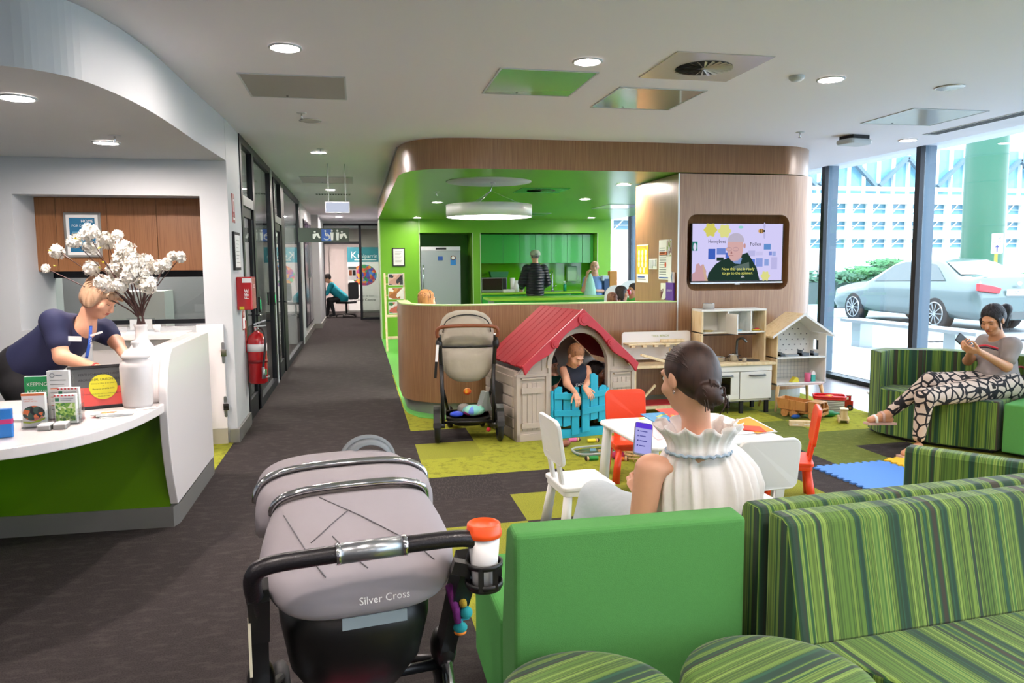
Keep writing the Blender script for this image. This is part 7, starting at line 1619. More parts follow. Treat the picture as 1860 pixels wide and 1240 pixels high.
    q = MB()
    for dx in (0, .3): f0 = kn+Vector((dx-.05, .0, -.30)); blob(q, [limb(f0, Vector((f0.x, f0.y+.02, .10)), .05, .038), limb(Vector((f0.x, f0.y, .05)), Vector((f0.x, f0.y+.16, .035)), .04, .03)], .009, M_skin, .02)
    q.build('feet', t)
    # phone in the left hand
    ph = at(1168, 797, Y0+.42); t2 = thing('smartphone', 'smartphone with a purple message screen held by the woman in the white blouse', 'phone', ph)
    q = MB(); q.prism(rrect(-.037, .037, -.074, .074, .012), -.0045, .0045, mat('phone_case', '8a8e9a', .4), axis='y'); RR = Matrix.Rotation(math.radians(-14), 4, 'Z') @ Matrix.Rotation(math.radians(10), 4, 'Y') @ Matrix.Rotation(math.radians(-42), 4, 'X'); q.v = [tuple(RR @ Vector(v)) for v in q.v]; q.build('case', t2, bev=.002)
    q = MB(); q.prism(rrect(-.033, .033, -.069, .069, .009), -.006, -.0048, emis('phone_screen', 'a8a6e0', .55), axis='y'); q.box(-.033, .033, -.0066, -.006, .045, .069, emis('phone_header', '5a3ac8', .6))
    for k in range(4): q.box(-.025, -.019, -.0066, -.006, .028-.022*k, .034-.022*k, emis('phone_dot', '5a5aa8', .4)); q.box(-.015, .015-.006*(k % 2), -.0066, -.006, .029-.022*k, .033-.022*k, emis('phone_dot', '5a5aa8', .4))
    q.v = [tuple(RR @ Vector(v)) for v in q.v]; q.build('screen', t2)
woman_front()

# ---------------- receptionist bending over the desk
def receptionist():
    t = thing('person', 'blonde receptionist in a navy shirt and lanyard bending over the desk', 'person', (0, 0, 0))
    Y0 = 5.02; hc = at(183, 540, Y0-.02); fw = Vector((.80, -.35, -.62)); hp, H = head_prims(hc, fw, .98, (.45, 0, .9)); c, r, f, u, s, R = H
    nk = at(152, 598, Y0+.02); s1 = at(98, 585, Y0-.10); s2 = at(188, 600, Y0+.22); e1 = at(112, 648, Y0-.16); w1 = at(178, 670, Y0-.28); e2 = at(212, 622, Y0+.14); w2 = at(232, 652, Y0-.06)
    pel = at(45, 668, Y0+.16); ch = at(118, 612, Y0+.06)
    body = hp+[limb(c-u*.06-f*.02, nk, .05, .055, .03), limb(nk, ch, .06, .11, .05), limb(ch, pel, .12, .13, .06), limb(s1, e1, .052, .044), limb(e1, w1, .042, .028), limb(s2, e2, .05, .042), limb(e2, w2, .040, .026)]
    q = MB(); blob(q, body, .0075, M_skin, .03); blob(q, hp, .0045, M_skin, .02)
    blob(q, hand_prims(w1, (.8, -.2, -.25), (0, -.3, 1), 1, -1, (15, 20, 20, 25)), .0042, M_skin, .01); blob(q, hand_prims(w2, (.5, -.5, -.4), (.3, .3, 1), 1, 1, (20, 25, 30, 30)), .0042, M_skin, .01); q.build('body', t)
    face_parts(t, H, '9a7a5a', closed=True)
    P = lambda a, b, d: tuple(c+(r*a+f*b+u*d)*s)
    Mh = hair_mat('hair_blonde', 'b8977a', '8f6c50')
    hair = [('e', P(0, -.022, .032), (.086, .100, .090), R, .02), ('e', P(0, -.055, -.02), (.080, .060, .080), R, .03), ('e', P(-.075, .0, -.02), (.02, .045, .06), R, .02), ('e', P(.075, .0, -.02), (.02, .045, .06), R, .02), ('s', P(-.05, .085, .06), P(.05, .088, .06), .022, .022, .02), ('-e', P(0, .112, -.035), (.072, .075, .100), R, .012)]
    q = MB(); blob(q, hair, .0048, Mh, .02); strands(q, H, Mh, 420, 5, .0036, True, -.09, .12, 1.06); q.build('hair', t)
    q = MB(); 
    for k in (-1, 1): q.ell(P(k*.082, -.0, -.045), .005, M_paper, 8)
    q.build('earrings', t)
    Mn = mat('shirt_navy', '1a2044', .8, bump=.12, bscale=20)
    m1 = Vector(s1).lerp(Vector(e1), .55); m2 = Vector(s2).lerp(Vector(e2), .5)
    sh = [limb(nk-Vector((.03, 0, .03)), ch, .075, .135, .05), limb(ch, pel, .14, .155, .06), limb(s1, m1, .068, .064, .03), limb(s2, m2, .066, .062, .03), limb(s1, s2, .068, .066, .05), ('-e', tuple(nk+Vector((.05, -.05, .04))), (.085, .085, .085), None, .012), ('-e', tuple(nk+Vector((.04, -.10, -.05))), (.04, .06, .07), None, .01)]
    q = MB(); blob(q, sh, .008, Mn, .04); q.build('shirt', t)
    Mt_ = mat('trousers_black', '16161a', .8)
    q = MB(); blob(q, [limb(pel, pel+Vector((.06, -.02, -.12)), .16, .15), limb(pel+Vector((.0, -.08, -.1)), Vector((pel.x+.12, pel.y-.08, .45)), .11, .08), limb(Vector((pel.x+.12, pel.y-.08, .45)), Vector((pel.x+.02, pel.y-.04, .08)), .08, .06), limb(pel+Vector((.0, .1, -.1)), Vector((pel.x+.12, pel.y+.12, .45)), .11, .08), limb(Vector((pel.x+.12, pel.y+.12, .45)), Vector((pel.x+.02, pel.y+.14, .08)), .08, .06)], .011, Mt_, .05); q.build('trousers', t)
    q = MB()
    for dy in (-.04, .14): q.ell((pel.x+.08, pel.y+dy, .05), (.13, .05, .05), M_ink, 14)
    q.build('shoes', t)
    q = MB(); Ml = mat('lanyard_blue', '1f4fa8', .6); a = at(158, 600, Y0-.06); b_ = at(160, 640, Y0-.13); e_ = at(155, 668, Y0-.13)
    q.tube(spline([at(165, 592, Y0-.06), at(163, 620, Y0-.12), at(157, 650, Y0-.14)], 4), .010, Ml, 6, flat=.3); q.text('STAFF', at(163, 622, Y0-.15), (.1, 0, -1), (1, 0, .1), .02, M_paper); q.cbox(e_, (.03, .006, .03), M_ink); q.build('lanyard', t)
    q = MB(); q.cbox(at(136, 615, Y0-.19), (.07, .004, .028), M_paper, Matrix.Rotation(.05, 4, 'Y')); q.cbox(at(175, 606, Y0-.12), (.07, .003, .012), M_paper, Matrix.Rotation(-.3, 4, 'Y')); q.build('name_badge', t)
    q = MB(); q.lathe([(.030, -.008), (.033, 0), (.030, .008)], mat('watch_red', 'c8302a', .5), 16); d = (Vector(w1)-Vector(e1)).normalized(); Rq = d.to_track_quat('Z', 'Y').to_matrix().to_4x4(); q.v = [tuple(Matrix.Translation(Vector(e1).lerp(Vector(w1), .93)) @ Rq @ Vector(v)) for v in q.v]; q.build('wristband', t)
receptionist()

# ---------------- woman on the window seat looking at her phone
def woman_right():
    t = thing('person', 'woman with a black ponytail in a grey tee and patterned trousers looking at her phone', 'person', (0, 0, 0))
    Y0 = 5.22; M_s = mat('skin_light_tan', 'c9916c', .5)
    hc = at(1803, 580, Y0); fw = Vector((-.80, -.30, -.42)); hp, H = head_prims(hc, fw, .97); c, r, f, u, s, R = H
    nk = at(1812, 618, Y0+.02); s1 = at(1838, 628, Y0-.13); s2 = at(1790, 622, Y0+.17); e1 = at(1828, 666, Y0-.17); w1 = at(1778, 638, Y0-.20); e2 = at(1758, 655, Y0+.14); w2 = at(1765, 634, Y0-.08)
    pel = at(1812, 722, Y0-.02); pel.z = .53; ch = at(1812, 655, Y0+.03)
    k1 = at(1690, 692, Y0-.04); a1 = at(1612, 752, Y0+.06); k2 = at(1680, 722, Y0-.22); a2 = Vector((k2.x-.02, k2.y+.02, .10))
    body = hp+[limb(c-u*.05-f*.02, nk, .045, .05, .03), limb(nk, ch, .055, .10, .05), limb(ch, pel, .11, .13, .06), limb(s1, e1, .046, .038), limb(e1, w1, .037, .024), limb(s2, e2, .045, .037), limb(e2, w2, .036, .024), limb(a1, a1+Vector((-.02, 0, -.01)), .034, .03)]
    ft = at(1580, 762, Y0+.04); body += [limb(a1, ft, .034, .022, .02), limb(a1+Vector((.03, 0, -.045)), ft, .024, .016, .02)]
    q = MB(); blob(q, body, .0075, M_s, .03); blob(q, hp, .0045, M_s, .02)
    blob(q, hand_prims(w1, (-.85, .1, .15), (.1, -.6, -.8), .95, 1, (35, 40, 40, 45)), .0042, M_s, .01); blob(q, hand_prims(w2, (-.8, -.3, .2), (-.1, .6, -.8), .95, -1, (35, 40, 40, 45)), .0042, M_s, .01)
    q.build('body', t); face_parts(t, H, '2a1c18', closed=True)
    P = lambda a, b, d: tuple(c+(r*a+f*b+u*d)*s); Mh = hair_mat('hair_black', '17131a', '0a080c')
    tail = Vector(P(0, -.12, .02))
    hair = [('e', P(0, -.022, .032), (.083, .100, .090), R, .02), ('e', P(0, -.05, -.0), (.076, .060, .068), R, .03), ('-e', P(0, .108, -.035), (.085, .085, .108), R, .012), ('s', P(.072, .045, .02), P(.074, .05, -.06), .010, .006, .01), ('s', P(-.072, .045, .02), P(-.074, .05, -.06), .010, .006, .01),
            ('s', tuple(tail), tuple(tail+Vector((.055, -.01, .01))), .032, .042, .02), ('s', tuple(tail+Vector((.055, -.01, .01))), tuple(tail+Vector((.06, -.01, -.13))), .042, .012, .02)]
    q = MB(); blob(q, hair, .0045, Mh, .02); strands(q, H, Mh, 300, 8, .0030, True, -.05, .08, 1.01)
    for k in range(40): rk = random.Random(k); o_ = Vector((rk.uniform(-.02, .02), rk.uniform(-.02, .02), rk.uniform(-.02, .02))); q.tube(spline([tail+o_, tail+o_+Vector((.05, -.01, .02)), tail+o_+Vector((.065+rk.uniform(-.02, .02), -.01, -.06)), tail+o_*1.5+Vector((.05, -.01, -.13))], 4), .002, Mh, 4)
    q.build('hair', t)
    Mg = mat('tee_grey', '8f8684', .85, bump=.2, bscale=14)
    m1 = Vector(s1).lerp(Vector(e1), .62); m2 = Vector(s2).lerp(Vector(e2), .6)
    q = MB(); blob(q, [limb(nk-Vector((0, 0, .04)), ch, .07, .12, .05), limb(ch, pel, .125, .15, .06), limb(s1, m1, .064, .06, .03), limb(s2, m2, .062, .058, .03), limb(s1, s2, .062, .062, .05), limb(pel, pel+Vector((-.08, -.0, .02)), .14, .13, .05), ('-e', tuple(nk+Vector((-.02, 0, .05))), (.075, .075, .07), None, .01)], .008, Mg, .04); q.build('tee', t)
    q = MB(); Mr = mat('stripe_red', 'c02838', .8)
    ca, cb_ = at(1775, 628, Y0-.115), at(1814, 632, Y0-.13)
    q.tube(spline([at(1772, 630, Y0-.05), at(1790, 627, Y0-.13), at(1813, 633, Y0-.18)], 4), .008, Mr, 6, flat=.9); q.tube(spline([at(1772, 633, Y0-.05), at(1790, 630.5, Y0-.13), at(1813, 636, Y0-.18)], 4), .005, mat('stripe_navy', '2a2030', .8), 6); q.build('chest_stripe', t)
    # patterned trousers: cream with black linework
    Mp = MC.get('trouser_print')
    if not Mp:
        Mp = bpy.data.materials.new('trouser_print'); Mp.use_nodes = True; nt = Mp.node_tree; b = nt.nodes['Principled BSDF']; b.inputs['Roughness'].default_value = .85; tc = nt.nodes.new('ShaderNodeTexCoord')
        v = nt.nodes.new('ShaderNodeTexVoronoi'); v.feature = 'DISTANCE_TO_EDGE'; v.inputs['Scale'].default_value = 14; v.distance = 'EUCLIDEAN'; nt.links.new(tc.outputs['Object'], v.inputs['Vector'])
        rp = ramp(nt, [(0, '14131a'), (.085, '14131a'), (.10, 'c6b4a6')], 'CONSTANT'); nt.links.new(v.outputs['Distance'], rp.inputs[0])
        n = nt.nodes.new('ShaderNodeTexVoronoi'); n.inputs['Scale'].default_value = 9; n.distance = 'CHEBYCHEV'; nt.links.new(tc.outputs['Object'], n.inputs['Vector']); r2 = ramp(nt, [(0, '14131a'), (.16, 'ffffff')], 'CONSTANT'); nt.links.new(n.outputs['Distance'], r2.inputs[0])
        mx = nt.nodes.new('ShaderNodeMix'); mx.data_type = 'RGBA'; mx.blend_type = 'MULTIPLY'; mx.inputs[0].default_value = 1; nt.links.new(rp.outputs[0], mx.inputs[6]); nt.links.new(r2.outputs[0], mx.inputs[7]); nt.links.new(mx.outputs[2], b.inputs['Base Color'])
    q = MB(); blob(q, [limb(pel+Vector((.02, .06, -.03)), pel+Vector((.02, -.06, -.03)), .12, .12), limb(pel+Vector((0, .03, -.02)), k1, .105, .070, .04), limb(k1, a1+Vector((.03, 0, .02)), .068, .042, .03), limb(pel+Vector((0, -.09, -.02)), k2, .105, .070, .04), limb(k2, a2+Vector((0, 0, .06)), .068, .045, .03)], .009, Mp, .03); q.build('trousers', t)
    q = MB(); Msn = mat('sandal_pink', 'c8a498', .6); d = (ft-a1); 
    q.beam(Vector(a1)+Vector((.06, 0, -.075)), ft+Vector((-.03, 0, -.028)), .07, .018, Msn); q.tube([a1.lerp(ft, .35)+Vector((0, y_, z_)) for y_, z_ in ((-.035, -.04), (-.03, .02), (0, .03), (.03, .02), (.035, -.04))], .012, Msn, 6); q.tube([a1.lerp(ft, .75)+Vector((0, y_, z_)) for y_, z_ in ((-.035, -.03), (-.03, .01), (0, .022), (.03, .01), (.035, -.03))], .012, M_paper, 6); q.build('sandal', t)
    q = MB(); blob(q, [limb(a2+Vector((0, 0, -.02)), a2+Vector((-.14, -.02, -.06)), .035, .025)], .008, M_s, .02); q.beam(a2+Vector((.03, 0, -.085)), a2+Vector((-.18, -.02, -.085)), .07, .018, Msn); q.build('foot', t)
    p = at(1752, 622, Y0-.13); t2 = thing('smartphone', 'dark phone in an open flip case held by the woman on the window seat', 'phone', p)
    q = MB(); q.prism(rrect(-.075, .075, -.04, .04, .008), -.006, .006, mat('case_black', '1c2220', .5), axis='y'); RR = Matrix.Rotation(math.radians(-15), 4, 'Z') @ Matrix.Rotation(math.radians(42), 4, 'Y') @ Matrix.Rotation(math.radians(-25), 4, 'X'); q.v = [tuple(RR @ Vector(v)) for v in q.v]; q.build('flip_case', t2, bev=.002)
    hb = thing('handbag', 'dark red and black handbag behind the woman on the window seat', 'bag', (pel.x+.18, pel.y-.02, .425))
    q = MB(); q.prism(rrect(-.12, .12, 0, .15, .04), -.05, .05, mat('bag_black', '2a1a1c', .5), axis='y'); q.build('body', hb, bev=.01)
    q = MB(); q.tube(arc3(0, .13, .08, .09), .008, mat('bag_red', 'a82430', .5), 8); q.build('strap', hb)
def arc3(cx, cz, rx, rz, y=0, n=12): return [(cx+rx*math.cos(PI*i/n), y, cz+rz*math.sin(PI*i/n)) for i in range(n+1)]
woman_right()

# ---------------- simple helper for the people farther off
def figure(lb, hc, fw, neck, sh, el, wr, pel, legs, skin, top, hair, hs=1.0, up=(0, 0, 1), hands=None, haircol=None, res=.009, mats=None, long=.0, closed=False, tname='shirt', shoes=True, brow='4a3428', puff=0.0, hairx=None):
    t = thing('person', lb, 'person', (0, 0, 0)); hp, H = head_prims(hc, fw, hs, up); c, r, f, u, s, R = H; ch = (Vector(sh[0])+Vector(sh[1]))/2+Vector((0, 0, -.10*hs)); pel = Vector(pel)
    body = hp+[limb(c-u*.055*s-f*.02*s, neck, .048*hs, .052*hs, .03), limb(neck, ch, .06*hs, .11*hs, .05), limb(ch, pel, .115*hs, .13*hs, .06)]
    for i in (0, 1): body += [limb(sh[i], el[i], .046*hs, .040*hs), limb(el[i], wr[i], .038*hs, .026*hs)]
    q = MB(); blob(q, body, res, skin, .03); blob(q, hp, .0055*max(hs, .8), skin, .02)
    for i in (0, 1):
        h = hands[i] if hands else ((Vector(wr[i])-Vector(el[i])), (0, 0, 1)); blob(q, hand_prims(wr[i], h[0], h[1], hs*.95, (1, -1)[i], (25, 30, 30, 35)), .005*max(hs, .75), skin, .01)
    q.build('body', t); face_parts(t, H, brow, closed=closed)
    q = MB(); tp = [limb(Vector(neck)-Vector((0, 0, .035*hs)), ch, (.066+puff)*hs, (.122+puff)*hs, .05), limb(ch, pel, (.13+puff)*hs, (.145+puff)*hs, .06), limb(sh[0], sh[1], .055*hs, .055*hs, .05)]
    for i in (0, 1):
        e = Vector(sh[i]).lerp(Vector(el[i]), long if long < 1 else 1); tp.append(limb(sh[i], e, (.057+puff)*hs, (.053+puff)*hs, .03))
        if long >= 1: tp.append(limb(el[i], Vector(el[i]).lerp(Vector(wr[i]), .92), (.050+puff)*hs, (.038+puff*.6)*hs, .03))
    if long == 0: tp = tp[:3]; tp[2] = limb(Vector(sh[0]).lerp(Vector(sh[1]), .22), Vector(sh[0]).lerp(Vector(sh[1]), .78), .058*hs, .058*hs, .04)
    tp.append(('-e', tuple(Vector(neck)+Vector((0, 0, .045*hs))), (.07*hs, .07*hs, .065*hs), None, .01)); blob(q, tp, res, top, .04); q.build(tname, t)
    if legs:
        q = MB(); L_ = []
        for k_, a_ in legs: L_ += [limb(pel+(Vector(k_)-pel)*.05, k_, .10*hs, .068*hs, .04), limb(k_, a_, .066*hs, .042*hs, .03)]
        blob(q, L_+[limb(pel, pel+Vector((0, 0, .03)), .12*hs, .12*hs)], res*1.2, mats[0], .04); q.build('trousers', t)
        if shoes:
            for k_, a_ in legs: q = MB(); a_ = Vector(a_); ff = Vector((f.x, f.y, 0)).normalized(); blob(q, [limb(a_, a_+ff*.12*hs-Vector((0, 0, .03)), .042*hs, .034*hs)], .009, mats[1], .02); q.build('shoe', t)
    P = lambda a, b, d: tuple(c+(r*a+f*b+u*d)*s)
    if hair == 'short': hr = [('e', P(0, -.020, .034), (.083*s, .100*s, .090*s), R, .02*s), ('e', P(0, -.045, .0), (.078*s, .065*s, .06*s), R, .02*s), ('-e', P(0, .112, -.035), (.094*s, .100*s, .120*s), R, .012*s)]
    elif hair == 'bald': hr = [('e', P(0, -.035, .0), (.080*s, .085*s, .060*s), R, .02*s), ('-e', P(0, .10, -.02), (.09*s, .12*s, .10*s), R, .012*s)]
    elif hair == 'bob': hr = [('e', P(0, -.022, .034), (.090*s, .104*s, .094*s), R, .02*s), ('e', P(0, -.05, -.04), (.085*s, .062*s, .10*s), R, .03*s), ('e', P(.07*1, .0, -.05), (.025*s, .045*s, .08*s), R, .02*s), ('e', P(-.07, .0, -.05), (.025*s, .045*s, .08*s), R, .02*s), ('-e', P(0, .112, -.04), (.074*s, .082*s, .108*s), R, .012*s)]
    else: hr = []
    if hr: q = MB(); blob(q, hr, .006, haircol, .02); (strands(q, H, haircol, 260 if hs < .85 else 130, 3, .0042, True, -.06 if hair == 'short' else -.1, .5 if hair == 'short' else .15, 1.0 if hair == 'short' else 1.05) if hair != 'bald' else None); q.build('hair', t)
    return t, H
# boy leaning over the turquoise gate
Yb = 6.42
M_hb = hair_mat('hair_light_brown', '9a6a45', '6a4228'); M_hd = hair_mat('hair_dark', '241712', '120b09')
t, H = figure('small boy in a navy singlet leaning out of the playhouse over the turquoise gate', at(1046, 646, Yb-.12), (.25, -.80, -.62), at(1038, 668, Yb+.02), (at(1024, 672, Yb-.02), at(1066, 670, Yb+.02)), (at(1030, 697, Yb-.10), at(1070, 690, Yb-.08)), (at(1045, 713, Yb-.20), at(1062, 703, Yb-.20)), at(1030, 715, Yb+.16), [((1.95, 6.75, .28), (1.92, 6.80, .09)), ((2.06, 6.72, .28), (2.05, 6.80, .09))], M_skin, mat('singlet_navy', '1c2434', .8), 'short', .80, (0, .2, 1), [((.1, -.5, -.6), (0, -.8, .5)), ((.3, -.5, -.5), (0, -.8, .5))], M_hb, .0065, (mat('shorts_yellow', 'c89a1c', .8), M_ink), closed=True)
q = MB(); q.text('ZANY', at(1048, 697, Yb-.02)+Vector((0, -.10, 0)), (1, .1, .15), (0, -.1, 1), .035, M_paper); q.build('print', t)
Yg = 6.62
figure('dark haired girl in a pink top inside the playhouse behind the boy', at(1084, 676, Yg), (.75, -.55, -.1), at(1083, 702, Yg+.02), (at(1072, 708, Yg-.02), at(1100, 708, Yg+.03)), (at(1070, 735, Yg-.05), at(1102, 735, Yg)), (at(1076, 745, Yg-.12), at(1098, 745, Yg-.1)), (2.19, 6.75, .22), [((2.12, 6.62, .20), (2.14, 6.78, .08)), ((2.26, 6.62, .20), (2.26, 6.78, .08))], M_skin3, mat('top_pink', 'c9929a', .8), 'bob', .80, (0, 0, 1), None, M_hd, .008, (mat('leggings_grey', '4a4a52', .8), M_ink), .6)
t = thing('person', 'toddler in yellow trousers at the left inside the playhouse, hand on gate', 'person', (0, 0, 0)); a = at(1014, 707, 6.50)
ts_ = Vector((1.72, 6.62, 0)); hp, H = head_prims(ts_+Vector((-.02, .02, .60)), (.6, -.7, -.3), .72)
q = MB(); blob(q, hp+[limb(ts_+Vector((0, .02, .53)), ts_+Vector((0, .02, .45)), .035, .05), limb(ts_+Vector((0, .02, .45)), ts_+Vector((0, .04, .25)), .075, .085, .04), limb(ts_+Vector((.05, -.02, .44)), a+Vector((-.04, .05, -.02)), .03, .026), limb(a+Vector((-.04, .05, -.02)), a, .025, .02)], .0065, M_skin, .02); blob(q, hand_prims(a, (.7, -.6, .1), (0, -.3, 1), .62, 1), .004, M_skin, .008); q.build('body', t)
face_parts(t, H); q = MB(); c, r, f, u, s, R = H; P = lambda a_, b_, d_: tuple(c+(r*a_+f*b_+u*d_)*s); blob(q, [('e', P(0, -.020, .034), (.083*s, .100*s, .090*s), R, .02*s), ('-e', P(0, .125, -.045), (.085*s, .095*s, .098*s), R, .012*s)], .006, M_hd, .02); q.build('hair', t)
q = MB(); blob(q, [limb(ts_+Vector((0, .02, .44)), ts_+Vector((0, .04, .26)), .085, .095, .04)], .008, mat('tee_teal', '1f6a5a', .8), .02); q.build('tee', t)
q = MB(); blob(q, [limb(ts_+Vector((-.02, .04, .24)), ts_+Vector((.10, -.04, .34)), .075, .06), limb(ts_+Vector((.10, -.04, .34)), ts_+Vector((.12, -.04, .12)), .055, .045), limb(ts_+Vector((-.02, .04, .22)), ts_+Vector((-.08, -.06, .10)), .075, .05)], .008, mat('shorts_yellow', 'c89a1c', .8), .03); q.build('trousers', t)
# kitchen people
def puffer():
    m = mat('puffer_black', '1d2026', .45); nt = m.node_tree; b = nt.nodes['Principled BSDF']; tc = nt.nodes.new('ShaderNodeTexCoord'); w = nt.nodes.new('ShaderNodeTexWave')
    w.bands_direction = 'Z'; w.inputs['Scale'].default_value = 5.5; w.inputs['Distortion'].default_value = .8; bp = nt.nodes.new('ShaderNodeBump'); bp.inputs['Strength'].default_value = 1; bp.inputs['Distance'].default_value = .02
    nt.links.new(tc.outputs['Object'], w.inputs['Vector']); nt.links.new(w.outputs['Fac'], bp.inputs['Height']); nt.links.new(bp.outputs['Normal'], b.inputs['Normal']); return m
Ym = 14.95; hd = at(972, 476, Ym)
x0, y0 = hd.x, Ym
t, H = figure('man in black puffer jacket and pale cap at the kitchen worktop', (x0, y0, 1.66), (.02, 1, -.25), (x0, y0, 1.50), ((x0-.17, y0, 1.41), (x0+.17, y0, 1.41)), ((x0-.25, y0+.05, 1.14), (x0+.25, y0+.05, 1.14)), ((x0-.22, y0+.28, 1.04), (x0+.22, y0+.28, 1.04)), (x0, y0, .95), [((x0-.11, y0, .5), (x0-.12, y0, .07)), ((x0+.11, y0, .5), (x0+.12, y0, .07))], M_skin, puffer(), 'short', 1.0, (0, 0, 1), None, hair_mat('hair_grey', '6a6460', '4a4440'), .011, (mat('jeans_dark', '22262e', .8), M_ink), 1, tname='jacket', puff=.038)
q = MB(); c = Vector((x0, y0-.01, 1.70)); q.lathe([(.104, 0), (.106, .03), (.095, .07), (.06, .10), (.002, .112)], mat('cap_sage', 'a8b09a', .8), 24, (x0, y0-.015, 1.685)); q.prism([(x0-.07, y0+.08), (x0+.07, y0+.08), (x0+.05, y0+.17), (x0-.05, y0+.17)], 1.69, 1.70, mat('cap_sage', 'a8b09a', .8)); q.box(x0-.03, x0+.03, y0-.125, y0-.115, 1.70, 1.715, M_ink); q.build('cap', t)
Yw = 14.0; x0 = at(1080, 490, Yw).x
hz_ = at(1080, 485, Yw).z
t, H = figure('smiling man in a pale blue shirt holding up a plastic bag in the kitchen', (x0, Yw, hz_), (-.3, -1, -.05), (x0+.01, Yw+.02, hz_-.14), ((x0-.17, Yw, hz_-.24), (x0+.20, Yw, hz_-.24)), ((x0-.24, Yw-.06, hz_-.44), (x0+.24, Yw-.05, hz_-.46)), ((x0-.21, Yw-.16, hz_-.19), (x0-.06, Yw-.22, hz_-.44)), (x0+.02, Yw, .92), [((x0-.1, Yw, .5), (x0-.1, Yw, .07)), ((x0+.12, Yw, .5), (x0+.12, Yw, .07))], mat('skin_pinkish', 'e0a58c', .5), mat('shirt_blue', '7fa0dc', .75, bump=.1, bscale=20), 'bald', 1.02, (0, 0, 1), [((.1, -.3, 1), (-1, -.3, 0)), ((-1, -.2, 0), (0, -.5, 1))], hair_mat('hair_ginger', '8a5a3a', '6a4228'), .011, (M_ink, M_ink), .55, brow='8a5a3a')
q = MB(); q.tube([tuple(H[0]+(H[1]*.032*k+H[1]*.02*math.cos(a)+H[2]*.104+H[3]*(.006+.016*math.sin(a)))) for k in (-1,) for a in [i*.6 for i in range(11)]], .002, M_steel, 5); q.tube([tuple(H[0]+(H[1]*.032+H[1]*.02*math.cos(a)+H[2]*.104+H[3]*(.006+.016*math.sin(a)))) for a in [i*.6 for i in range(11)]], .002, M_steel, 5); q.build('glasses', t)
q = MB(); rings = []
for z, w_ in ((hz_-.12, .02), (hz_-.2, .05), (hz_-.3, .08), (hz_-.42, .10), (hz_-.52, .12), (hz_-.60, .13)): rings.append([(x0-.17+w_*math.cos(a)*(1+.12*math.sin(5*a+z*20)), Yw-.27+w_*.35*math.sin(a), z) for a in [2*PI*i/20 for i in range(20)]])
q.loft(rings, mat('bag_mint', 'a8d8c4', .3, alpha=.85, bump=.5, bscale=12), caps=False); tag(q.build('plastic_bag'), 'crumpled mint clear plastic bag held up by the man in blue', 'bag')
def seated_head(lb, px, py, Y, fw, skin, top, hair, hcol, hs=1.0, tl=.6):
    h = at(px, py, Y); f_ = Vector(fw).normalized(); sd = Vector((-f_.y, f_.x, 0))
    n_ = h-Vector((0, 0, .125*hs)); s_ = [n_+sd*k*.15*hs-Vector((0, 0, .07*hs)) for k in (1, -1)]; e_ = [s_[i]+Vector((f_.x*.06, f_.y*.06, -.22*hs)) for i in (0, 1)]; w_ = [e_[i]+Vector((f_.x*.18*hs, f_.y*.18*hs, .02)) for i in (0, 1)]
    pz = max(.40, n_.z-.52*hs); pl = Vector((n_.x-f_.x*.02, n_.y-f_.y*.02, pz)); kk = [pl+f_*.36*hs+sd*k*.09 for k in (1, -1)]
    for k_ in kk: k_.z = pz
    return figure(lb, h, fw, n_, s_, e_, w_, pl, [(tuple(k_), (k_.x, k_.y, .06)) for k_ in kk], skin, top, hair, hs, (0, 0, 1), None, hcol, .011, (mat('trousers_grey', '3a3c44', .8), M_ink), tl)
t, H = seated_head('woman with ginger blonde hair and black hair band behind the oak screen', 776, 545, 9.3, (.8, .45, -.1), M_skin, mat('top_dark', '2a2a34', .8), 'bob', hair_mat('hair_ginger_blonde', 'a8713f', '6f4526'), 1.0)
q = MB(); c, r, f, u, s, R = H; q.tube([tuple(c+r*(.092*math.cos(a))+u*(.03+.097*math.sin(a))-f*.02) for a in [PI*i/12 for i in range(13)]], .006, M_ink, 6); q.build('hair_band', t)
seated_head('small boy with short brown hair, the top of his head over the oak screen', 1112, 545, 9.6, (.4, .9, -.1), M_skin, mat('top_navy', '22304a', .8), 'short', hair_mat('hair_brown_mid', '6a4430', '4a2c1c'), .85)
seated_head('girl with dark bobbed hair in profile at the kitchen table by the pillar', 1130, 532, 11.2, (.95, -.25, -.1), M_skin2, mat('top_navy', '22304a', .8), 'bob', M_hd, .88)
t, H = seated_head('dark haired child facing left holding something red beside the oak pillar', 1150, 527, 11.6, (-.9, -.4, -.1), M_skin2, mat('top_lime', '3f9a3a', .8), 'short', M_hd, .9)
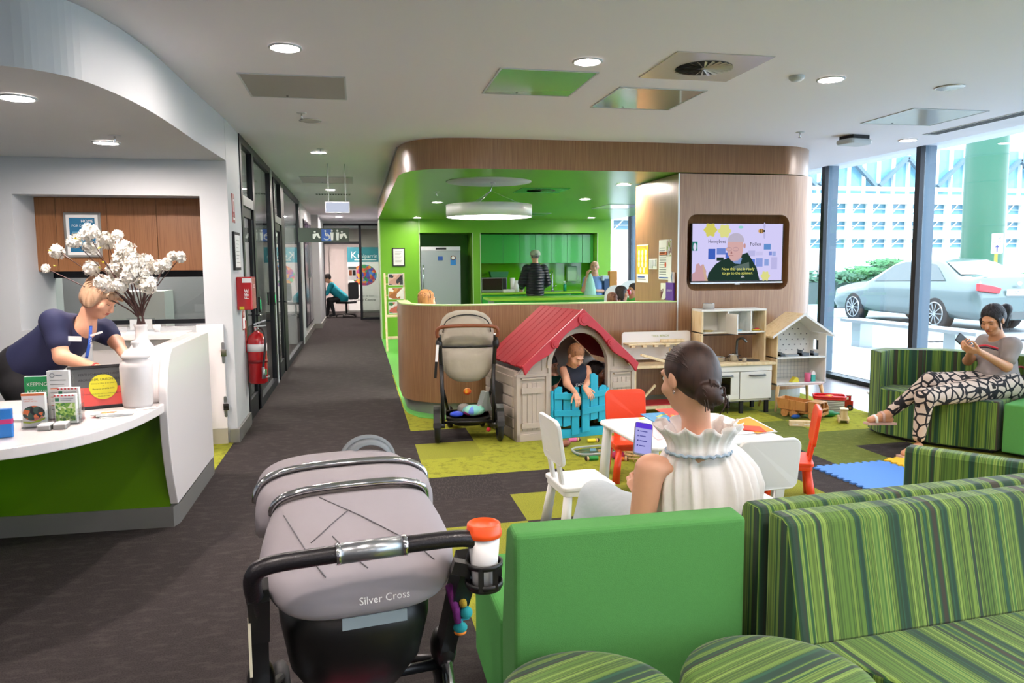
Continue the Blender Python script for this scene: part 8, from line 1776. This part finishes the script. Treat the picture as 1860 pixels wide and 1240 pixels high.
p = at(1141, 531, 11.35); q = MB(); q.ell((0, 0, 0), (.05, .05, .055), M_red, 14); tag(q.build('red_cup', loc=p), 'red round cup held at the mouth of the child by the pillar', 'cup')
# person in teal at the desk in the far room
Yt = 23.0; h = at(596, 503, Yt)
figure('person in a teal top bent over a desk in the far room', (h.x-.02, Yt, h.z-.04), (-.9, -.1, -.5), (h.x+.08, Yt, h.z-.16), ((h.x+.10, Yt-.15, h.z-.22), (h.x+.10, Yt+.15, h.z-.22)), ((h.x-.05, Yt-.2, h.z-.48), (h.x-.05, Yt+.2, h.z-.48)), ((h.x-.22, Yt-.15, h.z-.46), (h.x-.22, Yt+.15, h.z-.46)), (h.x+.42, Yt, .55), [((h.x+.05, Yt-.1, .50), (h.x+.15, Yt-.1, .08)), ((h.x+.0, Yt+.1, .50), (h.x-.05, Yt+.1, .08))], M_skin, mat('top_teal', '1496a6', .75), 'short', 1.05, (0, 0, 1), None, M_hd, .013, (M_ink, M_ink), 1)
oc = thing('office_chair', 'black mesh office chair behind the person in teal', 'chair', (h.x+.50, Yt, 0), math.radians(-35))
q = MB(); q.prism(rrect(-.24, .24, -.24, .24, .08), .40, .46, M_black); q.build('seat', oc)
q = MB(); q.prism(rrect(-.24, .24, .52, 1.02, .08), 0, .03, M_black, axis='x'); q.v = [(v[0]+.25, v[1], v[2]) for v in q.v]; q.build('backrest', oc)
q = MB(); q.cyl((0, 0, .08), (0, 0, .42), .03, M_black)
for k in range(5): a = k*2*PI/5; q.beam((0, 0, .09), (.3*math.cos(a), .3*math.sin(a), .06), .04, .03, M_black); q.ell((.3*math.cos(a), .3*math.sin(a), .03), .03, M_black, 8)
q.build('base', oc)
dk = thing('office_desk', 'pale desk edge in front of the person in teal', 'desk', (h.x-.5, Yt, 0))
q = MB(); q.box(-.4, .35, -.6, .6, .70, .73, M_paper); q.build('top', dk)
for y in (-.5, .5): q = MB(); q.cyl((.3, y, 0), (.3, y, .70), .025, M_steel); q.build('leg', dk)
